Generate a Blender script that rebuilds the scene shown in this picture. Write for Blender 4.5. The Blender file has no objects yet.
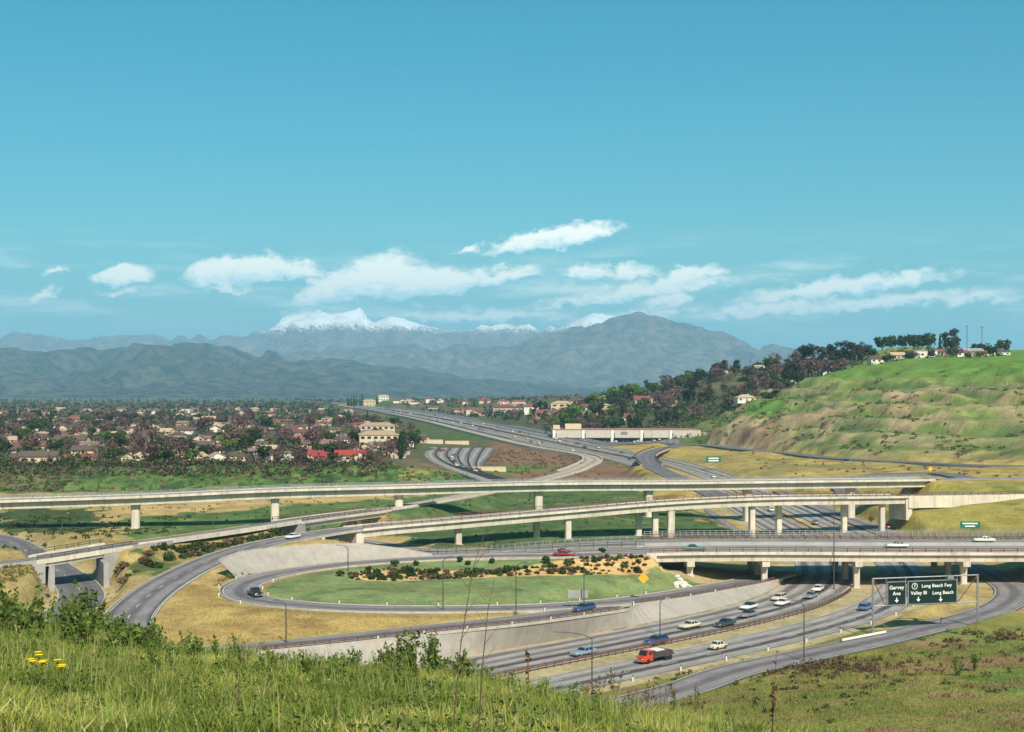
import bpy, math, random
import numpy as np
from mathutils import Vector, geometry

random.seed(7)
rng = np.random.default_rng(11)
SC = bpy.context.scene
COL = SC.collection
R = math.radians

# ------------------------------------------------------------------ camera
FPX, HORIZON, CAMZ = 1400.0, 392.0, 45.0
cam_data = bpy.data.cameras.new('camera')
cam_data.sensor_width = 36.0
cam_data.lens = FPX / 1024.0 * 36.0
cam_data.clip_start = 0.5
cam_data.clip_end = 120000.0
cam = bpy.data.objects.new('camera', cam_data)
cam.location = (0, 0, CAMZ)
cam.rotation_euler = (R(90), 0, 0)
cam_data.shift_y = -(366.0 - HORIZON) / 1024.0
COL.objects.link(cam)
SC.camera = cam

# ------------------------------------------------------------------ sun, sky
SUN_EL = R(42)
sun_h = Vector((0.33, -0.944, 0)).normalized()          # towards the sun, on the ground
sun_dir = Vector((sun_h.x * math.cos(SUN_EL), sun_h.y * math.cos(SUN_EL), math.sin(SUN_EL)))
sl = bpy.data.lights.new('sun', 'SUN')
sl.energy = 5.0
sl.angle = R(0.5)
sl.color = (1.0, 0.90, 0.76)
so = bpy.data.objects.new('sun', sl)
so.rotation_euler = sun_dir.to_track_quat('Z', 'Y').to_euler()
so.location = (0, 0, 300)
COL.objects.link(so)

SC.render.engine = 'CYCLES'
SC.cycles.use_denoising = True
SC.cycles.max_bounces = 6
SC.cycles.diffuse_bounces = 3
SC.cycles.volume_bounces = 1
SC.cycles.transparent_max_bounces = 8
SC.cycles.use_adaptive_sampling = True
SC.cycles.adaptive_threshold = 0.015
SC.view_settings.view_transform = 'Standard'
SC.view_settings.look = 'None'
SC.view_settings.exposure = 0.45
SC.view_settings.gamma = 1.0
SC.view_settings.use_curve_mapping = False


class NT:
    """small helper to write node trees"""
    def __init__(self, tree):
        self.t = tree
        self.n = tree.nodes
        self.l = tree.links

    def put(self, sock, v):
        if isinstance(v, bpy.types.NodeSocket):
            self.l.new(v, sock)
        elif v is not None:
            if hasattr(sock.default_value, '__len__'):
                v = tuple(v)
                if len(sock.default_value) == 4 and len(v) == 3:
                    v = v + (1.0,)
            sock.default_value = v

    def node(self, kind, ins=None, **attrs):
        nd = self.n.new(kind)
        for k, v in attrs.items():
            setattr(nd, k, v)
        for k, v in (ins or {}).items():
            self.put(nd.inputs[k], v)
        return nd

    def m(self, op, a, b=None, c=None, clamp=False):
        nd = self.node('ShaderNodeMath', operation=op, use_clamp=clamp)
        for i, v in enumerate((a, b, c)):
            if v is not None:
                self.put(nd.inputs[i], v)
        return nd.outputs[0]

    def mix(self, f, a, b, blend='MIX'):
        nd = self.node('ShaderNodeMix', data_type='RGBA', blend_type=blend)
        self.put(nd.inputs[0], f)
        self.put(nd.inputs[6], a)
        self.put(nd.inputs[7], b)
        return nd.outputs[2]

    def noise(self, vec, scale, detail=4, rough=0.55, dist=0.0, dim='3D'):
        nd = self.node('ShaderNodeTexNoise', {'Scale': scale, 'Detail': detail, 'Roughness': rough, 'Distortion': dist}, noise_dimensions=dim)
        if vec is not None:
            self.l.new(vec, nd.inputs['Vector'])
        return nd.outputs['Fac']

    def ramp(self, v, lo, hi, a=0.0, b=1.0):
        nd = self.node('ShaderNodeMapRange', {'Value': v, 'From Min': lo, 'From Max': hi, 'To Min': a, 'To Max': b}, interpolation_type='SMOOTHSTEP')
        return nd.outputs[0]

    def xyz(self, x, y, z):
        return self.node('ShaderNodeCombineXYZ', {0: x, 1: y, 2: z}).outputs[0]


world = bpy.data.worlds.new('World')
SC.world = world
world.use_nodes = True
world.cycles.sampling_method = 'MANUAL'
world.cycles.sample_map_resolution = 256
wt = NT(world.node_tree)
wt.n.clear()
sky = wt.node('ShaderNodeTexSky', sky_type='NISHITA', sun_disc=False)
sky.sun_elevation = SUN_EL
sky.sun_rotation = math.atan2(sun_h.x, sun_h.y)
sky.altitude = 100
sky.air_density = 1.0
sky.dust_density = 1.2
sky.ozone_density = 2.0
tint = wt.mix(1.0, sky.outputs[0], (0.70, 1.07, 0.95), 'MULTIPLY')
tint = wt.node('ShaderNodeHueSaturation', {'Color': tint, 'Saturation': 1.38, 'Value': 1.0}).outputs[0]
gen = wt.node('ShaderNodeTexCoord').outputs['Generated']
sep = wt.node('ShaderNodeSeparateXYZ', {0: gen})
gx, gy, gz = sep.outputs
az = wt.m('ARCTAN2', gx, gy)
az = wt.m('WRAP', az, 0.3927, -0.3927)                  # the bank of cloud goes on all round the horizon
hyp = wt.m('SQRT', wt.m('ADD', wt.m('MULTIPLY', gx, gx), wt.m('MULTIPLY', gy, gy)))
tel = wt.m('DIVIDE', gz, wt.m('MAXIMUM', hyp, 0.02))
p1 = wt.xyz(wt.m('MULTIPLY', az, 60), wt.m('MULTIPLY', tel, 85), 1.3)
p2 = wt.xyz(wt.m('MULTIPLY', az, 60), wt.m('MULTIPLY', tel, 85), 9.1)
n1 = wt.noise(p1, 1.0, 6, 0.62)
n2 = wt.noise(p2, 1.0, 6, 0.62)
uu = wt.m('ADD', az, wt.m('MULTIPLY', wt.m('SUBTRACT', n1, 0.5), 0.034))
vv = wt.m('ADD', tel, wt.m('MULTIPLY', wt.m('SUBTRACT', n2, 0.5), 0.021))
LOBES = [  # direction of each cloud (as picture column / row), half sizes, thickness, lean
    (40, 298, 15, 9, .85, .5), (57, 271, 19, 7, .5, .1), (124, 279, 36, 12, 1.0, .12), (122, 293, 26, 7, .35, 0),
    (238, 275, 56, 20, 1.0, .1), (283, 273, 48, 15, 1.0, 0), (228, 291, 30, 7, .5, 0),
    (335, 292, 55, 19, .95, .25), (385, 284, 52, 31, 1.0, .1), (428, 288, 80, 20, .95, .12), (505, 278, 50, 13, .75, .2),
    (470, 252, 20, 7, .65, .2), (556, 241, 74, 15, 1.05, .16), (585, 276, 32, 14, .75, .1), (628, 275, 34, 12, .75, .1),
    (688, 277, 46, 11, .75, .15), (655, 290, 110, 13, .62, .12), (590, 302, 100, 9, .5, .1), (665, 303, 32, 10, .85, .2),
    (640, 316, 120, 9, .4, .1), (310, 318, 40, 9, .6, 0), (840, 290, 125, 13, .75, .11), (895, 281, 46, 10, .7, .2),
    (870, 306, 150, 11, .6, .08), (965, 300, 80, 12, .5, .05), (760, 312, 110, 11, .55, .08), (480, 318, 150, 11, .5, 0)]
dens, lift, lsum = None, None, None
for (px, py, rx, ry, op, lean) in LOBES:
    a0 = math.atan((px - 512) / FPX)
    t0 = (HORIZON - py) / FPX * math.cos(a0)
    du = wt.m('SUBTRACT', uu, a0)
    dv = wt.m('SUBTRACT', wt.m('SUBTRACT', vv, t0), wt.m('MULTIPLY', du, lean))
    e1 = wt.m('DIVIDE', du, rx / FPX * 1.1)
    e2 = wt.m('MAXIMUM', wt.m('DIVIDE', dv, ry / FPX * 1.25), wt.m('DIVIDE', dv, -ry / FPX * 0.62))
    q = wt.m('SQRT', wt.m('ADD', wt.m('MULTIPLY', e1, e1), wt.m('MULTIPLY', e2, e2)))
    d = wt.m('MULTIPLY', wt.m('SUBTRACT', 1.0, q, clamp=True), op)
    dens = d if dens is None else wt.m('MAXIMUM', dens, d)
    hv = wt.m('MULTIPLY', d, wt.m('DIVIDE', dv, ry / FPX))
    lift = hv if lift is None else wt.m('ADD', lift, hv)
    lsum = d if lsum is None else wt.m('ADD', lsum, d)
fine = wt.noise(wt.xyz(wt.m('MULTIPLY', az, 120), wt.m('MULTIPLY', tel, 190), 4.0), 1.0, 5, 0.6)
cov = wt.ramp(wt.m('ADD', dens, wt.m('MULTIPLY', wt.m('SUBTRACT', fine, 0.5), 0.42)), 0.04, 0.44, 0.0, 0.95)
veil = wt.m('MULTIPLY', wt.ramp(wt.noise(wt.xyz(wt.m('MULTIPLY', az, 9), wt.m('MULTIPLY', tel, 60), 2.0), 1.0, 5, 0.6), 0.45, 0.75),
            wt.m('MULTIPLY', wt.ramp(tel, 0.02, 0.06), wt.ramp(tel, 0.125, 0.07)))
cov = wt.m('MAXIMUM', cov, wt.m('MULTIPLY', veil, 0.66))
rel = wt.m('DIVIDE', lift, wt.m('MAXIMUM', lsum, 0.02))
shade = wt.ramp(wt.m('ADD', rel, wt.m('MULTIPLY', wt.m('SUBTRACT', fine, 0.5), 1.1)), -0.42, 0.22)
ccol = wt.mix(shade, (0.46, 0.64, 0.68), (0.95, 0.89, 0.74))
bg1 = wt.node('ShaderNodeBackground', {'Color': tint, 'Strength': 0.078})
bg2 = wt.node('ShaderNodeBackground', {'Color': ccol, 'Strength': 1.45})
mx = wt.node('ShaderNodeMixShader', {0: cov, 1: bg1.outputs[0], 2: bg2.outputs[0]})
wo = wt.node('ShaderNodeOutputWorld', {'Surface': mx.outputs[0]})


# ------------------------------------------------------------------ helpers
def W(px, py, z):
    """the point at height z that the photograph shows at (px, py)"""
    y = FPX * (CAMZ - z) / (py - HORIZON)
    return ((px - 512) * y / FPX, y, z)


def WY(px, py, y):
    return ((px - 512) * y / FPX, y, CAMZ - (py - HORIZON) * y / FPX)


def tag(o, label=None, cat=None, group=None, kind=None):
    if label: o['label'] = label
    if cat: o['category'] = cat
    if group: o['group'] = group
    if kind: o['kind'] = kind
    return o


def empty(name, loc, rz=0.0, label=None, cat=None, group=None):
    o = bpy.data.objects.new(name, None)
    o.empty_display_size = 0.3
    o.location = loc
    o.rotation_euler = (0, 0, rz)
    COL.objects.link(o)
    return tag(o, label, cat, group)


def link(name, me, parent=None, loc=None, rz=None):
    o = bpy.data.objects.new(name, me)
    COL.objects.link(o)
    if parent is not None: o.parent = parent
    if loc is not None: o.location = loc
    if rz is not None: o.rotation_euler = (0, 0, rz)
    return o


KIDS = {}


def copy_tree(o, loc, rz=0.0, scale=None, parent=None):
    """a copy of a thing with copies of its parts and their sub-parts"""
    c = o.copy()
    COL.objects.link(c)
    if parent is None:
        c.location = loc
        c.rotation_euler = (0, 0, rz)
        if scale is not None: c.scale = scale if hasattr(scale, '__len__') else (scale,) * 3
    else:
        c.parent = parent
    for ch in o.children:
        copy_tree(ch, None, parent=c)
    return c


class MB:
    """collects shapes for one mesh"""
    def __init__(self):
        self.v, self.f, self.mi, self.uv = [], [], [], None

    def quad(self, a, b, c, d, m=0):
        n = len(self.v)
        self.v += [tuple(a), tuple(b), tuple(c), tuple(d)]
        self.f.append((n, n + 1, n + 2, n + 3)); self.mi.append(m)

    def tri(self, a, b, c, m=0):
        n = len(self.v)
        self.v += [tuple(a), tuple(b), tuple(c)]
        self.f.append((n, n + 1, n + 2)); self.mi.append(m)

    def box(self, x0, x1, y0, y1, z0, z1, m=0):
        self.hexa([(x0, y0, z0), (x1, y0, z0), (x1, y1, z0), (x0, y1, z0), (x0, y0, z1), (x1, y0, z1), (x1, y1, z1), (x0, y1, z1)], m)

    def hexa(self, p, m=0):
        n = len(self.v)
        self.v += [tuple(q) for q in p]
        for q in ((0, 3, 2, 1), (4, 5, 6, 7), (0, 1, 5, 4), (1, 2, 6, 5), (2, 3, 7, 6), (3, 0, 4, 7)):
            self.f.append(tuple(n + i for i in q)); self.mi.append(m)

    def prism(self, poly, y0, y1, m=0, axis='y'):
        """poly of (x, z) points extruded along y"""
        n, k = len(self.v), len(poly)
        for y in (y0, y1):
            for (a, b) in poly:
                self.v.append((a, y, b) if axis == 'y' else ((y, a, b) if axis == 'x' else (a, b, y)))
        self.f.append(tuple(range(n, n + k))); self.mi.append(m)
        self.f.append(tuple(range(n + 2 * k - 1, n + k - 1, -1))); self.mi.append(m)
        for i in range(k):
            j = (i + 1) % k
            self.f.append((n + j, n + i, n + k + i, n + k + j)); self.mi.append(m)

    def tube(self, pts, rad, seg=6, m=0, caps=True):
        pts = [Vector(p) for p in pts]
        rads = rad if hasattr(rad, '__len__') else [rad] * len(pts)
        n0 = len(self.v)
        up0 = None
        for i, p in enumerate(pts):
            t = (pts[min(i + 1, len(pts) - 1)] - pts[max(i - 1, 0)]).normalized()
            ref = Vector((0, 0, 1)) if abs(t.z) < 0.9 else Vector((1, 0, 0))
            if up0 is not None: ref = up0
            a = t.cross(ref).normalized()
            b = a.cross(t).normalized()
            up0 = b
            for k in range(seg):
                an = 2 * math.pi * k / seg
                self.v.append(tuple(p + (a * math.cos(an) + b * math.sin(an)) * rads[i]))
        for i in range(len(pts) - 1):
            for k in range(seg):
                j = (k + 1) % seg
                self.f.append((n0 + i * seg + k, n0 + i * seg + j, n0 + (i + 1) * seg + j, n0 + (i + 1) * seg + k)); self.mi.append(m)
        if caps:
            self.f.append(tuple(n0 + k for k in range(seg))[::-1]); self.mi.append(m)
            e = n0 + (len(pts) - 1) * seg
            self.f.append(tuple(e + k for k in range(seg))); self.mi.append(m)

    def mesh(self, name, mats, smooth=False):
        me = bpy.data.meshes.new(name)
        me.from_pydata(self.v, [], self.f)
        for mt in (mats if isinstance(mats, (list, tuple)) else [mats]):
            me.materials.append(mt)
        if any(self.mi):
            me.polygons.foreach_set('material_index', self.mi)
        if smooth:
            me.polygons.foreach_set('use_smooth', [True] * len(me.polygons))
        me.update()
        return me

    def build(self, name, mats, parent=None, loc=None, rz=None, smooth=False):
        return link(name, self.mesh(name, mats, smooth), parent, loc, rz)


def np_mesh(name, verts, faces, mats, attr=None, smooth=False):
    """verts (N,3), faces (M,k) numpy; attr (N,4) colours"""
    me = bpy.data.meshes.new(name)
    k = faces.shape[1]
    me.vertices.add(len(verts))
    me.vertices.foreach_set('co', np.ascontiguousarray(verts, dtype=np.float32).ravel())
    me.loops.add(faces.size)
    me.loops.foreach_set('vertex_index', np.ascontiguousarray(faces, dtype=np.int32).ravel())
    me.polygons.add(len(faces))
    me.polygons.foreach_set('loop_start', np.arange(0, faces.size, k, dtype=np.int32))
    if smooth:
        me.polygons.foreach_set('use_smooth', np.ones(len(faces), dtype=bool))
    for mt in (mats if isinstance(mats, (list, tuple)) else [mats]):
        me.materials.append(mt)
    if attr is not None:
        at = me.attributes.new('Col', 'FLOAT_COLOR', 'POINT')
        at.data.foreach_set('color', np.ascontiguousarray(attr, dtype=np.float32).ravel())
    me.update(calc_edges=True)
    me.validate()
    return me


# numpy value noise
def _hash(ix, iy, seed):
    h = (ix * 374761393 + iy * 668265263 + seed * 974711) & 0x7fffffff
    h = ((h ^ (h >> 13)) * 1274126177) & 0x7fffffff
    return ((h ^ (h >> 16)) & 0xffff) / 65535.0


def vnoise(x, y, seed=0):
    ix, iy = np.floor(x).astype(np.int64), np.floor(y).astype(np.int64)
    fx, fy = x - ix, y - iy
    fx, fy = fx * fx * (3 - 2 * fx), fy * fy * (3 - 2 * fy)
    a, b = _hash(ix, iy, seed), _hash(ix + 1, iy, seed)
    c, d = _hash(ix, iy + 1, seed), _hash(ix + 1, iy + 1, seed)
    return (a * (1 - fx) + b * fx) * (1 - fy) + (c * (1 - fx) + d * fx) * fy


def fbm(x, y, octv=4, seed=0, gain=0.5):
    s, a, t = 0, 1.0, 0
    for o in range(octv):
        s = s + a * vnoise(x * 2 ** o + 13.7 * o, y * 2 ** o - 7.1 * o, seed + o)
        t += a
        a *= gain
    return s / t


# ------------------------------------------------------------------ materials
MATS = {}


def new_mat(name):
    m = bpy.data.materials.new(name)
    m.use_nodes = True
    t = NT(m.node_tree)
    t.n.clear()
    return m, t


def finish(t, shader):
    t.node('ShaderNodeOutputMaterial', {'Surface': shader})


def mat(name, c1, c2=None, scale=1.0, rough=0.85, bump=0.0, metal=0.0, spec=0.3, vary=0.0, coords='Position', detail=5, coat=0.0):
    if name in MATS: return MATS[name]
    m, t = new_mat(name)
    if coords == 'Position':
        co = t.node('ShaderNodeNewGeometry').outputs['Position']
    else:
        co = t.node('ShaderNodeTexCoord').outputs[coords]
    col = c1
    if c2 is not None:
        f = t.noise(co, scale, detail, 0.6)
        col = t.mix(t.ramp(f, 0.32, 0.68), c1, c2)
    if vary:
        rnd = t.node('ShaderNodeObjectInfo').outputs['Random']
        hs = t.node('ShaderNodeHueSaturation', {'Color': col, 'Value': t.m('ADD', 1 - vary, t.m('MULTIPLY', rnd, 2 * vary)),
                                               'Hue': t.m('ADD', 0.5 - vary * .05, t.m('MULTIPLY', rnd, vary * .1))})
        col = hs.outputs[0]
    bs = t.node('ShaderNodeBsdfPrincipled', {'Base Color': col, 'Roughness': rough, 'Metallic': metal, 'Specular IOR Level': spec, 'Coat Weight': coat})
    if bump:
        nb = t.node('ShaderNodeBump', {'Strength': bump, 'Distance': 0.1, 'Height': t.noise(co, scale * 3, 5, 0.65)})
        t.put(bs.inputs['Normal'], nb.outputs[0])
    finish(t, bs.outputs[0])
    MATS[name] = m
    return m


def leaf_mat(name, c1, c2, vary=0.25, trans=0.22):
    """every leaf clump gets its own tone, and every plant its own"""
    if name in MATS: return MATS[name]
    m, t = new_mat(name)
    ri = t.node('ShaderNodeNewGeometry').outputs['Random Per Island']
    rnd = t.node('ShaderNodeObjectInfo').outputs['Random']
    col = t.mix(ri, c1, c2)
    hs = t.node('ShaderNodeHueSaturation', {'Color': col, 'Value': t.m('ADD', 1 - vary, t.m('MULTIPLY', rnd, 2 * vary)),
                                           'Hue': t.m('ADD', 0.5 - vary * .04, t.m('MULTIPLY', t.m('FRACT', t.m('MULTIPLY', rnd, 7.3)), vary * .08))})
    d = t.node('ShaderNodeBsdfDiffuse', {'Color': hs.outputs[0]})
    tr = t.node('ShaderNodeBsdfTranslucent', {'Color': hs.outputs[0]})
    ms = t.node('ShaderNodeMixShader', {0: trans, 1: d.outputs[0], 2: tr.outputs[0]})
    finish(t, ms.outputs[0])
    MATS[name] = m
    return m


def attr_mat(name, leafy=False, rough=0.95):
    """colour comes from the sheet itself (what grows or lies there), broken up by noise"""
    if name in MATS: return MATS[name]
    m, t = new_mat(name)
    co = t.node('ShaderNodeNewGeometry').outputs['Position']
    at = t.node('ShaderNodeAttribute', attribute_name='Col').outputs['Color']
    n1_ = t.noise(co, 0.9, 6, 0.7)
    n2_ = t.noise(co, 0.09, 5, 0.65)
    n3_ = t.noise(co, 5.0, 4, 0.7)
    f = t.m('ADD', t.m('ADD', t.ramp(n1_, 0.25, 0.75, -.26, .26), t.ramp(n2_, 0.3, 0.7, -.24, .24)), t.ramp(n3_, 0.25, 0.75, -.22, .22))
    hs = t.node('ShaderNodeHueSaturation', {'Color': at, 'Value': t.m('ADD', 1.0, f), 'Hue': t.m('ADD', 0.49, t.m('MULTIPLY', n2_, 0.03)),
                                           'Saturation': t.m('ADD', 0.8, t.m('MULTIPLY', n1_, 0.4))})
    bs = t.node('ShaderNodeBsdfPrincipled', {'Base Color': hs.outputs[0], 'Roughness': rough, 'Specular IOR Level': 0.05})
    nb = t.node('ShaderNodeBump', {'Strength': 0.55, 'Distance': 0.35, 'Height': t.m('ADD', n1_, t.m('MULTIPLY', n3_, 0.5))})
    t.put(bs.inputs['Normal'], nb.outputs[0])
    finish(t, bs.outputs[0])
    MATS[name] = m
    return m


def blade_mat(name, trans=0.3):
    m, t = new_mat(name)
    at = t.node('ShaderNodeAttribute', attribute_name='Col').outputs['Color']
    d = t.node('ShaderNodeBsdfDiffuse', {'Color': at})
    tr = t.node('ShaderNodeBsdfTranslucent', {'Color': at})
    ms = t.node('ShaderNodeMixShader', {0: trans, 1: d.outputs[0], 2: tr.outputs[0]})
    finish(t, ms.outputs[0])
    return m


def road_mat(name, base, oil, lane=3.65, phase=0.0, oilamt=0.8, width=0.16):
    """concrete or asphalt with an oil-darkened strip along the middle of every lane (u across in metres, v along)"""
    if name in MATS: return MATS[name]
    m, t = new_mat(name)
    uv = t.node('ShaderNodeUVMap', uv_map='UVMap').outputs[0]
    s = t.node('ShaderNodeSeparateXYZ', {0: uv})
    u, v = s.outputs[0], s.outputs[1]
    wob = t.noise(t.xyz(u, t.m('MULTIPLY', v, 0.05), 0), 0.5, 3, 0.5)
    x = t.m('FRACT', t.m('ADD', t.m('DIVIDE', t.m('ADD', u, t.m('MULTIPLY', wob, 0.5)), lane), phase))
    dd = t.m('ABSOLUTE', t.m('SUBTRACT', x, 0.5))
    streak = t.ramp(dd, width + 0.16, width * 0.55)
    mott = t.noise(t.xyz(t.m('MULTIPLY', u, 1.5), t.m('MULTIPLY', v, 0.12), 3), 1.0, 5, 0.7)
    lanevar = t.node('ShaderNodeTexWhiteNoise', {'W': t.m('FLOOR', t.m('ADD', t.m('DIVIDE', u, lane), phase + 20))}, noise_dimensions='1D').outputs[0]
    fac = t.m('MULTIPLY', t.m('MULTIPLY', streak, t.ramp(mott, 0.15, 0.6, 0.55, 1.0)), t.m('MULTIPLY', t.m('ADD', 0.55, t.m('MULTIPLY', lanevar, 0.45)), oilamt))
    c = t.mix(fac, base, oil)
    patch = t.noise(t.xyz(u, t.m('MULTIPLY', v, 0.4), 8), 0.35, 6, 0.7)
    hs = t.node('ShaderNodeHueSaturation', {'Color': c, 'Value': t.ramp(patch, 0.25, 0.75, 0.72, 1.22)})
    # slab joints across the road
    j = t.m('ABSOLUTE', t.m('SUBTRACT', t.m('FRACT', t.m('DIVIDE', v, 4.6)), 0.5))
    c2 = t.mix(t.m('MULTIPLY', t.ramp(j, 0.49, 0.499), 0.4), hs.outputs[0], oil)
    bs = t.node('ShaderNodeBsdfPrincipled', {'Base Color': c2, 'Roughness': 0.85, 'Specular IOR Level': 0.2})
    finish(t, bs.outputs[0])
    MATS[name] = m
    return m


def stained(name, c1, c2, dirt):
    m, t = new_mat(name)
    co = t.node('ShaderNodeNewGeometry').outputs['Position']
    s_ = t.node('ShaderNodeSeparateXYZ', {0: co})
    c_ = t.mix(t.ramp(t.noise(co, .35, 7, .65), .3, .7), c1, c2)
    run = t.noise(t.xyz(t.m('MULTIPLY', s_.outputs[0], .9), t.m('MULTIPLY', s_.outputs[1], .9), t.m('MULTIPLY', s_.outputs[2], .07)), 1.0, 6, .7)
    c_ = t.mix(t.ramp(run, .46, .74, 0, .75), c_, dirt)
    pour = t.node('ShaderNodeTexWhiteNoise', {'W': t.m('FLOOR', t.m('DIVIDE', s_.outputs[0], 5.5))}, noise_dimensions='1D').outputs[0]
    hs = t.node('ShaderNodeHueSaturation', {'Color': c_, 'Value': t.m('ADD', .91, t.m('MULTIPLY', pour, .16))})
    bs = t.node('ShaderNodeBsdfPrincipled', {'Base Color': hs.outputs[0], 'Roughness': .9, 'Specular IOR Level': .2})
    nb = t.node('ShaderNodeBump', {'Strength': .2, 'Distance': .05, 'Height': t.noise(co, 3, 5, .7)})
    t.put(bs.inputs['Normal'], nb.outputs[0])
    finish(t, bs.outputs[0])
    return m


M_CONC = stained('bridge_concrete', (0.67, 0.585, 0.47), (0.56, 0.49, 0.40), (0.30, 0.26, 0.21))
M_CONC2 = mat('grey_concrete', (0.36, 0.34, 0.32), (0.29, 0.275, 0.26), 0.25, 0.92, 0.15, detail=8)
M_KERB = mat('kerb_concrete', (0.48, 0.42, 0.34), (0.36, 0.32, 0.27), 0.8, 0.9)
M_RAIL = mat('weathered_rail', (0.10, 0.045, 0.038), (0.16, 0.08, 0.06), 1.2, 0.7)
M_STEEL = mat('galvanised_steel', (0.42, 0.42, 0.42), (0.30, 0.30, 0.31), 2.0, 0.45, metal=0.6)
M_DARKST = mat('dark_steel', (0.07, 0.065, 0.06), (0.11, 0.10, 0.09), 2.0, 0.6, metal=0.2)
M_WHITE = mat('white_paint', (0.78, 0.76, 0.70), (0.62, 0.60, 0.55), 3.0, 0.7)
M_LINE = mat('worn_road_paint', (0.70, 0.68, 0.62), (0.48, 0.46, 0.42), 1.5, 0.8)
R_CONC = road_mat('concrete_freeway', (0.33, 0.30, 0.275), (0.05, 0.036, 0.044), phase=0.0, oilamt=1.0, width=.2)
R_DECK = road_mat('bridge_roadway', (0.31, 0.285, 0.26), (0.13, 0.11, 0.11), lane=4.0, phase=0.0, oilamt=0.9, width=0.2)
R_RAMP = road_mat('ramp_asphalt', (0.24, 0.215, 0.21), (0.042, 0.032, 0.04), lane=4.2, phase=0.5, oilamt=0.9, width=0.2)
R_TAN = road_mat('tan_concrete_ramp', (0.44, 0.355, 0.265), (0.16, 0.115, 0.10), lane=5.5, phase=0.5, oilamt=0.8, width=0.16)
R_STREET = road_mat('street_asphalt', (0.16, 0.15, 0.155), (0.09, 0.085, 0.09), lane=4.0, oilamt=0.4)
M_GROUND = attr_mat('ground_cover')
M_BLADE = blade_mat('grass_blades')
M_TYRE = mat('tyre_rubber', (0.02, 0.02, 0.02), None, 1, 0.9)
M_GLASS = mat('dark_window_glass', (0.02, 0.025, 0.03), None, 1, 0.08, spec=0.6)
M_CHROME = mat('chrome', (0.6, 0.6, 0.6), None, 1, 0.18, metal=1.0)

# ------------------------------------------------------------------ road lines
def spline(pts, step=2.0):
    """smooth curve through points, evenly resampled"""
    P = np.array(pts, dtype=float)
    n = len(P)
    out = []
    for i in range(n - 1):
        p0, p1, p2, p3 = P[max(i - 1, 0)], P[i], P[i + 1], P[min(i + 2, n - 1)]
        d = np.linalg.norm(p2 - p1)
        k = max(int(d / 1.0), 4) if d < 400 else int(d / 6)
        # tangents scaled to segment length so that uneven spacing does not overshoot
        def tang(a, b, c):
            d1, d2 = np.linalg.norm(b - a) + 1e-6, np.linalg.norm(c - b) + 1e-6
            return ((b - a) / d1 * d2 + (c - b) / d2 * d1) / (d1 + d2)
        t1 = tang(p0, p1, p2) if i > 0 else (p2 - p1) / d
        t2 = tang(p1, p2, p3) if i < n - 2 else (p2 - p1) / d
        s = np.linspace(0, 1, k, endpoint=False)[:, None]
        h00, h10, h01, h11 = 2 * s**3 - 3 * s**2 + 1, s**3 - 2 * s**2 + s, -2 * s**3 + 3 * s**2, s**3 - s**2
        out.append(h00 * p1 + h10 * t1 * d + h01 * p2 + h11 * t2 * d)
    out.append(P[-1:])
    Q = np.vstack(out)
    L = np.concatenate([[0], np.cumsum(np.linalg.norm(np.diff(Q, axis=0), axis=1))])
    # the step grows with distance from the camera
    ss = [0.0]
    while ss[-1] < L[-1] - 1e-6:
        y = np.interp(ss[-1], L, Q[:, 1])
        ss.append(min(ss[-1] + step * max(1.0, y / 450.0), L[-1]))
    ss = np.array(ss)
    return np.stack([np.interp(ss, L, Q[:, k]) for k in range(3)], axis=1)


def frames(Q):
    T = np.gradient(Q[:, :2], axis=0)
    T /= np.linalg.norm(T, axis=1)[:, None] + 1e-9
    N = np.stack([-T[:, 1], T[:, 0]], axis=1)            # left of travel
    return T, N


def offset(Q, d, dz=0.0):
    T, N = frames(Q)
    d = np.asarray(d)
    O = Q.copy()
    O[:, :2] += N * (d[:, None] if d.ndim else d)
    O[:, 2] += dz
    return O


def cut(Q, f):
    """the samples for which f(x, y, z) holds"""
    return Q[np.array([bool(f(*p)) for p in Q])]


def near(Q, x, y):
    i = int(np.argmin((Q[:, 0] - x) ** 2 + (Q[:, 1] - y) ** 2))
    T, N = frames(Q)
    return i, T[i], N[i]


def arclen(Q):
    return np.concatenate([[0], np.cumsum(np.linalg.norm(np.diff(Q, axis=0), axis=1))])


def sweep(Q, prof, name, mats, parent=None, closed=True, uvmap=False, caps=True, smooth=False):
    """sweep a profile of (left offset, height) points along Q"""
    T, N = frames(Q)
    k, n = len(prof), len(Q)
    pr = np.array(prof, dtype=float)
    V = np.zeros((n, k, 3))
    V[:, :, :2] = Q[:, None, :2] + N[:, None, :] * pr[None, :, 0:1]
    V[:, :, 2] = Q[:, None, 2] + pr[None, :, 1]
    kk = k if closed else k - 1
    i, j = np.meshgrid(np.arange(n - 1), np.arange(kk), indexing='ij')
    j2 = (j + 1) % k
    F = np.stack([i * k + j, i * k + j2, (i + 1) * k + j2, (i + 1) * k + j], axis=-1).reshape(-1, 4)[:, ::-1]
    me = bpy.data.meshes.new(name)
    faces = F.tolist()
    if caps and closed:
        faces.append(list(range(k)))
        faces.append([(n - 1) * k + q for q in range(k)][::-1])
    me.from_pydata(V.reshape(-1, 3).tolist(), [], faces)
    for mt in (mats if isinstance(mats, (list, tuple)) else [mats]): me.materials.append(mt)
    if uvmap:
        S = arclen(Q)
        uvl = me.uv_layers.new(name='UVMap')
        vi = np.zeros(len(me.loops), dtype=np.int32)
        me.loops.foreach_get('vertex_index', vi)
        uv = np.stack([pr[vi % k, 0], S[vi // k]], axis=1)
        uvl.data.foreach_set('uv', uv.astype(np.float32).ravel())
    if smooth: me.polygons.foreach_set('use_smooth', [True] * len(me.polygons))
    me.update()
    return link(name, me, parent)


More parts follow.
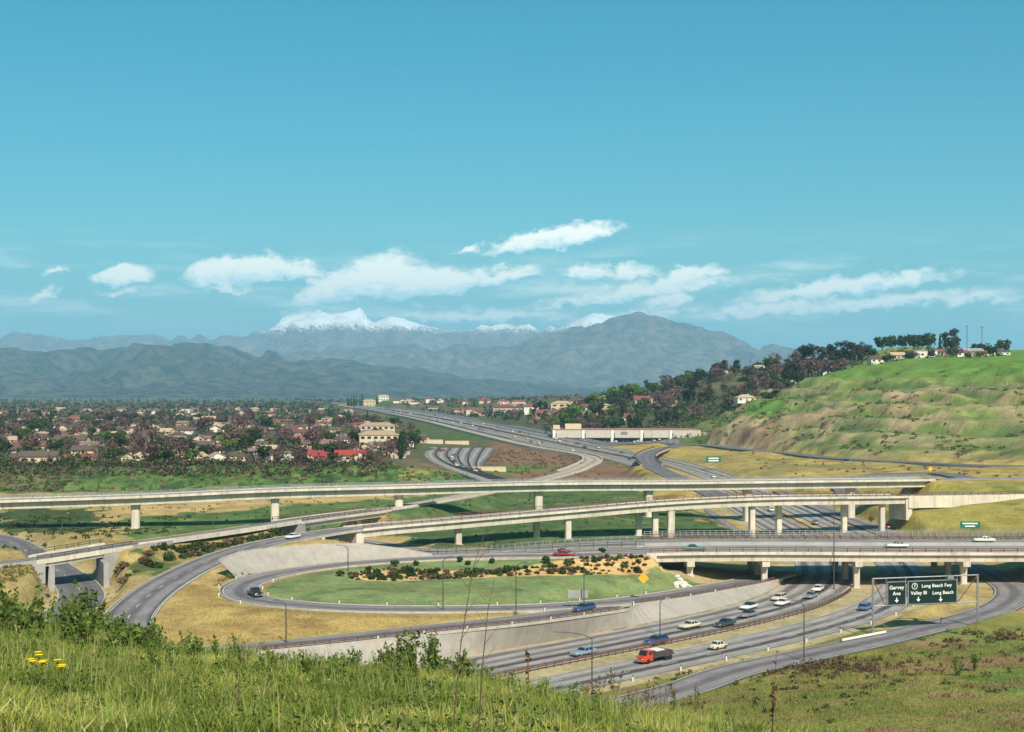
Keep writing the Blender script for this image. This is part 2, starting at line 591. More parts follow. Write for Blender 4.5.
# mainline of the sunken freeway, from the lower left round to the far valley
PA = spline([(-62, 150, 0), (-28, 193, 0), (4.2, 226.6, 0), (29.9, 252, 0), (46.5, 269.5, 0), (63.5, 291, 0), (75, 311.9, 0), (83.5, 335, 0), (91, 370, 0),
             (96, 410, 0), (99, 492, 0), (100, 560, 0), (99, 624, 0.5), (94, 692, 1.2), (76, 820, 4.5), (43, 930, 8), (0, 1089, 12.3), (-55, 1400, 15), (-145, 1887, 17.5), (-310, 2707, 20), (-600, 4000, 22), (-1000, 5600, 20)])
# ramp along its near side
PJ = spline([(-30, 158, 1), (5, 187, 1), (24.5, 206.7, 1), (36, 222, 1), (48, 233, 1), (63.3, 247, 1), (75.2, 259, 1), (84, 267.5, 1), (98, 284, 1), (111, 310, .7),
             (117, 345, .4), (119, 400, .3), (119, 470, .3), (119.5, 560, .5), (120, 624, 1)])
# near-level freeway: on the near bridge, then down to the left under the middle flyover
PB = spline([(260, 337, 8), (150, 337, 8), (90, 337, 8), (40, 337, 8), (15, 340, 7.0), (-8, 349, 5.0), (-26, 366, 2.6), (-42, 392, 0.7), (-55, 411, 0.4), (-72, 421, 0.4),
             (-90, 414, .6), (-103, 398, 1)])
# loop ramp
PL = spline([W(600, 554.5, 7.6), W(560, 555.5, 7.2), W(500, 556, 6.6), W(440, 558, 6.2), W(380, 561.5, 5.9), W(330, 566, 5.6), W(285, 572.5, 5.3), W(252, 581, 5.1), W(240, 590, 5),
             W(253, 599, 4.9), W(300, 605, 4.8), W(370, 608.5, 4.6), W(450, 609, 4.2), W(530, 607.5, 3.8), W(600, 603, 3.2), W(650, 597.5, 2.6), W(700, 589.5, 2.0),
             W(760, 578, 1.2), (73, 358, 0.6), (77, 385, 0.3), (79, 420, 0.1), (79, 510, 0.1), (80, 560, .3)], 1.5)
# feeder joining the loop
PC = spline([(-120, 190, 4.6), (-85, 202, 4.6), (-58, 214, 4.5), W(290, 643, 4.5), W(350, 637, 4.5), W(420, 629, 4.4), W(500, 621, 4.2), W(560, 613.5, 3.8), W(610, 606.5, 3.2), W(650, 599.5, 2.65)], 1.5)
# middle flyover and its sweep on the left
PR2 = spline([(-50, 190, 5), (-60, 220, 5), (-67.4, 245, 5), (-70.5, 268, 5.2), (-71.5, 287, 5.4), (-71, 309, 5.7), (-68.5, 335, 6), (-63.5, 357, 6.2), (-56.5, 374, 6.4), (-46.5, 389, 6.8),
              (-17, 405, 8.1), (15, 416.5, 9.8), (46, 424, 11.7), (71.5, 433, 12.2), (115, 450, 11.5), (155, 465, 10.9), (260, 500, 10)])
# high flyover (near edge, then moved to the middle of its width)
D1E = spline([WY(-60, 503.5, 432), WY(15, 501, 437), WY(137, 497, 443), WY(278, 490.7, 450), WY(400, 487.5, 457), WY(540, 484, 465), WY(700, 482.9, 480), WY(820, 481.4, 490), WY(930, 480, 500),
              WY(1010, 479, 512), WY(1120, 477, 530)])
PD1 = offset(D1E, 5.0)
# ramp from the far freeway, over the near-level freeway and over the underpass
PG = offset(spline([(-190, 300, 5), (-150, 301, 5.5), (-125, 303, 6), (-109.6, 307, 7.1), (-103.4, 310, 7.6), (-96.2, 316.5, 8.3), (-89.6, 324.5, 8.8), (-80.5, 343, 8.7), (-73, 363, 8.3), (-55.5, 410, 7.7), (-37, 450, 7.2),
                    (-12, 518, 6.6), (15, 610, 6.2), (40, 718, 6), (50.5, 827, 6.6), (20, 924, 8.6), (-21, 1083, 12.6), (-77, 1395, 15.3), (-167, 1882, 17.8), (-332, 2700, 20.3)]), 4.5)
# street through the underpass
PH = spline([(-97, 190, 1.5), (-90, 230, 1.5), (-87, 268, 1.5), (-90, 292, 1.5), (-98.5, 316.5, 1.4), (-110, 340, 1.4), (-130, 378, 1.4), (-160, 425, 1.4), (-210, 452, 1.6), (-300, 470, 2)])
# crossing street on its own bridge
PQ = spline([(82, 560, 3.5), (76, 600, 6.0), (69.5, 664, 8.4), (73, 762, 9.2), (92, 880, 8.8), (112, 960, 8), (128, 1010, 7.6)])
# roads at the foot of the hill
PK = spline([(100, 1012, 7.5), (135, 985, 7), W(740, 450, 7), W(790, 454.5, 7), W(842, 460, 7), W(920, 464, 7), W(987, 467, 7), (330, 690, 8), (480, 640, 9)])
PM = spline([(136, 560, 1.5), (143, 600, 2.5), (150, 640, 4), (175, 668, 5), W(925, 474, 5.5), W(987, 481, 6), (300, 590, 8), (420, 560, 10)])
ROADS = [  # path, half width left, half width right, blend, is it a bridge at (x, y)
    ('G', PG, 5, 5, 11, lambda x, y, z: (-106 < x < -93 and y < 345) or (402 < y < 447)),
    ('R2', PR2, 5, 5, 10, lambda x, y, z: -45 < x),
    ('D1', PD1, 5, 5, 12, lambda x, y, z: x < 151),
    ('Q', PQ, 5, 5, 12, lambda x, y, z: 690 < y < 905),
    ('K', PK, 6, 6, 10, lambda x, y, z: False),
    ('M', PM, 4.5, 4.5, 8, lambda x, y, z: False),
    ('C', PC, 4.5, 4.5, 9, lambda x, y, z: False),
    ('L', PL, 4.5, 4.5, 8, lambda x, y, z: False),
    ('B', PB, 17, 17, 7, lambda x, y, z: x > 32),
    ('H', PH, 5.2, 5.2, 3.5, lambda x, y, z: False),
    ('J', PJ, 4.3, 4.3, 4.5, lambda x, y, z: False),
    ('A', PA, 19, 16, 7, lambda x, y, z: y > 720),
    ('A2', PA, 19, 26, 7, lambda x, y, z: y < 720),
]

# ------------------------------------------------------------------ the ground, one sheet
rowY = np.concatenate([np.linspace(-60, 24, 22), np.linspace(26, 78, 66), np.linspace(80, 184, 60), np.linspace(185.3, 600, 320),
                       np.linspace(602.6, 1300, 260), 1300 * np.exp(np.linspace(0.004, math.log(70000 / 1300), 170))])
NC = 430


def halfw(y):
    return np.where(y < 80, 80 + 0 * y, 0.62 * np.maximum(y, 80) + 30.4)


uC = np.linspace(-1, 1, NC)
GY = np.repeat(rowY[:, None], NC, axis=1)
GX = uC[None, :] * halfw(rowY)[:, None]
CP = []
for y, row in {
    -80: [(-120, 47), (0, 46.5), (120, 45)],
    0: [(-110, 44), (-20, 43.6), (0, 43.2), (20, 42.6), (60, 41), (110, 38)],
    30: [(-110, 42), (-40, 39), (-10, 37.75), (0, 37.4), (10, 36.8), (30, 35), (60, 33), (110, 30)],
    45: [(-110, 40), (-40, 37.6), (-16, 36.3), (-8, 35.7), (0, 35.1), (8, 34.2), (20, 32), (45, 29.5), (110, 26)],
    60: [(-110, 38), (-40, 36.6), (-21, 35.3), (-17, 34.6), (-13, 33.9), (-9, 33.4), (-4, 33.0), (-1, 32.6), (2, 31.9), (5.5, 30.9), (8, 30), (16, 28), (30, 26.5), (60, 25), (110, 23)],
    73: [(-110, 34), (-50, 31), (-25, 29.5), (-10, 26), (0, 25), (10, 24), (30, 23.4), (60, 23)],
    100: [(-120, 26), (-60, 16), (-20, 10), (0, 10), (20, 15), (45, 18.6), (80, 19), (120, 19)],
    136: [(-130, 22), (-60, 5), (-10, 5), (20, 8), (40, 11.3), (60, 12), (90, 13.5), (130, 15)],
    169: [(-150, 20), (-110, 9), (-60, 4), (0, 3), (20, 5), (40, 7.5), (60, 8.3), (90, 10), (140, 13)],
    196: [(-160, 18), (-118, 8), (-97, 2), (-60, 4.5), (-30, 3.5), (0, 1.5), (18, 2.5), (40, 4.2), (60, 5), (85, 6.5), (120, 8), (170, 12)],
}.items():
    CP += [(x, y, z) for x, z in row]
CP += [(33, 211, 2.2), (60, 226, 2.6), (85, 240, 2.8), (110, 248, 3.6), (150, 255, 7), (200, 260, 12),
       (-150, 240, 14), (-112, 250, 8), (-108, 270, 7.6), (-150, 300, 10), (-80, 262, 3.5), (-79, 292, 4), (-80, 318, 5.5), (-84, 345, 6.5), (-72, 352, 6.5),
       (-60, 240, 5.6), (-50, 250, 6.2), (-63, 264, 6), (-64, 285, 5.6), (-64, 305, 6.4), (-45, 240, 5.4), (-20, 248, 5.0), (-35, 250, 5.6), (-40, 262, 5.0), (-5, 255, 4.6),
       (-40, 285, 4.9), (-20, 280, 4.9), (0, 285, 4.9), (20, 296, 4.3), (-30, 305, 5.3), (0, 307, 5.5), (15, 312, 5.8), (-20, 318, 5.5), (-10, 300, 5.4), (30, 300, 3.8), (36, 314, 4.4),
       (-60, 322, 8.6), (-55, 332, 8.8), (-45, 343, 8.6), (-35, 352, 7.6), (-45, 366, 7.2), (-50, 355, 8.0), (-28, 350, 6.8),
       (45, 335, 2.6), (60, 342, .5), (75, 345, 0), (110, 345, 0), (132, 335, 1.0), (142, 335, 3.5), (150, 300, 6), (170, 335, 7), (145, 365, 2.5), (150, 400, 5), (220, 350, 9),
       (130, 452, 7.6), (137, 448, 7.2), (146, 449, 8.0), (133, 430, 2.0), (128, 470, 4.5), (165, 455, 8.8), (143, 425, 1.5), (165, 425, 4), (220, 400, 6), (137, 410, .8), (200, 440, 8.5), (150, 482, 9.5), (135, 492, 4.5), (133, 515, 4), (165, 500, 13.2),
       (190, 506, 14.2), (260, 530, 15), (160, 530, 8), (120, 530, .8), (140, 560, 3.4), (175, 600, 5), (214, 650, 6), (130, 650, 3), (150, 700, 5), (190, 700, 6.2), (300, 620, 9), (400, 560, 14),
       (-5, 425, 2.2), (10, 445, 3.2), (40, 445, 2.4), (60, 455, 1.2), (72, 470, .4), (30, 425, 1.5), (20, 400, 1.0), (50, 395, .4), (-5, 398, .5), (30, 375, 2.2), (5, 375, 2.4), (65, 400, .1),
       (-100, 385, 3), (-130, 365, 5), (-150, 445, 1.6), (-115, 415, 2), (-100, 440, 1.2), (-60, 450, 2.2), (-60, 480, 2.8), (-90, 520, 2.8), (-150, 510, 2.6), (-200, 510, 3), (-280, 440, 4), (-230, 380, 8),
       (-30, 490, 3), (0, 520, 3.5), (40, 520, 2.6), (70, 540, 1.2), (-40, 570, 3), (10, 580, 4), (-100, 588, 3), (-200, 588, 3.5), (-320, 588, 4.5),
       (-58, 634, 12.4), (-120, 632, 12), (-200, 633, 12), (-320, 632, 12.5), (-33, 640, 9), (-15, 630, 5.5), (-70, 700, 13), (-48, 622, 9.5), (-450, 640, 13), (-120, 690, 12.2), (-250, 690, 12.4),
       (-55, 740, 9), (-20, 700, 6.5), (-45, 820, 8.5), (-15, 860, 7.5), (-60, 1000, 10), (-90, 900, 12), (-300, 900, 12.5), (-600, 900, 13), (-100, 1500, 12), (-500, 1500, 13), (-1100, 1500, 14),
       (10, 680, 5), (18, 800, 4.8), (10, 900, 5.2), (55, 640, 4), (110, 640, 2), (112, 760, 4), (125, 850, 6), (140, 950, 7), (70, 1000, 7.4), (40, 1060, 8), (120, 1060, 8), (145, 1045, 9), (20, 1150, 9),
       (40, 1130, 11), (100, 1130, 13), (60, 1250, 22), (120, 1200, 27), (165, 1150, 31), (0, 1320, 15), (-60, 1450, 12.5), (60, 1500, 26), (150, 1500, 42), (200, 1300, 56), (0, 1800, 14), (120, 1900, 28)]
CP += [WY(*q) for q in [(700, 446, 960), (700, 434, 990), (720, 426, 1000), (750, 403, 1060), (765, 448, 905), (765, 425, 950), (800, 444, 870), (800, 420, 930), (800, 399, 1030), (850, 453, 800), (850, 440, 840),
                        (850, 418, 905), (850, 400, 960), (850, 376, 1080), (900, 457, 760), (900, 440, 800), (900, 412, 880), (900, 388, 980), (900, 363, 1090), (945, 432, 800), (945, 405, 880), (945, 375, 985), (945, 360, 1080),
                        (987, 462, 735), (987, 440, 770), (987, 408, 850), (987, 383, 930), (987, 360, 1060), (1060, 462, 700), (1060, 400, 830), (1060, 357, 1040),
                        (905, 345, 1230), (870, 352, 1230), (950, 350, 1240), (985, 352, 1230), (1060, 350, 1300), (820, 383, 1150), (790, 394, 1150), (775, 390, 1260), (850, 358, 1330)]]
CP += [(320, 1600, 78), (520, 1600, 80), (300, 2300, 50), (1100, 1500, 85), (1500, 2600, 60), (220, 2500, 30), (0, 3500, 15), (-700, 3500, 15), (1300, 3500, 40), (700, 1000, 70), (600, 700, 25),
       (-250, 2500, 22), (-265, 2560, 40), (-215, 2560, 42), (-160, 2560, 24), (-330, 2560, 20), (-240, 2700, 40), (-240, 2900, 15),
       (-2500, 4000, 16), (3000, 5000, 24), (-2000, 6000, 15), (800, 6000, 16), (-9000, 12000, 24), (0, 12000, 22), (9000, 12000, 30), (-60000, 80000, 30), (0, 80000, 30), (60000, 80000, 30),
       (-200, -100, 48), (200, -100, 44), (-2000, 1500, 15), (3000, 2000, 60)]
CPa = np.array(CP)


def raster_tri(tri, X, Y, out, sel=None):
    """write the plane of a triangle into out where it covers (X, Y)"""
    (x1, y1, z1), (x2, y2, z2), (x3, y3, z3) = tri
    det = (y2 - y3) * (x1 - x3) + (x3 - x2) * (y1 - y3)
    if abs(det) < 1e-9: return
    r0, r1 = np.searchsorted(rowY, min(y1, y2, y3)), np.searchsorted(rowY, max(y1, y2, y3), 'right')
    r0, r1 = max(r0 - 1, 0), min(r1 + 1, len(rowY))
    x, y = X[r0:r1], Y[r0:r1]
    a = ((y2 - y3) * (x - x3) + (x3 - x2) * (y - y3)) / det
    b = ((y3 - y1) * (x - x3) + (x1 - x3) * (y - y3)) / det
    c = 1 - a - b
    m = (a >= -1e-6) & (b >= -1e-6) & (c >= -1e-6)
    o = out[r0:r1]
    o[m] = (a * z1 + b * z2 + c * z3)[m]


res = geometry.delaunay_2d_cdt([Vector((x, y)) for x, y, z in CP], [], [], 0, 1e-4)
dv, df, orig = res[0], res[2], res[3]
GZ = np.full(GX.shape, 14.0)
for f in df:
    raster_tri([(dv[i].x, dv[i].y, CPa[orig[i][0], 2]) for i in f], GX, GY, GZ)
for _ in range(14):                                       # soften the facets
    S = GZ.copy()
    S[1:-1, 1:-1] = (GZ[:-2, 1:-1] + GZ[2:, 1:-1] + GZ[1:-1, :-2] + GZ[1:-1, 2:] + 2 * GZ[1:-1, 1:-1]) / 6
    GZ = S
# natural unevenness
amp = np.interp(GY, [0, 60, 100, 600, 760, 1300, 4000], [0.05, 0.12, 0.5, 0.5, 1.8, 2.5, 1.0])
hillm = np.clip((GX - 120) / 60, 0, 1) * np.clip((GY - 700) / 100, 0, 1) * np.clip((2500 - GY) / 500, 0, 1)
GZ += amp * (fbm(GX / 14 + 40, GY / 14 + 40, 4, 3) - 0.5) * np.where(GY > 700, 0.3 + 0.7 * hillm, 1)
gull = fbm((GX + 0.6 * GY) / 34, (GY - .3 * GX) / 90, 4, 21)
GZ += hillm * 13 * (0.5 - np.abs(gull - 0.5) * 2) * np.clip((GZ - 12) / 15, 0, 1) * np.clip((75 - GZ) / 20, 0, 1)
hs_ = hillm * np.clip((GZ - 10) / 6, 0, 1) * np.clip((66 - GZ) / 12, 0, 1)
wz = GZ + 5 * (fbm(GX / 30, GY / 45, 3, 17) - .5)
GZ += hs_ * 1.5 * np.sin(2 * math.pi * wz / 8.5)                       # worn terraces
GZ += hs_ * 3.2 * (fbm((GX + .5 * GY) / 7, (GY - .4 * GX) / 13, 4, 27) - .5)
BASEZ = wz
ONROAD = np.zeros(GX.shape)
for (nm, Q, wl, wr, blend, isbr) in ROADS:
    keep = np.array([not isbr(*p) for p in Q])
    T, N = frames(Q)
    S, TT, NN = Q[keep], T[keep], N[keep]
    lim = max(wl, wr) + 1.5 + blend
    r0, r1 = np.searchsorted(rowY, S[:, 1].min() - lim), np.searchsorted(rowY, S[:, 1].max() + lim)
    for r in range(r0, r1, 24):
        rr = slice(r, min(r + 24, r1))
        yy0, yy1 = rowY[rr][0] - lim, rowY[rr][-1] + lim
        ss = (S[:, 1] >= yy0) & (S[:, 1] <= yy1)
        if not ss.any(): continue
        s, n_, tt_ = S[ss], NN[ss], TT[ss]
        X, Y, Z = GX[rr], GY[rr], GZ[rr]
        cm = (X[0] > s[:, 0].min() - lim) & (X[0] < s[:, 0].max() + lim) | (X[-1] > s[:, 0].min() - lim) & (X[-1] < s[:, 0].max() + lim)
        if not cm.any(): continue
        Xc, Yc = X[:, cm], Y[:, cm]
        best = np.full(Xc.shape, 1e18)
        bi = np.zeros(Xc.shape, dtype=int)
        for k in range(len(s)):
            d2 = (Xc - s[k, 0]) ** 2 + (Yc - s[k, 1]) ** 2
            u_ = d2 < best
            best[u_] = d2[u_]; bi[u_] = k
        d = np.sqrt(best)
        along = np.abs((Xc - s[bi, 0]) * tt_[bi, 0] + (Yc - s[bi, 1]) * tt_[bi, 1])
        side = (Xc - s[bi, 0]) * n_[bi, 0] + (Yc - s[bi, 1]) * n_[bi, 1]
        hw = np.where(side > 0, wl, wr) + 1.5 + np.clip((Yc - 600) * 0.002, 0, 4)
        w = 1 - np.clip((d - hw) / blend, 0, 1)
        w = w * w * (3 - 2 * w)
        w = w * np.clip(1 - (along - 1.5 - Yc / 180) / 3.0, 0, 1)     # nothing beyond the end of the road
        zt = s[bi, 2] - 0.16 - np.clip((Yc - 400) * 0.0006, 0, 1.2)
        Z[:, cm] = Z[:, cm] * (1 - w) + zt * w
        ONROAD[rr][:, cm] = np.maximum(ONROAD[rr][:, cm], (d < hw - 0.5) * 1.0)


def ground_z(x, y):
    i = int(np.clip(np.searchsorted(rowY, y) - 1, 0, len(rowY) - 2))
    t = (y - rowY[i]) / (rowY[i + 1] - rowY[i])
    zz = []
    for r in (i, i + 1):
        u = (x / float(halfw(rowY[r])) + 1) / 2 * (NC - 1)
        j = int(np.clip(math.floor(u), 0, NC - 2))
        a = u - j
        zz.append(GZ[r, j] * (1 - a) + GZ[r, j + 1] * a)
    return zz[0] * (1 - t) + zz[1] * t


def on_road(x, y):
    i = int(np.clip(np.searchsorted(rowY, y), 0, len(rowY) - 1))
    u = int(round((x / float(halfw(rowY[i])) + 1) / 2 * (NC - 1)))
    return ONROAD[i, min(max(u, 0), NC - 1)] > 0.5


# ---- slope paving strips: top edge and bottom edge
def strip_mesh(top, bot, name, material, thick=0.25, lift=0.0):
    n = len(top)
    V = np.vstack([top, bot, top - [0, 0, thick], bot - [0, 0, thick]])
    F = []
    for i in range(n - 1):
        F += [(i, i + 1, n + i + 1, n + i), (2 * n + i, 3 * n + i, 3 * n + i + 1, 2 * n + i + 1),
              (i, 2 * n + i, 2 * n + i + 1, i + 1), (n + i, n + i + 1, 3 * n + i + 1, 3 * n + i)]
    F += [(0, n, 3 * n, 2 * n), (n - 1, 3 * n - 1, 4 * n - 1, 2 * n - 1)]
    me = bpy.data.meshes.new(name)
    me.from_pydata(V.tolist(), [], F)
    me.materials.append(material)
    uvl = me.uv_layers.new(name='UVMap')
    S = arclen(top)
    for p in me.polygons:
        for li, vi in zip(p.loop_indices, p.vertices):
            uvl.data[li].uv = (S[vi % n], (vi // n) % 2 * 8.0)
    me.update()
    return link(name, me)


def resamp(Q, n):
    L = arclen(Q)
    s = np.linspace(0, L[-1], n)
    return np.stack([np.interp(s, L, Q[:, k]) for k in range(3)], axis=1)


# paving between the loop / feeder road (above) and the sunken freeway (below)
cEdge = offset(cut(PC, lambda x, y, z: y > 222 and x < 19), -4.9, -0.02)
lEdge = offset(cut(PL, lambda x, y, z: x > 21 and y < 333 and y > 270), -4.9, -0.02)
S2top = resamp(np.vstack([cEdge, lEdge]), 70)
aEdge = offset(cut(PA, lambda x, y, z: 205 < y < 345), 17.2, 0.10)
# match ends along the direction across the road
S2bot = []
for p in S2top:
    i, tt, nn = near(PA, p[0], p[1])
    q = offset(PA, 17.3, 0.06)[i]
    S2bot.append(q)
S2bot = np.array(S2bot)
# paving above the loop on its outer side
outer = offset(PL, -5.2, 0.0)
sel = cut(outer, lambda x, y, z: x < -18 and y > 300)
S1bot = resamp(sel, 50)
hgt = np.interp(np.linspace(0, 1, 50), [0, .12, .3, .6, .85, 1], [0.2, 1.6, 3.2, 4.0, 4.2, 3.6])
nrm = frames(S1bot)[1] * -1
S1top = S1bot.copy()
S1top[:, :2] += nrm * (hgt * 1.2)[:, None]
S1top[:, 2] += hgt
S1bot[:, 2] += 0.03
ZS = np.full(GX.shape, 1e6)
for top, bot in ((S2top, S2bot), (S1top, S1bot)):
    for i in range(len(top) - 1):
        a, b, c, d = top[i] - [0, 0, .4], top[i + 1] - [0, 0, .4], bot[i + 1] - [0, 0, .4], bot[i] - [0, 0, .4]
        raster_tri((a, b, c), GX, GY, ZS)
        raster_tri((a, c, d), GX, GY, ZS)
for _ in range(2):
    D = ZS.copy()
    for sh in ((1, 0), (-1, 0), (0, 1), (0, -1)):
        D = np.minimum(D, np.roll(ZS, sh, (0, 1)))
    ZS = D
GZ = np.minimum(GZ, ZS)

# ---- what grows or lies on the ground, by area
GOLD, DRY, TAN = (0.42, 0.285, 0.105), (0.37, 0.265, 0.11), (0.52, 0.37, 0.19)
LAWN, GREEN, DKGREEN = (0.19, 0.235, 0.092), (0.105, 0.16, 0.05), (0.06, 0.085, 0.033)
OLIVE, BROWN, EARTH = (0.235, 0.20, 0.06), (0.22, 0.125, 0.07), (0.36, 0.25, 0.14)
GC = np.zeros(GX.shape + (3,))
jx = GX + (fbm(GX / 9, GY / 9, 4, 5) - .5) * np.clip(GY * 0.045, 1, 40)
jy = GY + (fbm(GX / 6 + 50, GY / 6, 3, 6) - .5) * np.clip(GY * 0.05, 1, 50)
mixn = fbm(GX / 9, GY / 9, 4, 31)
mixb = fbm(GX / 40, GY / 60, 4, 33)


def paint(mask, c, f=1.0):
    w = (mask * f)[..., None]
    GC[:] = GC * (1 - w) + np.array(c) * w


def inpoly(poly, X=None, Y=None):
    X = jx if X is None else X
    Y = jy if Y is None else Y
    m = np.zeros(X.shape, dtype=bool)
    n = len(poly)
    for i in range(n):
        (x1, y1), (x2, y2) = poly[i][:2], poly[(i + 1) % n][:2]
        c = ((y1 > Y) != (y2 > Y))
        if y1 == y2: continue
        m ^= c & (X < (x2 - x1) * (Y - y1) / (y2 - y1) + x1)
    return m.astype(float)


def G_at(px, py, z=5.0):
    for _ in range(12):
        x, y, _z = W(px, py, z)
        z = .5 * z + .5 * ground_z(x, y)
    return W(px, py, z)


BED = [(347, 574), (390, 568.5), (480, 570.5), (545, 564), (575, 559), (610, 556.5), (640, 559), (662, 569), (640, 573.5), (600, 575), (545, 574.5), (480, 578), (400, 581), (352, 579.5)]


def zone(pts, z, c, f=1.0):
    paint(inpoly([W(px, py, z) for px, py in pts]), c, f)


paint(np.ones(GX.shape), DRY)
paint((GY < 80) * 1.0, (0.10, 0.125, 0.03))
rm = ((GX > 0) & (GY > 78) & (GY < 262)) * 1.0                       # rough bank by the near ramp
paint(rm, OLIVE); paint(rm * np.clip((mixb - .45) * 9, 0, 1), (0.155, 0.21, 0.05)); paint(rm * np.clip((mixn - .6) * 8, 0, 1), (0.27, 0.17, 0.09), .8)
paint(((GX < -8) & (GY > 78) & (GY < 240)) * 1.0, (0.16, 0.16, 0.05))
zone([(140, 590), (210, 572), (222, 600), (300, 612), (520, 616), (420, 632), (280, 660), (140, 670)], 5, GOLD)
paint(inpoly([W(140, 590, 5), W(210, 572, 5), W(222, 600, 5), W(300, 612, 5), W(520, 616, 5), W(420, 632, 5), W(280, 660, 5), W(140, 670, 5)]) * np.clip((mixn - .6) * 6, 0, 1), (0.24, 0.15, 0.06), .7)
lawnpoly = [tuple(p) for p in cut(offset(PL, 5.2), lambda x, y, z: y < 335 and x < 39)]
paint(inpoly(lawnpoly + [(44, 306), (40, 316), (33, 320)], GX, GY), LAWN)
paint(inpoly([(16, 296), (44, 300), (43, 314), (30, 323), (14, 320)]), LAWN)
paint(inpoly([G_at(*q)[:2] for q in BED], GX + (jx - GX) * .25, GY + (jy - GY) * .25), (0.60, 0.37, 0.165))
zone([(205, 575), (215, 556), (300, 536), (345, 533), (350, 545), (420, 552), (300, 551), (250, 557)], 8, (0.48, 0.33, 0.14))
zone([(375, 530), (420, 506), (480, 494), (560, 490), (640, 495), (690, 508), (770, 540), (700, 545), (560, 548), (470, 549), (420, 541)], 2, (0.08, 0.125, 0.045))
zone([(110, 527), (140, 516), (250, 509), (400, 499), (500, 488), (560, 486), (395, 524), (280, 530), (150, 535)], 2.5, GREEN)
zone([(0, 508), (90, 511), (102, 524), (80, 532), (0, 534)], 2, DKGREEN)
zone([(100, 508), (250, 497), (420, 489), (420, 496), (250, 507), (110, 514)], 2.5, (0.46, 0.31, 0.14))
bank = inpoly([(-340, 578), (-40, 578), (-5, 600), (-12, 645), (-60, 652), (-340, 640)])
paint(bank, (0.088, 0.165, 0.04)); paint(bank * np.clip((mixn - .5) * 7, 0, 1), (0.13, 0.14, 0.045), .8); paint(bank * np.clip((.46 - mixn) * 9, 0, 1), (0.045, 0.075, 0.027), .85)
paint(inpoly([(-400, 580), (-195, 580), (-205, 640), (-400, 640)]), (0.15, 0.14, 0.055), .85)
paint(inpoly([(-46, 600), (-40, 600), (-44, 690), (-50, 690)]), (0.36, 0.26, 0.09), .7)
far = np.clip((GY - 640) / 12, 0, 1)
paint(far, (0.105, 0.10, 0.052)); paint(far * np.clip((mixb - .5) * 6, 0, 1), (0.08, 0.115, 0.035)); paint(far * np.clip((.42 - mixb) * 8, 0, 1), (0.17, 0.12, 0.07))
paint(inpoly([(-18, 560), (55, 600), (62, 700), (60, 800), (50, 1000), (-10, 1150), (-15, 900), (-14, 700)]), (0.20, 0.115, 0.07))
paint(inpoly([(-14, 640), (14, 690), (22, 760), (5, 780), (-12, 720)]), (0.13, 0.16, 0.05))
fld = inpoly([(60, 560), (126, 480), (150, 470), (330, 520), (420, 640), (250, 735), (200, 800), (160, 940), (130, 1000), (60, 1000), (75, 850), (62, 720)])
paint(fld, (0.38, 0.27, 0.085)); paint(fld * np.clip((mixb - .5) * 7, 0, 1), (0.25, 0.20, 0.075), .8); paint(fld * np.clip((mixn - .58) * 8, 0, 1), (0.19, 0.15, 0.06), .7)
rb = inpoly([(128, 400), (260, 400), (260, 500), (128, 500)])
paint(rb, (0.29, 0.235, 0.065)); paint(rb * np.clip((mixn - .55) * 7, 0, 1), (0.16, 0.17, 0.045))
hl = hillm * np.clip((GZ - 8.5) / 3, 0, 1)
streak = fbm((GX + .6 * GY) / 12, (GY - .5 * GX) / 30, 4, 77)
paint(hl, (0.16, 0.20, 0.055))
paint(hl * np.clip((streak - .49) * 11, 0, 1) * np.clip((56 - GZ) / 8, 0, 1), (0.33, 0.235, 0.14), .95)
paint(hl * np.clip((fbm(GX / 16, GY / 22, 4, 91) - .52) * 12, 0, 1), (0.085, 0.135, 0.045), .85)
terr = np.abs((BASEZ / 8.5 + .25) % 1 - .5)
paint(hl * np.clip((.2 - terr) * 12, 0, 1) * np.clip((58 - GZ) / 6, 0, 1), (0.35, 0.265, 0.14), .55)
paint(hl * np.clip((terr - .38) * 14, 0, 1), (0.10, 0.15, 0.04), .6)
paint(hl * np.clip((GZ - 50) / 8, 0, 1), (0.125, 0.215, 0.038), .85)
zone([(700, 449), (712, 428), (735, 420), (775, 422), (772, 436), (778, 449), (740, 453)], 15, (0.40, 0.27, 0.16), .0)
cutm = inpoly([WY(*q)[:2] for q in [(703, 448, 950), (712, 428, 1000), (740, 421, 1000), (775, 423, 960), (770, 436, 930), (776, 449, 890), (740, 452, 915)]])
paint(cutm, (0.42, 0.29, 0.17), .9); paint(cutm * np.clip((streak - .5) * 9, 0, 1), (0.25, 0.14, 0.09))
lf = inpoly([WY(*q)[:2] for q in [(735, 421, 1000), (752, 402, 1062), (790, 400, 1050), (800, 408, 1000), (775, 422, 955)]])
paint(lf, (0.11, 0.215, 0.04), .9)
kn = inpoly([WY(*q)[:2] for q in [(866, 359, 1130), (872, 346, 1220), (905, 341, 1250), (945, 346, 1230), (950, 354, 1180), (925, 357, 1130)]])
paint(kn, (0.21, 0.235, 0.06))
paint(((GX > -420) & (GX < -100) & (GY > 2480) & (GY < 2720)) * np.clip((GZ - 22) / 8, 0, 1), (0.10, 0.17, 0.04))
wd = inpoly([(20, 1075), (150, 1085), (180, 1110), (300, 1180), (300, 1500), (0, 1600), (-40, 1400)])
paint(wd, (0.085, 0.085, 0.045))
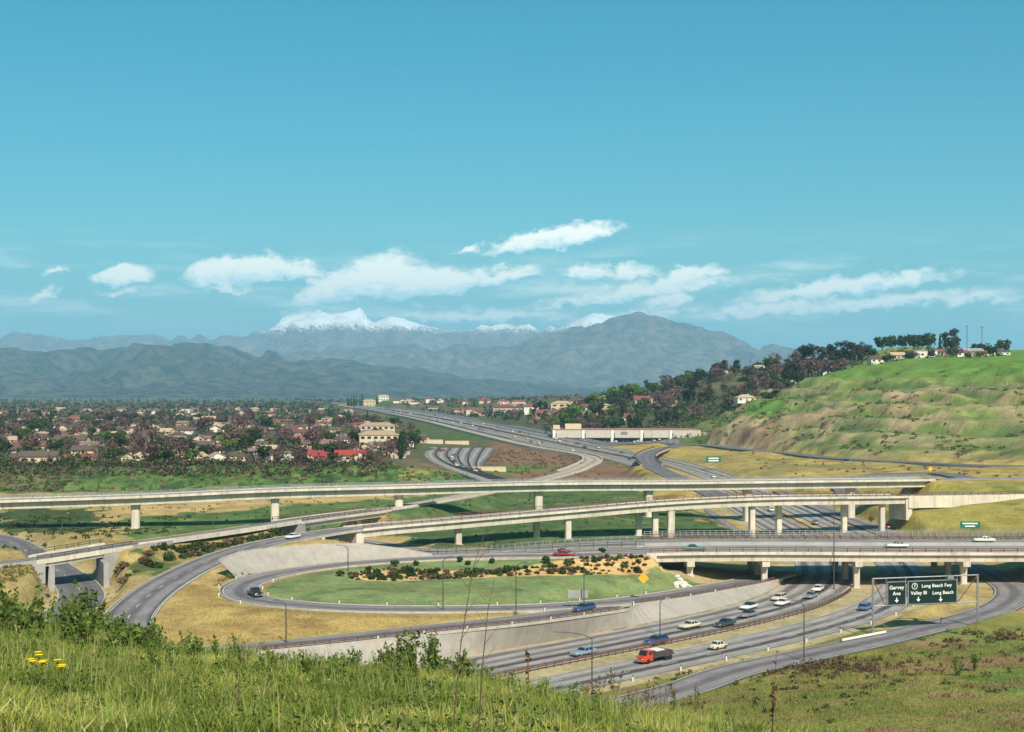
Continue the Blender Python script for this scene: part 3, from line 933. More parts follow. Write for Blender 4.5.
# bare verge beside the roads
for Q, wl, wr in ((PA, 21, 19.5), (PB, 18.5, 18.5)):
    q = cut(Q, lambda x, y, z: 190 < y < 700)
    l, r_ = offset(q, wl), offset(q, -wr)
    paint(inpoly([tuple(p) for p in l] + [tuple(p) for p in r_[::-1]], GX, GY), (0.42, 0.33, 0.19), .9)
paint(inpoly([tuple(p) for p in offset(PH, 8)] + [tuple(p) for p in offset(PH, -8)[::-1]], GX, GY), (0.42, 0.32, 0.17), .8)
slopeGR = inpoly([(-88, 322), (-83, 332), (-68, 372), (-52, 400), (-47, 395), (-58, 380), (-68, 357), (-74, 330), (-77, 305), (-82, 290), (-86, 300)])
paint(slopeGR, (0.36, 0.27, 0.12)); paint(slopeGR * np.clip((mixn - .42) * 8, 0, 1), (0.10, 0.125, 0.035))

grn = ((GC[..., 1] > GC[..., 0] * 1.15) & (GY > 200) & (GY < 700)) * 1.0
mixs = fbm(GX / 3.5, GY / 5.0, 4, 41)
paint(grn * np.clip((mixs - .56) * 6, 0, 1), (0.24, 0.21, 0.09), .45)
paint(grn * np.clip((.42 - mixs) * 6, 0, 1), (0.06, 0.10, 0.032), .5)
idx = np.arange(GX.size).reshape(GX.shape)
GF = np.stack([idx[:-1, :-1], idx[:-1, 1:], idx[1:, 1:], idx[1:, :-1]], axis=-1).reshape(-1, 4)
gcol = np.concatenate([GC.reshape(-1, 3), np.ones((GX.size, 1))], axis=1)
ground = link('ground', np_mesh('ground', np.stack([GX, GY, GZ], axis=-1).reshape(-1, 3), GF, M_GROUND, gcol, True))
tag(ground, kind='structure')

# ------------------------------------------------------------------ roads on the ground
def dashes(name, Q, offs, material, parent, dash=4.0, gap=8.0, w=0.075, z=0.02):
    mb = MB()
    T, N = frames(Q)
    L = arclen(Q)
    for (o, solid) in offs:
        E = offset(Q, o, z)
        s = 0.0
        while s < L[-1] - 0.5:
            e = min(s + (dash if not solid else 3.0), L[-1])
            def at(t, d):
                p = [np.interp(t, L, E[:, k]) for k in range(3)]
                nx, ny = np.interp(t, L, N[:, 0]), np.interp(t, L, N[:, 1])
                return (p[0] + nx * d, p[1] + ny * d, p[2])
            mb.quad(at(s, w), at(s, -w), at(e, -w), at(e, w))
            s = e + (gap if not solid else 0.0)
    return tag(mb.build(name, material, parent), kind='stuff')


def slab(Q, l, r_, name, material, depth=0.5, parent=None):
    o = sweep(Q, [(-r_, -depth), (-r_, 0), (l, 0), (l, -depth)], name, material, parent, uvmap=True)
    return o


def ribbon(Q, l, r_, name, material, lines=None, kerb=False, depth=0.5):
    o = slab(Q, l, r_, name, material, depth)
    tag(o, kind='structure')
    if lines:
        dashes('lane_marking', cut(Q, lambda x, y, z: 180 < y < 760), lines, M_LINE, o)
    if kerb:
        for s, d in ((1, l), (-1, r_)):
            sweep(cut(offset(Q, s * (d + 0.15)), lambda x, y, z: y < 760), [(-.15, -.5), (-.15, .14), (.15, .14), (.15, -.5)], 'kerb', M_KERB, o)
    return o


qa = cut(PA, lambda x, y, z: y < 3400)
fl, fr = offset(qa, 8.6), offset(qa, -9.6)
o = ribbon(fl, 7.4, 7.2, 'freeway_road', R_CONC, [(-3.65, 0), (0, 0), (3.65, 0), (7.1, 1), (-7.0, 1)])
o = ribbon(fr, 5.0, 5.6, 'freeway_road', R_CONC, [(-1.8, 0), (1.8, 0), (4.8, 1), (-5.3, 1)])
qf = offset(cut(PA, lambda x, y, z: 700 < y < 2500), -21.5)
ribbon(qf, 3.8, 3.8, 'frontage_road', R_CONC)
ribbon(offset(cut(PA, lambda x, y, z: 960 < y < 2300), -34), 6.5, 6.5, 'frontage_road', R_STREET, depth=2.5)
qj = PJ
ribbon(qj, 4.0, 4.0, 'ramp_road', R_RAMP, [(3.7, 1), (-3.7, 1)])
ribbon(offset(cut(PA, lambda x, y, z: 385 < y < 690), 27.5), 3.6, 3.6, 'ramp_road', R_RAMP, [(3.3, 1)])
qb = cut(PB, lambda x, y, z: x < 33.5)
sB = slab(offset(qb, -9.0), 7.3, 7.3, 'freeway_road', R_CONC); tag(sB, kind='structure')
sB2 = slab(offset(qb, 8.6), 7.3, 7.3, 'freeway_road', R_CONC); tag(sB2, kind='structure')
for s_ in (sB,):
    dashes('lane_marking', offset(qb, -9.0), [(-3.65, 0), (0, 0), (3.65, 0)], M_LINE, s_)
dashes('lane_marking', offset(qb, 8.6), [(-3.65, 0), (0, 0), (3.65, 0)], M_LINE, sB2)
ribbon(cut(PL, lambda x, y, z: y < 345), 3.6, 3.9, 'loop_road', R_RAMP, [(3.3, 1), (-3.4, 1)], kerb=True)
ribbon(cut(PC, lambda x, y, z: x < 19.5), 3.4, 3.6, 'feeder_road', R_RAMP, [(3.1, 1), (-3.1, 1)])
ribbon(cut(PR2, lambda x, y, z: x < -43.5 or False), 4.4, 4.4, 'ramp_road', R_RAMP, [(0, 0), (4.1, 1), (-4.1, 1)], kerb=True)
ribbon(cut(PR2, lambda x, y, z: x > 126), 4.7, 4.7, 'ramp_road', R_DECK, [(0, 0)])
ribbon(cut(PD1, lambda x, y, z: x > 150.5), 4.7, 4.7, 'ramp_road', R_DECK, [(0, 0)])
gG = [cut(PG, lambda x, y, z: x < -106 and y < 350), cut(PG, lambda x, y, z: x > -93 and y < 403), cut(PG, lambda x, y, z: 446 < y)]
for k, q in enumerate(gG):
    ribbon(q, 4.4 if k < 2 else 6.0, 4.4 if k < 2 else 5.0, 'ramp_road', R_RAMP if k < 2 else R_TAN, [(4.1, 1), (-4.1, 1)], depth=.5 if k < 2 else 2.0)
ribbon(PH, 4.6, 4.6, 'street', R_STREET, [(0, 0)], kerb=True)
for q in (cut(PQ, lambda x, y, z: y < 691), cut(PQ, lambda x, y, z: y > 904)):
    ribbon(q, 4.8, 4.8, 'street', R_STREET)
ribbon(PK + np.array([0, 0, .9]), 6.2, 6.2, 'hill_road', R_STREET, depth=1.5)
ribbon(PM + np.array([0, 0, .6]), 5, 5, 'hill_road', R_STREET, depth=1.2)

pv, tp = new_mat('slope_paving')
uvp = tp.node('ShaderNodeUVMap', uv_map='UVMap').outputs[0]
cop = tp.node('ShaderNodeNewGeometry').outputs['Position']
sp = tp.node('ShaderNodeSeparateXYZ', {0: uvp})
j1 = tp.m('ABSOLUTE', tp.m('SUBTRACT', tp.m('FRACT', tp.m('DIVIDE', sp.outputs[0], 3.0)), .5))
stain = tp.noise(tp.xyz(tp.m('MULTIPLY', sp.outputs[0], .9), tp.m('MULTIPLY', sp.outputs[1], .12), 0), 1.0, 6, .7)
cc = tp.mix(tp.ramp(tp.noise(cop, .35, 7, .7), .3, .7), (0.40, 0.355, 0.305), (0.31, 0.28, 0.245))
cc = tp.mix(tp.ramp(stain, .5, .8, 0, .55), cc, (0.20, 0.18, 0.16))
cc = tp.mix(tp.m('MULTIPLY', tp.ramp(j1, .48, .497), .5), cc, (0.15, .14, .13))
bsp = tp.node('ShaderNodeBsdfPrincipled', {'Base Color': cc, 'Roughness': .92, 'Specular IOR Level': .15})
nbp = tp.node('ShaderNodeBump', {'Strength': .3, 'Distance': .08, 'Height': tp.noise(cop, 2.5, 6, .7)})
tp.put(bsp.inputs['Normal'], nbp.outputs[0])
finish(tp, bsp.outputs[0])
s2 = strip_mesh(S2top, S2bot, 'slope_paving', pv)
tag(s2, 'long grey concrete slope paving dropping from the loop road to the sunken freeway', 'slope paving')
s1 = strip_mesh(S1top, S1bot, 'slope_paving', pv)
tag(s1, 'curved grey concrete slope paving around the outside of the loop ramp bend', 'slope paving')
sweep(offset(S1top, 0.0, 0.12), [(-.15, -.45), (-.15, .12), (.15, .12), (.15, -.45)], 'coping', M_KERB, s1)
sweep(offset(S2top, 0.0, 0.1), [(-.15, -.4), (-.15, .1), (.15, .1), (.15, -.4)], 'coping', M_KERB, s2)

# planting strip and street fan by the valley edge
fan = empty('paved_yard', (-38, 640, 7), 0, 'paved yard of curving grey lanes with pale islands beyond the high flyover', 'yard')
fanpaths = []
for k in range(6):
    t = k / 5
    pts = [(-10 + 6 * t, 610 + 8 * t, 5.9), (-26 + 10 * t, 655 + 5 * t, 6.8), (-36 + 18 * t, 715, 7.6), (-46 + 30 * t, 790, 8.3), (-50 + 36 * t, 900, 8.8)]
    fanpaths.append(spline([(x, y, max(ground_z(x, y), z) + .35) for x, y, z in pts], 3))
for k, q in enumerate(fanpaths):
    q2 = q - np.array([-38, 640, 7])
    if k % 2 == 0 or True:
        sweep(q2, [(-3.0, -1.5), (-3.0, 0), (3.0, 0), (3.0, -1.5)], 'lane', R_DECK, fan, uvmap=True)
        if k < 5:
            sweep(offset(q2, -3.4), [(-.5, -1.2), (-.5, .3), (.5, .3), (.5, -1.2)], 'island', mat('dark_hedge', (0.035, 0.03, 0.03), (0.07, 0.055, 0.05), .8), fan)
lot = MB()
def lotpoly(pts, dz=.25):
    return [(x, y, ground_z(x, y) + dz) for x, y in pts]
def sheet(name, x0, x1, y0, y1, nx, ny, material, dz=.3, skew=0.0):
    """a paved sheet lying on the ground"""
    vs, fs = [], []
    for j in range(ny + 1):
        for i in range(nx + 1):
            y = y0 + (y1 - y0) * j / ny
            x = x0 + (x1 - x0) * i / nx + skew * (y - y0)
            vs.append((x, y, ground_z(x, y) + dz))
    for j in range(ny):
        for i in range(nx):
            a = j * (nx + 1) + i
            fs.append((a, a + 1, a + nx + 2, a + nx + 1))
    me = bpy.data.meshes.new(name); me.from_pydata(vs, [], fs); me.materials.append(material)
    uvl = me.uv_layers.new(name='UVMap')
    for l in me.loops: uvl.data[l.index].uv = vs[l.vertex_index][:2]
    return tag(link(name, me), kind='structure')
sheet('parking_road', 40, 122, 985, 1033, 20, 12, R_STREET, .45)

# ------------------------------------------------------------------ mountains and air
def mountain(name, ridge, yr, yf, c1, c2, snow=None, seed=1, nx=420, ny=70, spur=0.05, rough=1.35):
    px = np.linspace(-330, 1360, nx)
    rx, ry = zip(*ridge)
    top = HORIZON - np.interp(px, rx, ry)
    top = top + (fbm(px / 14.0, px * 0, 4, seed) - .5) * 5.0
    tr = np.linspace(0, 1, ny)
    Yrow = np.concatenate([yf + (yr - yf) * tr, yr + (yr - yf) * np.linspace(.04, .6, 10)])
    tt = np.concatenate([tr, 1 - np.linspace(.05, .8, 10)])
    Xs = ((px - 512) / FPX)[None, :] * Yrow[:, None]
    Ys = np.repeat(Yrow[:, None], nx, axis=1)
    H = CAMZ + top * yr / FPX
    wav = (yr - yf) * spur * 4
    # spurs and gullies that run down from the ridge
    u = Xs / wav + (fbm(Xs / wav, Ys / wav, 3, seed + 5) - .5) * 1.6
    rid = 1 - np.abs(2 * fbm(u, Ys / (wav * 2.4), 6, seed + 9, .58) - 1) * 2.4
    big = fbm(Xs / (wav * 2.5), Ys / (wav * 4), 3, seed + 3)
    t2 = tt[:, None]
    shape = np.clip(t2, 0, 1) ** (0.95 + 0.5 * (big - .5))
    z = H[None, :] * shape * (1 - rough * 0.62 * (1 - rid) * np.clip(1.06 - t2, 0, 1) ** .6)
    cap = CAMZ + top[None, :] * Ys / FPX * 0.985
    z = np.where(Ys < yr * .995, np.minimum(z, np.maximum(cap, 20)), z)
    z[0] = -5
    ns = len(Yrow)
    idm = np.arange(ns * nx).reshape(ns, nx)
    F = np.stack([idm[:-1, :-1], idm[:-1, 1:], idm[1:, 1:], idm[1:, :-1]], axis=-1).reshape(-1, 4)
    m, t = new_mat(name + '_cover')
    geo = t.node('ShaderNodeNewGeometry')
    pos = geo.outputs['Position']
    sc_ = 1.0 / ((yr - yf) * 0.03)
    c = t.mix(t.ramp(t.noise(pos, sc_, 7, .7), .35, .65), c1, c2)
    if snow:
        hz = t.node('ShaderNodeSeparateXYZ', {0: pos}).outputs[2]
        hh = t.m('ADD', hz, t.m('MULTIPLY', t.m('SUBTRACT', t.noise(pos, sc_ * 2.6, 7, .72), .5), snow[2]))
        nz = t.node('ShaderNodeSeparateXYZ', {0: geo.outputs['Normal']}).outputs[2]
        sf = t.m('MULTIPLY', t.ramp(hh, snow[0], snow[1]), t.ramp(nz, .3, .6))
        c = t.mix(sf, c, (0.92, 0.93, 0.95))
    bs = t.node('ShaderNodeBsdfDiffuse', {'Color': c})
    nb = t.node('ShaderNodeBump', {'Strength': .9, 'Distance': (yr - yf) * .01, 'Height': t.noise(pos, sc_ * 3, 6, .65)})
    t.put(bs.inputs['Normal'], nb.outputs[0])
    finish(t, bs.outputs[0])
    o = link(name, np_mesh(name, np.stack([Xs, Ys, z], axis=-1).reshape(-1, 3), F, m, None, True))
    return tag(o, kind='structure')


mountain('snowy_mountains', [(-330, 345), (-100, 340), (15, 331), (45, 333), (70, 338), (90, 338), (105, 334), (143, 334), (180, 336), (215, 335), (240, 325), (262, 318), (280, 313), (300, 309), (318, 306), (330, 309),
                             (345, 309), (360, 305), (375, 312), (400, 316), (415, 322), (440, 328), (465, 327), (490, 320), (520, 318), (545, 323), (570, 316), (590, 310), (610, 313), (630, 318), (700, 345), (900, 360), (1360, 365)],
         19000, 14500, (0.24, 0.17, 0.13), (0.07, 0.065, 0.06), snow=(835, 960, 440), seed=4, spur=.045)
mountain('middle_mountains', [(-330, 395), (150, 380), (260, 358), (300, 350), (350, 347), (420, 344), (480, 345), (520, 338), (560, 331), (600, 322), (622, 314), (640, 309), (660, 316), (690, 324), (715, 329), (730, 333), (770, 343),
                              (795, 347), (830, 356), (900, 368), (1000, 380), (1360, 390)],
         13800, 10200, (0.20, 0.16, 0.125), (0.06, 0.058, 0.052), seed=8, spur=.06)
mountain('foothill_mountains', [(-330, 350), (-60, 346), (13, 342), (60, 346), (100, 342), (135, 336), (152, 334), (170, 338), (220, 343), (270, 349), (330, 357), (400, 365), (470, 376), (560, 385), (700, 391), (1360, 392)],
         9500, 6400, (0.115, 0.11, 0.085), (0.024, 0.028, 0.026), seed=15, spur=.05)

hz_mat = bpy.data.materials.new('valley_haze')
hz_mat.use_nodes = True
ht = NT(hz_mat.node_tree)
ht.n.clear()
pvn = ht.node('ShaderNodeVolumePrincipled', {'Color': (0.38, 0.74, 1.0), 'Density': 6.5e-5, 'Anisotropy': 0.0})
ht.node('ShaderNodeOutputMaterial', {'Volume': pvn.outputs[0]})
hb = MB()
hb.box(-62000, 62000, -6000, 72000, -9, 1700)
haze = hb.build('haze', hz_mat)
tag(haze, kind='stuff')


# ------------------------------------------------------------------ bridges
def posts_rail(Q, off, name, parent, org, material, heights=(0.45, 0.95), step=3.0, post_h=1.0, th=0.06):
    """a railing: rails on posts, along one edge"""
    E = offset(Q, off)
    mb = MB()
    for h in heights:
        for a, b in zip(E[:-1], E[1:]):
            d = np.array([b[0] - a[0], b[1] - a[1]])
            d /= np.linalg.norm(d) + 1e-9
            n = np.array([-d[1], d[0]]) * th
            mb.hexa([(a[0] - n[0], a[1] - n[1], a[2] + h - .07), (b[0] - n[0], b[1] - n[1], b[2] + h - .07), (b[0] + n[0], b[1] + n[1], b[2] + h - .07), (a[0] + n[0], a[1] + n[1], a[2] + h - .07),
                     (a[0] - n[0], a[1] - n[1], a[2] + h + .07), (b[0] - n[0], b[1] - n[1], b[2] + h + .07), (b[0] + n[0], b[1] + n[1], b[2] + h + .07), (a[0] + n[0], a[1] + n[1], a[2] + h + .07)])
    L = arclen(E)
    s = 0.2
    while s < L[-1]:
        x, y, z = (np.interp(s, L, E[:, k]) for k in range(3))
        mb.box(x - .09, x + .09, y - .09, y + .09, z - .1, z + post_h)
        s += step
    mb.v = [(x - org[0], y - org[1], z - org[2]) for x, y, z in mb.v]
    return mb.build(name, material, parent)


def column(parent, org, x, y, z0, z1, w=1.3, d=1.6, ang=0.0, cap=0.0, material=None):
    """a pier: tapered eight-sided shaft on a footing, flared at the head"""
    mb = MB()
    c = .28
    def ring(k, zz):
        a, b = w / 2 * k, d / 2 * k
        pts = [(-a + c * a, -b), (a - c * a, -b), (a, -b + c * b), (a, b - c * b), (a - c * a, b), (-a + c * a, b), (-a, b - c * b), (-a, -b + c * b)]
        return [(px * math.cos(ang) - py * math.sin(ang), px * math.sin(ang) + py * math.cos(ang), zz) for px, py in pts]
    zs = [(1.35, z0 - 1.2), (1.35, z0 + .12), (1.0, z0 + .14), (1.03, z1 - 1.0), (1.12 + cap, z1 - .35), (1.2 + cap, z1 + .05)]
    for k, zz in zs: mb.v += ring(k, zz)
    for i in range(len(zs) - 1):
        for k in range(8):
            j = (k + 1) % 8
            mb.f.append((i * 8 + k, i * 8 + j, (i + 1) * 8 + j, (i + 1) * 8 + k)); mb.mi.append(0)
    mb.f.append(tuple(range(40, 48))); mb.mi.append(0)
    o = mb.build('pier', material or M_CONC, parent)
    o.location = (x - org[0], y - org[1], -org[2])
    return o


def bridge(name, Q, hwl, hwr, label, cat='overpass', depth=2.6, over=0.8, edge=0.5, rail_near=True, road=R_DECK, railm=M_RAIL, curb=.3, lines=((0, 0),), near_sign=-1, girder=True, rails=(0.45, 0.95)):
    mid = Q[len(Q) // 2]
    org = (float(mid[0]), float(mid[1]), float(ground_z(mid[0], mid[1])))
    root = empty(name, org, 0, label, cat)
    q = Q - np.array(org)
    sweep(q, [(-hwr + .02, -edge + .02), (-hwr + .02, -.02), (-hwr + .3, 0), (hwl - .3, 0), (hwl - .02, -.02), (hwl - .02, -edge + .02)], 'deck', road, root, uvmap=True)
    for s, hw in ((1, hwl), (-1, hwr)):
        sweep(offset(q, s * hw), [(-.22, -edge), (-.22, curb), (.22, curb), (.22, -edge)] if True else None, 'edge_beam', M_CONC, root)
        posts_rail(Q + np.array([0, 0, curb]), s * hw, 'railing', root, org, railm, heights=rails)
    if girder:
        sweep(q, [(-hwr + over + .25, -depth), (-hwr + over, -edge + .03), (hwl - over, -edge + .03), (hwl - over - .25, -depth)], 'girder', M_CONC, root)
    if lines:
        dashes('lane_marking', q, lines, M_LINE, root)
    return root, org


# high flyover
QD1 = cut(PD1, lambda x, y, z: x < 151.5)
d1, o1 = bridge('flyover', QD1, 5.0, 5.0, 'long high concrete flyover on tall single piers, topmost of the crossing bridges', depth=2.6, over=1.35, edge=.42, railm=M_STEEL, curb=.35, rails=(.4, .8))
for px, yb in ((30, 430), (137, 443), (278, 450), (400, 457), (541, 465), (650, 474), (748, 485), (850, 493)):
    i = int(np.argmin(np.abs(QD1[:, 0] / QD1[:, 1] - (px - 512) / FPX)))
    x, y, z = QD1[i]
    if px < 100: continue
    t_ = frames(QD1)[0][i]
    column(d1, o1, x, y, ground_z(x, y), z - 2.6, 2.6, 3.0, math.atan2(t_[1], t_[0]))
ab = MB(); ab.box(-2.2, 2.2, -5.2, 5.2, -9, -.55)
e = QD1[-1]; ab.build('abutment', M_CONC, d1, (e[0] - o1[0] + 1.5, e[1] - o1[1], e[2] - o1[2]), math.atan2(*frames(QD1)[0][-1][::-1]))

# middle flyover
QR2 = cut(PR2, lambda x, y, z: -45 < x < 127)
d2, o2 = bridge('flyover', QR2, 5.0, 5.0, 'curving concrete flyover climbing from the swept ramp, between the high flyover and the wide bridge', depth=2.25, over=.6, edge=.36)
for px, off_ in ((455, -1.5), (541, 3.0), (565, -2.5), (640, 3.2), (654, -.5), (668, -3.0), (747, -2.0), (781, 2.0), (849, 1.5), (878, -2.0)):
    i = int(np.argmin(np.abs(QR2[:, 0] / QR2[:, 1] - (px - 512) / FPX)))
    E = offset(QR2, off_)[i]
    t_ = frames(QR2)[0][i]
    column(d2, o2, E[0], E[1], ground_z(E[0], E[1]), E[2] - 2.25, 1.75 if px != 668 else 2.1, 1.6, math.atan2(t_[1], t_[0]))
for e, sgn in ((QR2[0], 1), (QR2[-1], -1)):
    k = 0 if sgn > 0 else -1
    ab = MB(); ab.box(-1.2, 1.2, -4.6, 4.6, -7.5, -.42)
    ab.build('abutment', M_CONC, d2, (e[0] - o2[0] - sgn * .5, e[1] - o2[1], e[2] - o2[2]), math.atan2(*frames(QR2)[0][k][::-1]))
wall = empty('retaining_wall', (140, 456, 9), 0, 'cream concrete retaining wall carrying the middle flyover onto the grassy bank', 'retaining wall')
qw = cut(offset(PR2, -5.0), lambda x, y, z: x > 126.8)
sweep(qw - np.array([140, 456, 9]), [(-.25, -3.6), (-.25, .3), (.25, .3), (.25, -3.6)], 'wall_panel', M_CONC, wall)
posts_rail(qw + np.array([0, 0, .3]), 0, 'railing', wall, (140, 456, 9), M_RAIL)

# wide near bridge
QB = cut(PB, lambda x, y, z: x > 32)
d3, o3 = bridge('freeway_bridge', QB, 16.2, 16.2, 'wide concrete freeway bridge on rows of columns over the sunken freeway', depth=2.0, over=.45, edge=.42,
                lines=((-12.5, 0), (-8.8, 0), (-5.2, 0), (5.2, 0), (8.8, 0), (12.5, 0)), curb=.25)
sweep(QB - np.array(o3), [(-.3, 0), (-.12, .8), (.12, .8), (.3, 0)], 'median_barrier', M_CONC2, d3)
posts_rail(QB, -15.6, 'guard_fence', d3, o3, M_STEEL, heights=(.5, 1.0, 1.5, 2.0), step=1.5, post_h=2.1, th=.04)
posts_rail(QB, -14.8, 'guard_rail', d3, o3, M_RAIL, heights=(.35, .6), step=3, post_h=.7)
for bx in (41, 58.2, 79.5, 104.2, 130, 160):
    capb = MB(); capb.box(-.85, .85, -15.6, 15.6, -1.1, 0)
    capb.prism([(-.85, -.0), (.85, 0), (.85, -1.1), (-.85, -1.1)], -16.4, -15.6)
    capb.build('cap_beam', M_CONC, d3, (bx - o3[0], 337 - o3[1], 8 - 1.95 - o3[2]))
    for yy in (323.2, 337, 350.2):
        column(d3, o3, bx + (yy - 323) * .05, yy, ground_z(bx, yy), 8 - 3.0, 1.35, 1.35)
ab = MB(); ab.box(-1.6, 1.6, -16, 16, -5, -.45)
ab.build('abutment', M_CONC, d3, (31.6 - o3[0], 337 - o3[1], 8 - o3[2]))

# ramp bridge over the near-level freeway
QG1 = cut(PG, lambda x, y, z: 400 < y < 449)
d4, o4 = bridge('ramp_bridge', QG1, 4.9, 4.9, 'low ramp bridge over the lower freeway behind the middle flyover', depth=1.7, over=.4, edge=.4, road=R_RAMP)
for k in (.33, .67):
    p = QG1[int(len(QG1) * k)]
    for s in (-2.6, 2.6):
        E = offset(QG1, s)[int(len(QG1) * k)]
        column(d4, o4, E[0], E[1], ground_z(E[0], E[1]), E[2] - 1.7, 1.0, 1.0)
for e in (QG1[0], QG1[-1]):
    ab = MB(); ab.box(-1.6, 1.6, -5, 5, -7, -.45)
    ab.build('abutment', M_CONC2, d4, (e[0] - o4[0], e[1] - o4[1], e[2] - o4[2]), R(66))

# underpass: ramp bridge over the street
QG2 = cut(PG, lambda x, y, z: -107.5 < x < -91.5 and y < 350)
d5, o5 = bridge('underpass_bridge', QG2, 4.9, 4.9, 'short square concrete underpass bridge over the sunken street below the planted slope', depth=1.25, over=.1, edge=.5, road=R_RAMP, railm=M_DARKST, curb=.5)
ih, th_, nh = near(PH, -99, 317)
ha = math.atan2(th_[1], th_[0])
hc = PH[ih]
for s in (-1, 1):
    wb = MB(); wb.box(-7.4, 6.6, -.55, .55, -.5, 5.35 if s < 0 else 5.0)
    wb.build('abutment', M_CONC2, d5, (hc[0] + nh[0] * s * 5.75 - o5[0], hc[1] + nh[1] * s * 5.75 - o5[1], hc[2] - o5[2]), ha)
    # wing wall falling towards the camera
    ww = MB()
    ww.prism([(0, -.5), (0, 5.6 if s < 0 else 5.3), (-.5, 4.4), (-1.0, -.5)], -.2, .2)
    ww.build('wing_wall', M_CONC2, d5, (hc[0] + nh[0] * s * 6.0 - th_[0] * 6.4 - o5[0], hc[1] + nh[1] * s * 6.0 - th_[1] * 6.4 - o5[1], hc[2] - o5[2]), ha + s * R(-32))

# solid front of the underpass on both sides of the opening
qn = cut(offset(PG, -4.75), lambda x, y, z: -116 < x < -82 and y < 345)
dn = np.array([(p[0] - hc[0]) * nh[0] + (p[1] - hc[1]) * nh[1] for p in qn])
for msk in (dn > 5.3, dn < -5.3):
    if msk.sum() > 1:
        sweep(qn[msk] - np.array(o5), [(-.3, -6.2), (-.3, .45), (.3, .45), (.3, -6.2)], 'front_wall', M_CONC2, d5)

# street bridge over the far freeway
QQ = cut(PQ, lambda x, y, z: 689 < y < 906)
d6, o6 = bridge('street_bridge', QQ, 5.2, 5.2, 'curving street bridge with dark side railings near the long store', depth=1.6, over=.4, edge=.4, road=R_STREET)
for k in (.2, .4, .6, .8):
    E = QQ[int(len(QQ) * k)]
    column(d6, o6, E[0], E[1], ground_z(E[0], E[1]), E[2] - 1.6, 1.6, 1.6)

# parapets and guard rails standing on the roads
def barrier(name, Q, off, label, cat, prof=None, material=None, railing=False, group=None, step=3.0, **kw):
    mid = offset(Q, off)[len(Q) // 2]
    org = tuple(float(v) for v in mid)
    if railing:
        root = empty(name, org, 0, label, cat, group)
        posts_rail(Q, off, 'rail', root, org, material or M_RAIL, step=step, **kw)
        return root
    o = sweep(offset(Q, off) - np.array(org), prof or [(-.25, -.3), (-.12, .85), (.12, .85), (.25, -.3)], name, material or M_CONC)
    o.location = org
    return tag(o, label, cat, group)


barrier('guard_rail', cut(PA, lambda x, y, z: 195 < y < 318), .4, 'rust brown guard rail on posts along the median of the sunken freeway', 'guard rail', railing=True, heights=(.42, .7), step=1.9, post_h=.8, th=.09)
barrier('guard_rail', cut(PA, lambda x, y, z: 360 < y < 680), .4, 'rust brown guard rail in the freeway median beyond the wide bridge', 'guard rail', railing=True, heights=(.42, .7), step=3.8, post_h=.8, th=.09)
barrier('parapet', cut(PG, lambda x, y, z: x > -92 and y < 401), -4.6, 'cream concrete parapet along the ramp above the planted slope', 'parapet')
barrier('parapet', cut(PG, lambda x, y, z: 448 < y < 640), -4.6, 'cream concrete parapet along the ramp passing under the high flyover', 'parapet')
barrier('parapet', cut(PG, lambda x, y, z: 680 < y < 2300), 6.2, 'long tan concrete parapet beside the ramp along the far freeway', 'parapet', prof=[(-.35, -.5), (-.25, 1.1), (.25, 1.1), (.35, -.5)])
barrier('parapet', cut(PG, lambda x, y, z: 640 < y < 1000), -4.7, 'tan concrete parapet on the bend of the ramp by the far freeway', 'parapet', prof=[(-.3, -.3), (-.2, 1.0), (.2, 1.0), (.3, -.3)])
barrier('guard_rail', cut(PB, lambda x, y, z: -48 < x < 31), 0.0, 'low guard rail with spaced dark posts in the median left of the wide bridge', 'guard rail', railing=True, material=M_DARKST, heights=(.6,), step=3.4, post_h=1.5, th=.1)
barrier('guard_rail', cut(PC, lambda x, y, z: -60 < x < 18), -4.2, 'dark guard rail on posts along the feeder road above the slope paving', 'guard rail', railing=True, heights=(.4, .65), step=2.5, post_h=.75)
barrier('guard_rail', cut(PL, lambda x, y, z: x > 20 and 272 < y < 330 and z < 5), -4.4, 'dark guard rail along the loop ramp where it runs under the wide bridge', 'guard rail', railing=True, heights=(.4, .65), step=2.5, post_h=.75)
barrier('guard_rail', cut(PB, lambda x, y, z: x < 33 and x > -40), -16.9, 'steel guard rail along the far edge of the descending freeway', 'guard rail', railing=True, material=M_STEEL, heights=(.5, .8), step=2, post_h=.9)

# ------------------------------------------------------------------ plants: shapes shared by all of a kind
def leaf_cloud(lobes, n, size, seed, core=0.72, updown=0.25, aspect=1.0):
    """many small leaf clumps on and in a set of lobes; returns verts, quads"""
    g = np.random.default_rng(seed)
    vol = np.array([l[3] * l[4] * l[5] for l in lobes]) ** .67
    pick = g.choice(len(lobes), n, p=vol / vol.sum())
    L = np.array(lobes, dtype=float)[pick]
    d = g.normal(size=(n, 3)); d /= np.linalg.norm(d, axis=1)[:, None]
    r = g.uniform(.55, 1.08, n) ** .6
    c = L[:, :3] + d * L[:, 3:] * r[:, None]
    nm = d + g.normal(size=(n, 3)) * .7
    nm /= np.linalg.norm(nm, axis=1)[:, None]
    ref = g.normal(size=(n, 3))
    a = np.cross(nm, ref); a /= np.linalg.norm(a, axis=1)[:, None]
    b = np.cross(nm, a)
    s = size * g.uniform(.5, 1.25, n)[:, None]
    a, b = a * s * aspect, b * s * g.uniform(.5, 1.0, n)[:, None]
    v = np.stack([c - a, c - b * .9 + a * .2, c + a, c + b + a * .1], axis=1).reshape(-1, 3)
    f = np.arange(4 * n).reshape(n, 4)
    return v, f


ICO = None


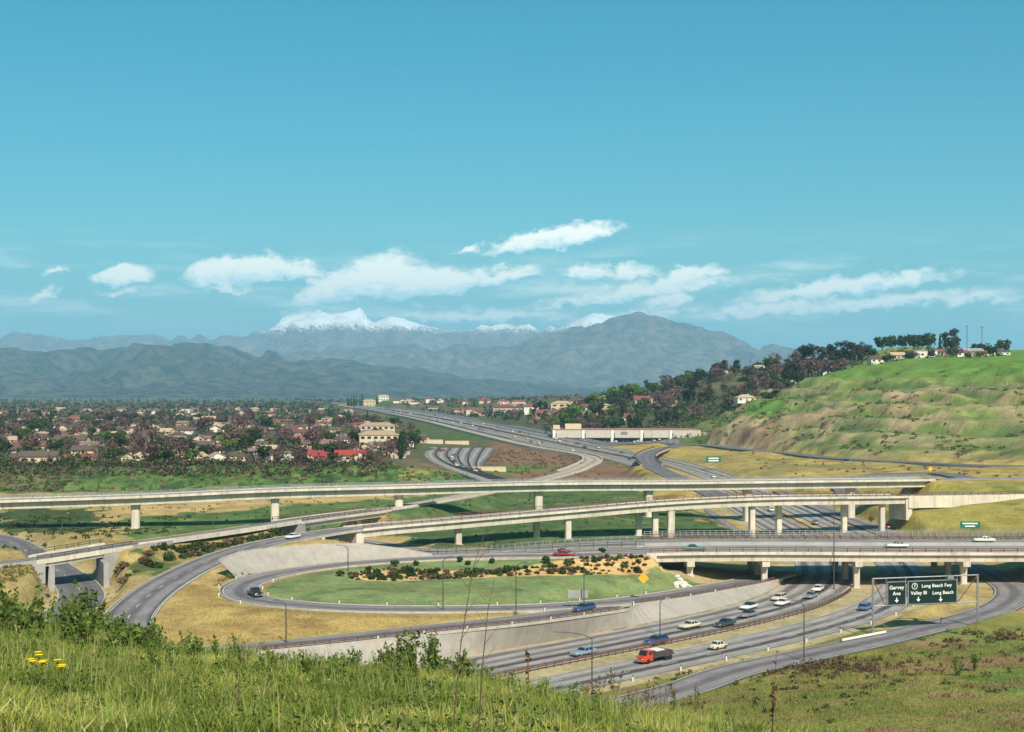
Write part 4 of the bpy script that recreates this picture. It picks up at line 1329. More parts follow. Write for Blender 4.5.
def blob(lobes, k, seed):
    """rough inner masses so that a crown is not see-through everywhere"""
    g = np.random.default_rng(seed)
    vs, fs = [], []
    for (cx, cy, cz, rx, ry, rz) in lobes:
        n0 = len(vs)
        rows, seg = 4, 7
        for i in range(rows + 1):
            ph = math.pi * i / rows
            for j in range(seg):
                an = 2 * math.pi * j / seg
                q = k * g.uniform(.75, 1.15)
                vs.append((cx + rx * q * math.sin(ph) * math.cos(an), cy + ry * q * math.sin(ph) * math.sin(an), cz + rz * q * math.cos(ph)))
        for i in range(rows):
            for j in range(seg):
                fs.append((n0 + i * seg + j, n0 + i * seg + (j + 1) % seg, n0 + (i + 1) * seg + (j + 1) % seg, n0 + (i + 1) * seg + j))
    return np.array(vs), np.array(fs)


def crown(name, lobes, n, size, seed, material, core=.62, aspect=1.0):
    v, f = leaf_cloud(lobes, n, size, seed, aspect=aspect)
    if core:
        v2, f2 = blob(lobes, core, seed + 1)
        f2 = f2 + len(v)
        v, f = np.vstack([v, v2]), np.vstack([f, f2])
    return np_mesh(name, v, f, material)


M_BARK = mat('bark', (0.10, 0.07, 0.05), (0.06, 0.045, 0.035), 2.0, .95, coords='Object')
LM = {
    'dark': leaf_mat('dark_foliage', (0.022, 0.040, 0.014), (0.060, 0.085, 0.028)),
    'mid': leaf_mat('mid_foliage', (0.045, 0.075, 0.018), (0.10, 0.135, 0.035)),
    'bright': leaf_mat('bright_foliage', (0.075, 0.135, 0.022), (0.15, 0.22, 0.04)),
    'mauve': leaf_mat('bare_twigs', (0.085, 0.052, 0.048), (0.21, 0.13, 0.115)),
    'gum': leaf_mat('gum_foliage', (0.022, 0.024, 0.018), (0.075, 0.062, 0.045)),
    'olive': leaf_mat('olive_scrub', (0.10, 0.105, 0.03), (0.21, 0.18, 0.06)),
    'brush': leaf_mat('brown_brush', (0.10, 0.065, 0.04), (0.22, 0.14, 0.08)),
    'weed': leaf_mat('weed_leaves', (0.07, 0.115, 0.025), (0.20, 0.25, 0.065), trans=.3),
    'dry': leaf_mat('dry_weed', (0.12, 0.07, 0.03), (0.28, 0.17, 0.07)),
}


def trunk_mesh(h, r, seed, limbs=4, spread=1.6):
    g = random.Random(seed)
    mb = MB()
    mb.tube([(0, 0, -.6), (g.uniform(-.1, .1), 0, h * .4), (g.uniform(-.2, .2), g.uniform(-.2, .2), h)], [r * 1.2, r, r * .55], 6)
    for k in range(limbs):
        a = 2 * math.pi * k / limbs + g.uniform(-.5, .5)
        z0 = h * g.uniform(.45, .8)
        mb.tube([(0, 0, z0), (math.cos(a) * spread * .5, math.sin(a) * spread * .5, z0 + h * .25), (math.cos(a) * spread, math.sin(a) * spread, z0 + h * .55)], [r * .5, r * .35, r * .15], 5)
    return mb.mesh('trunk', M_BARK, True)


def lobes_round(seed, w, h, z0, n=6):
    g = random.Random(seed)
    out = [(0, 0, z0 + h * .5, w * .36, w * .36, h * .42)]
    for k in range(n):
        a = 2 * math.pi * k / n + g.uniform(-.4, .4)
        d = w * g.uniform(.2, .36)
        q = g.uniform(.6, 1.1)
        out.append((math.cos(a) * d, math.sin(a) * d, z0 + h * g.uniform(.25, .8), w * .22 * q, w * .22 * q, h * .24 * q))
    return out


PROTO = {}


def tree_kind(key, variants):
    PROTO[key] = variants


def tree_proto(name, crown_me, trunk_me):
    return (name, crown_me, trunk_me)


for key, nm, w, h, z0, n, nl, size in (('dark', 'broadleaf_tree', 8, 6.2, 1.6, 260, 6, .62), ('mid', 'broadleaf_tree', 7.5, 6, 1.6, 250, 6, .6), ('bright', 'broadleaf_tree', 8, 6, 1.3, 270, 7, .6)):
    PROTO[key] = [tree_proto(nm, crown('crown', lobes_round(s * 7 + len(key), w, h, z0, nl), n, size, s + 100, LM[key]), trunk_mesh(z0 + h * .45, .28, s)) for s in range(3)]
PROTO['mauve'] = [tree_proto('bare_tree', crown('crown', lobes_round(s + 40, 8.5, 6.5, 1.8, 7), 330, .42, s + 300, LM['mauve'], core=0.0, aspect=1.7), trunk_mesh(5.2, .26, s + 9, 7, 2.6)) for s in range(3)]
PROTO['cypress'] = [tree_proto('cypress_tree', crown('crown', [(0, 0, 2.2, 1.25, 1.25, 2.2), (0, 0, 5, 1.35, 1.35, 3), (0, 0, 8.2, 1.0, 1.0, 3), (.1, 0, 10.8, .5, .5, 2.2)], 240, .45, 55 + s, LM['dark'], core=.8), trunk_mesh(3, .22, 3, 0)) for s in range(2)]
PROTO['gum'] = []
for s in range(3):
    g = random.Random(s + 70)
    lob = [(g.uniform(-2.6, 2.6), g.uniform(-2.2, 2.2), g.uniform(5, 15.5), g.uniform(1.2, 2.3), g.uniform(1.2, 2.3), g.uniform(1.0, 2.0)) for _ in range(11)] + [(0, 0, 15.5, 2, 2, 1.6), (0, 0, 9, 2.2, 2.2, 3)]
    PROTO['gum'].append(tree_proto('gum_tree', crown('crown', lob, 420, .62, s + 600, LM['gum'], core=.5), trunk_mesh(12, .38, s + 22, 7, 2.4)))
fv, ff = [], []
gp = random.Random(5)
for k in range(26):
    a = 2 * math.pi * k / 26 + gp.uniform(-.1, .1)
    up = gp.uniform(-.2, .9)
    prev = None
    pts = []
    for i in range(5):
        t = i / 4
        rr = 2.3 * t
        pts.append((math.cos(a) * rr, math.sin(a) * rr, 8.5 + up * rr - 1.3 * t * t * 1.5))
    wd = [.12, .3, .3, .22, .04]
    n0 = len(fv)
    for p, w_ in zip(pts, wd):
        fv += [(p[0] - math.sin(a) * w_, p[1] + math.cos(a) * w_, p[2]), (p[0] + math.sin(a) * w_, p[1] - math.cos(a) * w_, p[2])]
    for i in range(4):
        ff.append((n0 + 2 * i, n0 + 2 * i + 1, n0 + 2 * i + 3, n0 + 2 * i + 2))
PROTO['palm'] = [tree_proto('palm_tree', np_mesh('fronds', np.array(fv), np.array(ff), LM['mid']), trunk_mesh(8.5, .2, 4, 0))]

TREE_WORDS = {'dark': 'dark green round-crowned tree', 'mid': 'mid green bushy tree', 'bright': 'bright green leafy tree', 'mauve': 'leafless mauve-brown tree', 'cypress': 'narrow dark cypress', 'gum': 'tall ragged dark gum tree', 'palm': 'slim palm with arching fronds'}
NT_ = [0]


def plant_tree(key, x, y, s=1.0, where='in the valley suburb', group='trees of the valley suburb', sz=None, extra=''):
    nm, cm, tm = random.choice(PROTO[key])
    if where == 'in the valley suburb':
        where = ('at the suburb edge above the green bank' if y < 720 else 'among the first rows of suburb houses' if y < 900 else 'deep in the valley suburb')
    elif where == 'on the wooded hill':
        where = ('on the hilltop by the houses' if x > 250 else 'on the hill shoulder beside the grassy slope' if x > 165 else 'in the wood behind the long store')
    size_ = 'large ' if s > 1.18 else 'small ' if s < .92 else 'medium-sized '
    if not extra: extra = size_ + TREE_WORDS[key]
    sink = .15 + (1.1 * s if key in ('dark', 'mid') and where.startswith('on the hill') else 0)
    root = empty(nm, (x, y, ground_z(x, y) - sink), random.uniform(0, 6.28), (extra or TREE_WORDS[key]) + ' ' + where, 'tree', group)
    root.scale = (s * random.uniform(.85, 1.15), s * random.uniform(.85, 1.15), s * (sz or random.uniform(.8, 1.15)))
    link('crown' if nm != 'palm_tree' else 'fronds', cm, root)
    link('trunk', tm, root)
    NT_[0] += 1
    return root


# ------------------------------------------------------------------ houses
WALLS = {'cream': (0.62, 0.50, 0.34), 'white': (0.72, 0.66, 0.56), 'pink-beige': (0.56, 0.40, 0.31), 'yellow-cream': (0.62, 0.50, 0.26)}
ROOFS = {'dark brown': ((0.085, 0.055, 0.05), (0.13, 0.085, 0.075)), 'brick red': ((0.16, 0.052, 0.045), (0.23, 0.08, 0.065)), 'bright red': ((0.32, 0.035, 0.04), (0.25, 0.04, 0.04)), 'grey': ((0.25, 0.245, 0.24), (0.35, 0.34, 0.33)),
         'mauve': ((0.17, 0.095, 0.10), (0.24, 0.14, 0.14)), 'tan': ((0.40, 0.29, 0.19), (0.48, 0.36, 0.25))}
WM = {k: mat('stucco_' + k.replace('-', '_'), v, tuple(c * .85 for c in v), 1.2, .95, coords='Object') for k, v in WALLS.items()}
RM = {k: mat('roofing_' + k.replace(' ', '_'), v[0], v[1], 1.6, .9, .2, coords='Object', vary=.12) for k, v in ROOFS.items()}
M_DOOR = mat('painted_door', (0.22, 0.12, 0.07), (0.16, 0.09, 0.05), 3, .6, coords='Object')
HOUSE_ME = {}


def house_meshes(shape):
    """wall, roof, window and door shapes of one house type (front faces -y)"""
    if shape in HOUSE_ME: return HOUSE_ME[shape]
    l, w, h, pitch, kind = {'long gabled': (16, 8.5, 3.0, .38, 'g'), 'small gabled': (10.5, 8, 2.9, .45, 'g'), 'hipped': (13, 9.5, 3.0, .36, 'h'), 'gable-fronted': (8.5, 12, 3.2, .42, 'f'),
                            'flat': (15, 11, 3.8, 0, 'flat'), 'two-storey hipped': (13, 10, 5.8, .33, 'h'), 'cross-gabled': (15, 8, 3.0, .42, 'c')}[shape]
    X, Y_ = l / 2, w / 2
    wl, rf = MB(), MB()
    ov = .55
    if kind == 'g' or kind == 'c':
        r = w / 2 * pitch * 1.2
        wl.prism([(-Y_, -1.2), (Y_, -1.2), (Y_, h), (0, h + r), (-Y_, h)], -X, X, axis='x')
        for s in (1, -1):
            a = (Y_ + ov) * s
            zz = h - ov * r / Y_
            rf.hexa([(-X - ov, a, zz + .02), (X + ov, a, zz + .02), (X + ov, 0, h + r + .02), (-X - ov, 0, h + r + .02), (-X - ov, a, zz + .24), (X + ov, a, zz + .24), (X + ov, 0, h + r + .24), (-X - ov, 0, h + r + .24)])
        if kind == 'c':
            wl.prism([(1.0, -1.2), (6.4, -1.2), (6.4, h), (3.7, h + 1.5), (1.0, h)], -Y_ - 2.6, 0)
            for s in (1, -1):
                e = 3.7 + s * 3.2
                rf.hexa([(e, -Y_ - 3.1, h - .25), (e, -.6, h - .25), (3.7, -.6, h + 1.56), (3.7, -Y_ - 3.1, h + 1.56), (e, -Y_ - 3.1, h - .05), (e, -.6, h - .05), (3.7, -.6, h + 1.78), (3.7, -Y_ - 3.1, h + 1.78)])
    elif kind == 'f':
        r = l / 2 * pitch * 1.2
        wl.prism([(-X, -1.2), (X, -1.2), (X, h), (0, h + r), (-X, h)], -Y_, Y_)
        for s in (1, -1):
            a = (X + ov) * s
            zz = h - ov * r / X
            rf.hexa([(a, -Y_ - ov, zz + .02), (a, Y_ + ov, zz + .02), (0, Y_ + ov, h + r + .02), (0, -Y_ - ov, h + r + .02), (a, -Y_ - ov, zz + .24), (a, Y_ + ov, zz + .24), (0, Y_ + ov, h + r + .24), (0, -Y_ - ov, h + r + .24)])
    elif kind == 'h':
        r = w / 2 * pitch * 1.3
        wl.box(-X, X, -Y_, Y_, -1.2, h)
        a, b = X + ov, Y_ + ov
        q = X - Y_ * .9
        base = [(-a, -b, h), (a, -b, h), (a, b, h), (-a, b, h)]
        R1, R2_ = (-q, 0, h + r), (q, 0, h + r)
        rf.quad(base[0], base[1], R2_, R1); rf.quad(base[2], base[3], R1, R2_); rf.tri(base[1], base[2], R2_); rf.tri(base[3], base[0], R1)
        rf.box(-a, a, -b, b, h - .16, h - .004)
    else:
        wl.box(-X, X, -Y_, Y_, -1.2, h)
        rf.box(-X - .4, X + .4, -Y_ - .4, Y_ + .4, h, h + .35)
    win = MB(); win.box(-.75, .75, -.07, .05, -.55, .55)
    dr = MB(); dr.box(-.5, .5, -.08, .05, 0, 2.1)
    ch = MB(); ch.box(-.4, .4, -.35, .35, -1.6, 1.0); ch.box(-.48, .48, -.43, .43, 1.0, 1.12)
    spots = []
    n = max(2, int(l / 3.4))
    storeys = 2 if h > 5 else 1
    for st in range(storeys):
        for k in range(n):
            x = -X + (k + .5) * l / n
            if kind == 'c' and .6 < x < 6.8: continue
            if st == 0 and k == n // 2 and kind != 'c': continue
            spots.append((x, -Y_ - .02, 1.55 + st * 2.8))
    HOUSE_ME[shape] = (wl, rf, win.mesh('window', M_GLASS), dr.mesh('door', M_DOOR), ch, spots, (-X + (n // 2 + .5) * l / n, -Y_ - .02, 0), (X * .4, Y_ * .35, h + (.8 if kind == 'flat' else 1.4)), {})
    return HOUSE_ME[shape]


NH = [0]


def house(x, y, rz, shape, wallc, roofc, where, group, detail=True, s=1.0, z=None, label=None):
    wl, rf, wm, dm, ch, spots, dspot, cspot, cache = house_meshes(shape)
    key = (wallc, roofc)
    if key not in cache:
        cache[key] = (wl.mesh('wall', WM[wallc]), rf.mesh('roof', RM[roofc]))
    if 'ch' + wallc not in cache:
        cache['ch' + wallc] = ch.mesh('chimney', WM[wallc])
    me_w, me_r = cache[key]
    root = empty('house', (x, y, ground_z(x, y) if z is None else z), rz, label or f'{wallc} stucco house with a {roofc} {shape} roof {where}', 'house', group)
    root.scale = (s, s, s)
    link('wall', me_w, root)
    r_ = link('roof', me_r, root)
    if detail:
        for sp_ in spots: link('window', wm, root, sp_)
        link('door', dm, root, dspot)
        if shape not in ('flat',): link('chimney', cache['ch' + wallc], r_, cspot)
    NH[0] += 1
    return root


TAKEN = []
SUB, SUBG = 'in the valley suburb', 'houses of the valley suburb'


def free(x, y, d):
    return all((x - a) ** 2 + (y - b) ** 2 > (d + e) ** 2 for a, b, e in TAKEN)


def at(px, py, z):
    x, y, _ = W(px, py, z)
    return x, y


for (px, py, z, shape, wc, rc, rz, s) in [
    (352, 461, 12.5, 'cross-gabled', 'cream', 'bright red', .08, 1.25), (321, 467, 12.4, 'small gabled', 'pink-beige', 'bright red', .15, .95), (276, 460, 12.3, 'flat', 'white', 'grey', -.35, 1.1), (318, 449, 12.4, 'long gabled', 'pink-beige', 'mauve', .05, 1.35),
    (316, 457, 12.4, 'small gabled', 'cream', 'bright red', 0, .9), (283, 428, 12.5, 'cross-gabled', 'white', 'brick red', -.1, 1.5), (128, 468, 12.4, 'gable-fronted', 'cream', 'mauve', .2, .9), (199, 465, 12.3, 'gable-fronted', 'yellow-cream', 'tan', -.1, .95),
    (217, 462, 12.3, 'gable-fronted', 'white', 'tan', .3, 1.05), (200, 450, 12.4, 'long gabled', 'cream', 'dark brown', .05, 1.25), (143, 433, 12.5, 'cross-gabled', 'cream', 'tan', .1, 1.4), (167, 436, 12.5, 'small gabled', 'yellow-cream', 'tan', -.4, 1.2),
    (216, 433, 12.5, 'gable-fronted', 'white', 'brick red', .1, 1.2), (229, 435, 12.5, 'gable-fronted', 'white', 'brick red', 0, 1.2), (246, 430, 12.5, 'hipped', 'white', 'brick red', .2, 1.3), (256, 440, 12.5, 'gable-fronted', 'white', 'dark brown', -.2, 1.1),
    (40, 462, 12.6, 'long gabled', 'cream', 'dark brown', .05, 1.3), (22, 464, 12.6, 'small gabled', 'yellow-cream', 'dark brown', 0, 1.0), (30, 451, 12.6, 'long gabled', 'cream', 'brick red', .1, 1.3), (72, 445, 12.6, 'long gabled', 'yellow-cream', 'dark brown', -.1, 1.5),
    (75, 424, 12.7, 'hipped', 'pink-beige', 'brick red', 0, 1.8), (262, 466, 12.3, 'small gabled', 'white', 'dark brown', .3, .8), (330, 426, 12.4, 'gable-fronted', 'cream', 'tan', .2, 1.4), (300, 436, 12.4, 'small gabled', 'pink-beige', 'brick red', -.3, 1.2),
    (256, 455, 12.4, 'small gabled', 'white', 'mauve', .1, .9), (340, 440, 12.4, 'hipped', 'cream', 'mauve', .2, 1.0), (232, 446, 12.4, 'small gabled', 'cream', 'mauve', -.5, 1.0), (176, 457, 12.4, 'hipped', 'pink-beige', 'mauve', .1, 1.0), (100, 452, 12.5, 'hipped', 'pink-beige', 'dark brown', .4, 1.0),
    (90, 466, 12.4, 'small gabled', 'pink-beige', 'brick red', .1, .8), (62, 470, 12.4, 'small gabled', 'cream', 'brick red', .3, .7)]:
    x, y = at(px, py, z)
    if y < 648:
        x, y = x * (650 + (px % 7) * 3) / y, 650 + (px % 7) * 3
    house(x, y, rz, shape, wc, rc, SUB, SUBG, True, s * .82)
    TAKEN.append((x, y, 9 * s))

rs = random.Random(21)
tries = 0
while NH[0] < 238 and tries < 6000:
    tries += 1
    y = 650 + 1450 * rs.random() ** 1.3
    x = rs.uniform(-.40 * y, -40 - (y - 700) * .02)
    gx_ = PG[int(np.argmin(np.abs(PG[:, 1] - y)))][0]
    if x > gx_ - 40 or (x > -62 and y < 960) or not free(x, y, 9): continue
    # rows along the streets
    y = round(y / 42) * 42 + rs.uniform(-5, 5)
    if not free(x, y, 9): continue
    shape = rs.choice(['long gabled', 'small gabled', 'hipped', 'gable-fronted', 'cross-gabled', 'hipped', 'small gabled'])
    house(x, y, rs.choice([0, .1, -.15, .25, -.4, math.pi / 2]), shape, rs.choice(list(WALLS)), rs.choice(['dark brown', 'brick red', 'mauve', 'tan', 'mauve', 'dark brown', 'dark brown', 'tan']), SUB, SUBG, y < 1050, rs.uniform(.75, 1.05))
    TAKEN.append((x, y, 8))
n0 = NH[0]
tries = 0
while NH[0] < n0 + 42 and tries < 4000:           # beyond the far freeway
    tries += 1
    y = rs.uniform(1230, 2500)
    ax = PA[int(np.argmin(np.abs(PA[:, 1] - y)))][0]
    x = ax + 56 + rs.random() * (170 - (y - 1200) * .02)
    if not free(x, y, 8): continue
    house(x, y, rs.uniform(-.5, .5), rs.choice(['long gabled', 'hipped', 'gable-fronted', 'two-storey hipped', 'cross-gabled']), rs.choice(['cream', 'white', 'yellow-cream', 'pink-beige']), rs.choice(['brick red', 'tan', 'dark brown', 'brick red']),
          'beyond the far freeway', 'houses beyond the far freeway', y < 1500, rs.uniform(1.1, 1.5))
    TAKEN.append((x, y, 9))
for (px, py, yy, shape, wc, rc, rz, s) in [(745, 402, 1072, 'hipped', 'white', 'tan', .1, 1.25), (796, 394, 1110, 'hipped', 'white', 'tan', .2, 1.0), (823, 377, 1150, 'gable-fronted', 'white', 'tan', .4, 1.2), (880, 357, 1120, 'long gabled', 'white', 'dark brown', .1, 1.3), (897, 357, 1118, 'small gabled', 'cream', 'tan', 0, 1.2),
                                          (922, 357, 1112, 'flat', 'white', 'grey', .1, 1.5), (941, 355, 1125, 'cross-gabled', 'pink-beige', 'brick red', -.2, 1.2), (962, 352, 1130, 'hipped', 'white', 'brick red', .2, 1.2), (972, 350, 1160, 'long gabled', 'white', 'grey', .1, 1.2), (985, 353, 1120, 'small gabled', 'cream', 'brick red', 0, 1.0),
                                          (627, 405, 1180, 'hipped', 'cream', 'brick red', .3, 1.1), (668, 398, 1220, 'long gabled', 'yellow-cream', 'tan', -.2, 1.1), (722, 380, 1330, 'long gabled', 'cream', 'tan', 0, 1.3), (765, 372, 1400, 'long gabled', 'yellow-cream', 'tan', .1, 1.6), (770, 393, 1140, 'small gabled', 'white', 'dark brown', .2, 1.0), (1000, 352, 1130, 'hipped', 'white', 'dark brown', 0, 1.2)]:
    x = (px - 512) * yy / FPX
    house(x, yy, rz, shape, wc, rc, 'on the wooded hill', 'houses on the hill', True, s * .86)
    TAKEN.append((x, yy, 9))

# ------------------------------------------------------------------ larger buildings
M_PANEL = mat('ribbed_beige_panel', (0.52, 0.455, 0.39), (0.45, 0.40, 0.34), .6, .85)
M_SHADE = mat('shop_window_glass', (0.03, 0.03, 0.035), None, 1, .1, spec=.6)
bx0, by0 = 30.0, 1036.0
st = empty('department_store', (bx0, by0, 8.0), R(0), 'long low store with beige front panels, pale pilasters and a dark row of shop windows', 'store')
L_ = 108.0
b_ = MB(); b_.box(0, L_, .8, 42, -2, 8.8); b_.build('wall', M_CONC, st)
b_ = MB(); b_.box(-.5, L_ + .5, .1, 42.5, 8.8, 9.2); b_.build('roof', mat('store_roof', (0.33, 0.16, 0.13), (0.28, 0.14, 0.11), .3), st)
for k in range(5):
    a, c_ = k * 21.6 + 2.4, (k + 1) * 21.6 - .3
    p_ = MB(); p_.box(a, c_, .2, .9, 3.2, 8.7); p_.build('front_panel', M_PANEL, st)
    g_ = MB(); g_.box(a, c_, .45, .85, .15, 2.9); g_.build('shop_window', M_SHADE, st)
    q_ = MB(); q_.box(a - 2.2, a - .2, -.1, .9, 0, 8.75); q_.build('pilaster', M_WHITE, st)
    ds = MB(); ds.box(a - .1, a + .5, .1, .19, 0, 6.5); ds.build('dark_slot', M_SHADE, st)
    cn = MB(); cn.box(a - .2, c_ + .2, -2.6, .35, 2.95, 3.2); cn.build('canopy', M_DARKST, st)
q_ = MB(); q_.box(L_ - .2, L_ + 1.6, -.1, .9, 0, 8.75); q_.build('pilaster', WM['cream'], st)
an = MB(); an.box(L_ + 1.7, L_ + 19, 4, 24, -2, 6.2); an.build('annex', WM['cream'], st)
an = MB(); an.box(L_ + 1.6, L_ + 19.4, 3.6, 24.4, 6.2, 6.8); an.build('annex_roof', RM['tan'], st)
for k in range(4):
    w_ = MB(); w_.box(L_ + 3.5 + k * 4, L_ + 5.6 + k * 4, 3.85, 4.1, 2.8, 4.6); w_.build('window', M_GLASS, st)
u_ = MB(); u_.box(10, 22, 16, 30, 9.2, 13); u_.build('penthouse', WM['cream'], st)
u_ = MB(); u_.box(1, 6, 16, 26, 9.2, 12); u_.build('penthouse', WM['cream'], st)
sg = MB(); sg.box(50.5, 55.5, 0, .22, 5.6, 7.6); sg.build('wall_sign', mat('grey_sign', (0.22, 0.22, 0.25), (0.16, 0.16, 0.2), 2), st)

def block(name, x, y, w, d, h, wc, rc, label, cat='building', rz=0.0, rows=2, cols=6, z=None):
    root = empty(name, (x, y, ground_z(x, y) if z is None else z), rz, label, cat)
    m = MB(); m.box(-w / 2, w / 2, 0, d, -2, h); m.build('wall', WM[wc], root)
    m = MB(); m.box(-w / 2 - .5, w / 2 + .5, -.5, d + .5, h, h + .5); m.prism([(-w / 2 - .5, h + .5), (w / 2 + .5, h + .5), (w / 2 - d * .4, h + 2.6), (-w / 2 + d * .4, h + 2.6)], -.5, d + .5)
    m.build('roof', RM[rc], root)
    wm_ = MB(); wm_.box(-w / cols * .28, w / cols * .28, -.1, .05, -.7, .8); me_ = wm_.mesh('window', M_GLASS)
    for r_ in range(rows):
        for c_ in range(cols):
            link('window', me_, root, (-w / 2 + (c_ + .5) * w / cols, -.02, (r_ + .55) * h / rows))
    return root

x, y = at(379, 447, 11); block('apartment_building', x, y, 24, 14, 7.2, 'cream', 'tan', 'cream two-storey apartment block with a tan roof beside the dark cypress', rz=.15)
x, y = at(375, 436, 12); block('apartment_building', x, y + 20, 26, 12, 7, 'cream', 'tan', 'cream apartment block standing behind the other one by the cypress', rz=.1)
x, y = at(516, 420, 8); block('motel', x, y, 60, 16, 6, 'cream', 'brick red', 'long low cream motel with a red roof beyond the far freeway', rz=-.05, rows=1, cols=10)
x, y = at(562, 428, 9); block('office_building', x, y, 22, 16, 9, 'cream', 'tan', 'plain cream office block next to the long store', rows=2, cols=3)
x = (369 - 512) * 2560 / FPX; block('mansion', x, 2560, 24, 16, 10.5, 'yellow-cream', 'tan', 'pale yellow mansion on the knoll among cypresses', rows=2, cols=4)
x = (383 - 512) * 2565 / FPX; block('mansion', x, 2565, 20, 16, 9, 'white', 'tan', 'smaller white mansion on the knoll', rows=2, cols=4)
def low_wall(px0, px1, py, z, h, label):
    a, b = W(px0, py, z), W(px1, py, z)
    m = MB(); L1 = b[0] - a[0]
    m.box(-L1 / 2, L1 / 2, -.25, .25, -1.5, h); m.box(-L1 / 2, L1 / 2, -.35, .35, h, h + .2)
    o = m.build('boundary_wall', WM['cream'], None, ((a[0] + b[0]) / 2, a[1], ground_z((a[0] + b[0]) / 2, a[1])))
    tag(o, label, 'wall')
low_wall(424, 443, 445, 8.6, 2.6, 'cream wall behind the paved yard, next to the cypress')
low_wall(445, 469, 444.5, 8.6, 2.3, 'cream wall behind the paved yard, next to the ramp parapet')
low_wall(471, 506, 470.5, 6.5, 1.9, 'cream wall at the mouth of the paved yard beside the brown bank')

# ------------------------------------------------------------------ trees
def try_tree(key, x, y, s, **kw):
    if on_road(x, y) or not free(x, y, 2.0 * s): return False
    plant_tree(key, x, y, s, **kw)
    return True


rt = random.Random(4)
random.seed(99)
cnt, tries = 0, 0
while cnt < 185 and tries < 5000:
    tries += 1
    y = 640 + 900 * rt.random() ** 1.5
    x = rt.uniform(-.40 * y, -30 - (y - 700) * .02)
    gx_ = PG[int(np.argmin(np.abs(PG[:, 1] - y)))][0]
    if x > gx_ - (16 if y < 950 else 48) or (x > -60 and y < 940): continue
    key = rt.choices(['dark', 'mid', 'bright', 'mauve', 'cypress', 'palm'], [32, 18, 5, 42, 5, 4])[0]
    s = rt.uniform(.75, 1.3) * (0.95 if y < 760 else 1.2)
    cnt += bool(try_tree(key, x, y, s * (1.2 if key == 'mauve' else 1)))
for (px, py, key, s, ex) in [(108, 447, 'bright', 1.5, ''), (401, 456, 'cypress', 1.5, 'large dark columnar cypress'), (404, 452, 'cypress', 1.25, 'large dark columnar cypress'), (97, 432, 'dark', 1.3, ''), (180, 424, 'dark', 1.2, '')]:
    x, y = at(px, py, 12)
    plant_tree(key, x, y, s, extra=ex, where='beside the apartment block' if key == 'cypress' else SUB, group='cypresses by the apartment block' if key == 'cypress' else 'trees of the valley suburb')
for k in range(9):
    x = (rt.uniform(343, 362) - 512) * 2550 / FPX
    plant_tree('cypress', x, 2545 + rt.uniform(-30, 30), rt.uniform(1.2, 1.9), where='on the mansion knoll', group='cypresses on the knoll')
for k in range(3):
    x = (rt.uniform(374, 378) - 512) * 2550 / FPX
    plant_tree('cypress', x, 2560, rt.uniform(1.0, 1.3), where='on the mansion knoll', group='cypresses on the knoll')
cnt, tries = 0, 0
HILLG = dict(where='on the wooded hill', group='trees of the wooded hill')
while cnt < 88 and tries < 5000:
    tries += 1
    px = rt.uniform(560, 800); yy = rt.uniform(1085, 1420)
    x = (px - 512) * yy / FPX
    if x < 20: continue
    if yy < 1100 + max(0, (px - 700)) * .6: continue
    key = rt.choices(['dark', 'mid', 'bright', 'gum', 'mauve'], [26, 20, 14, 16, 24])[0] if px < 690 else rt.choices(['dark', 'mid', 'gum', 'mauve'], [30, 8, 36, 30])[0]
    s = rt.uniform(1.4, 2.3) if key != 'gum' else rt.uniform(.8, 1.3)
    cnt += bool(try_tree(key, x, yy, s, **HILLG))
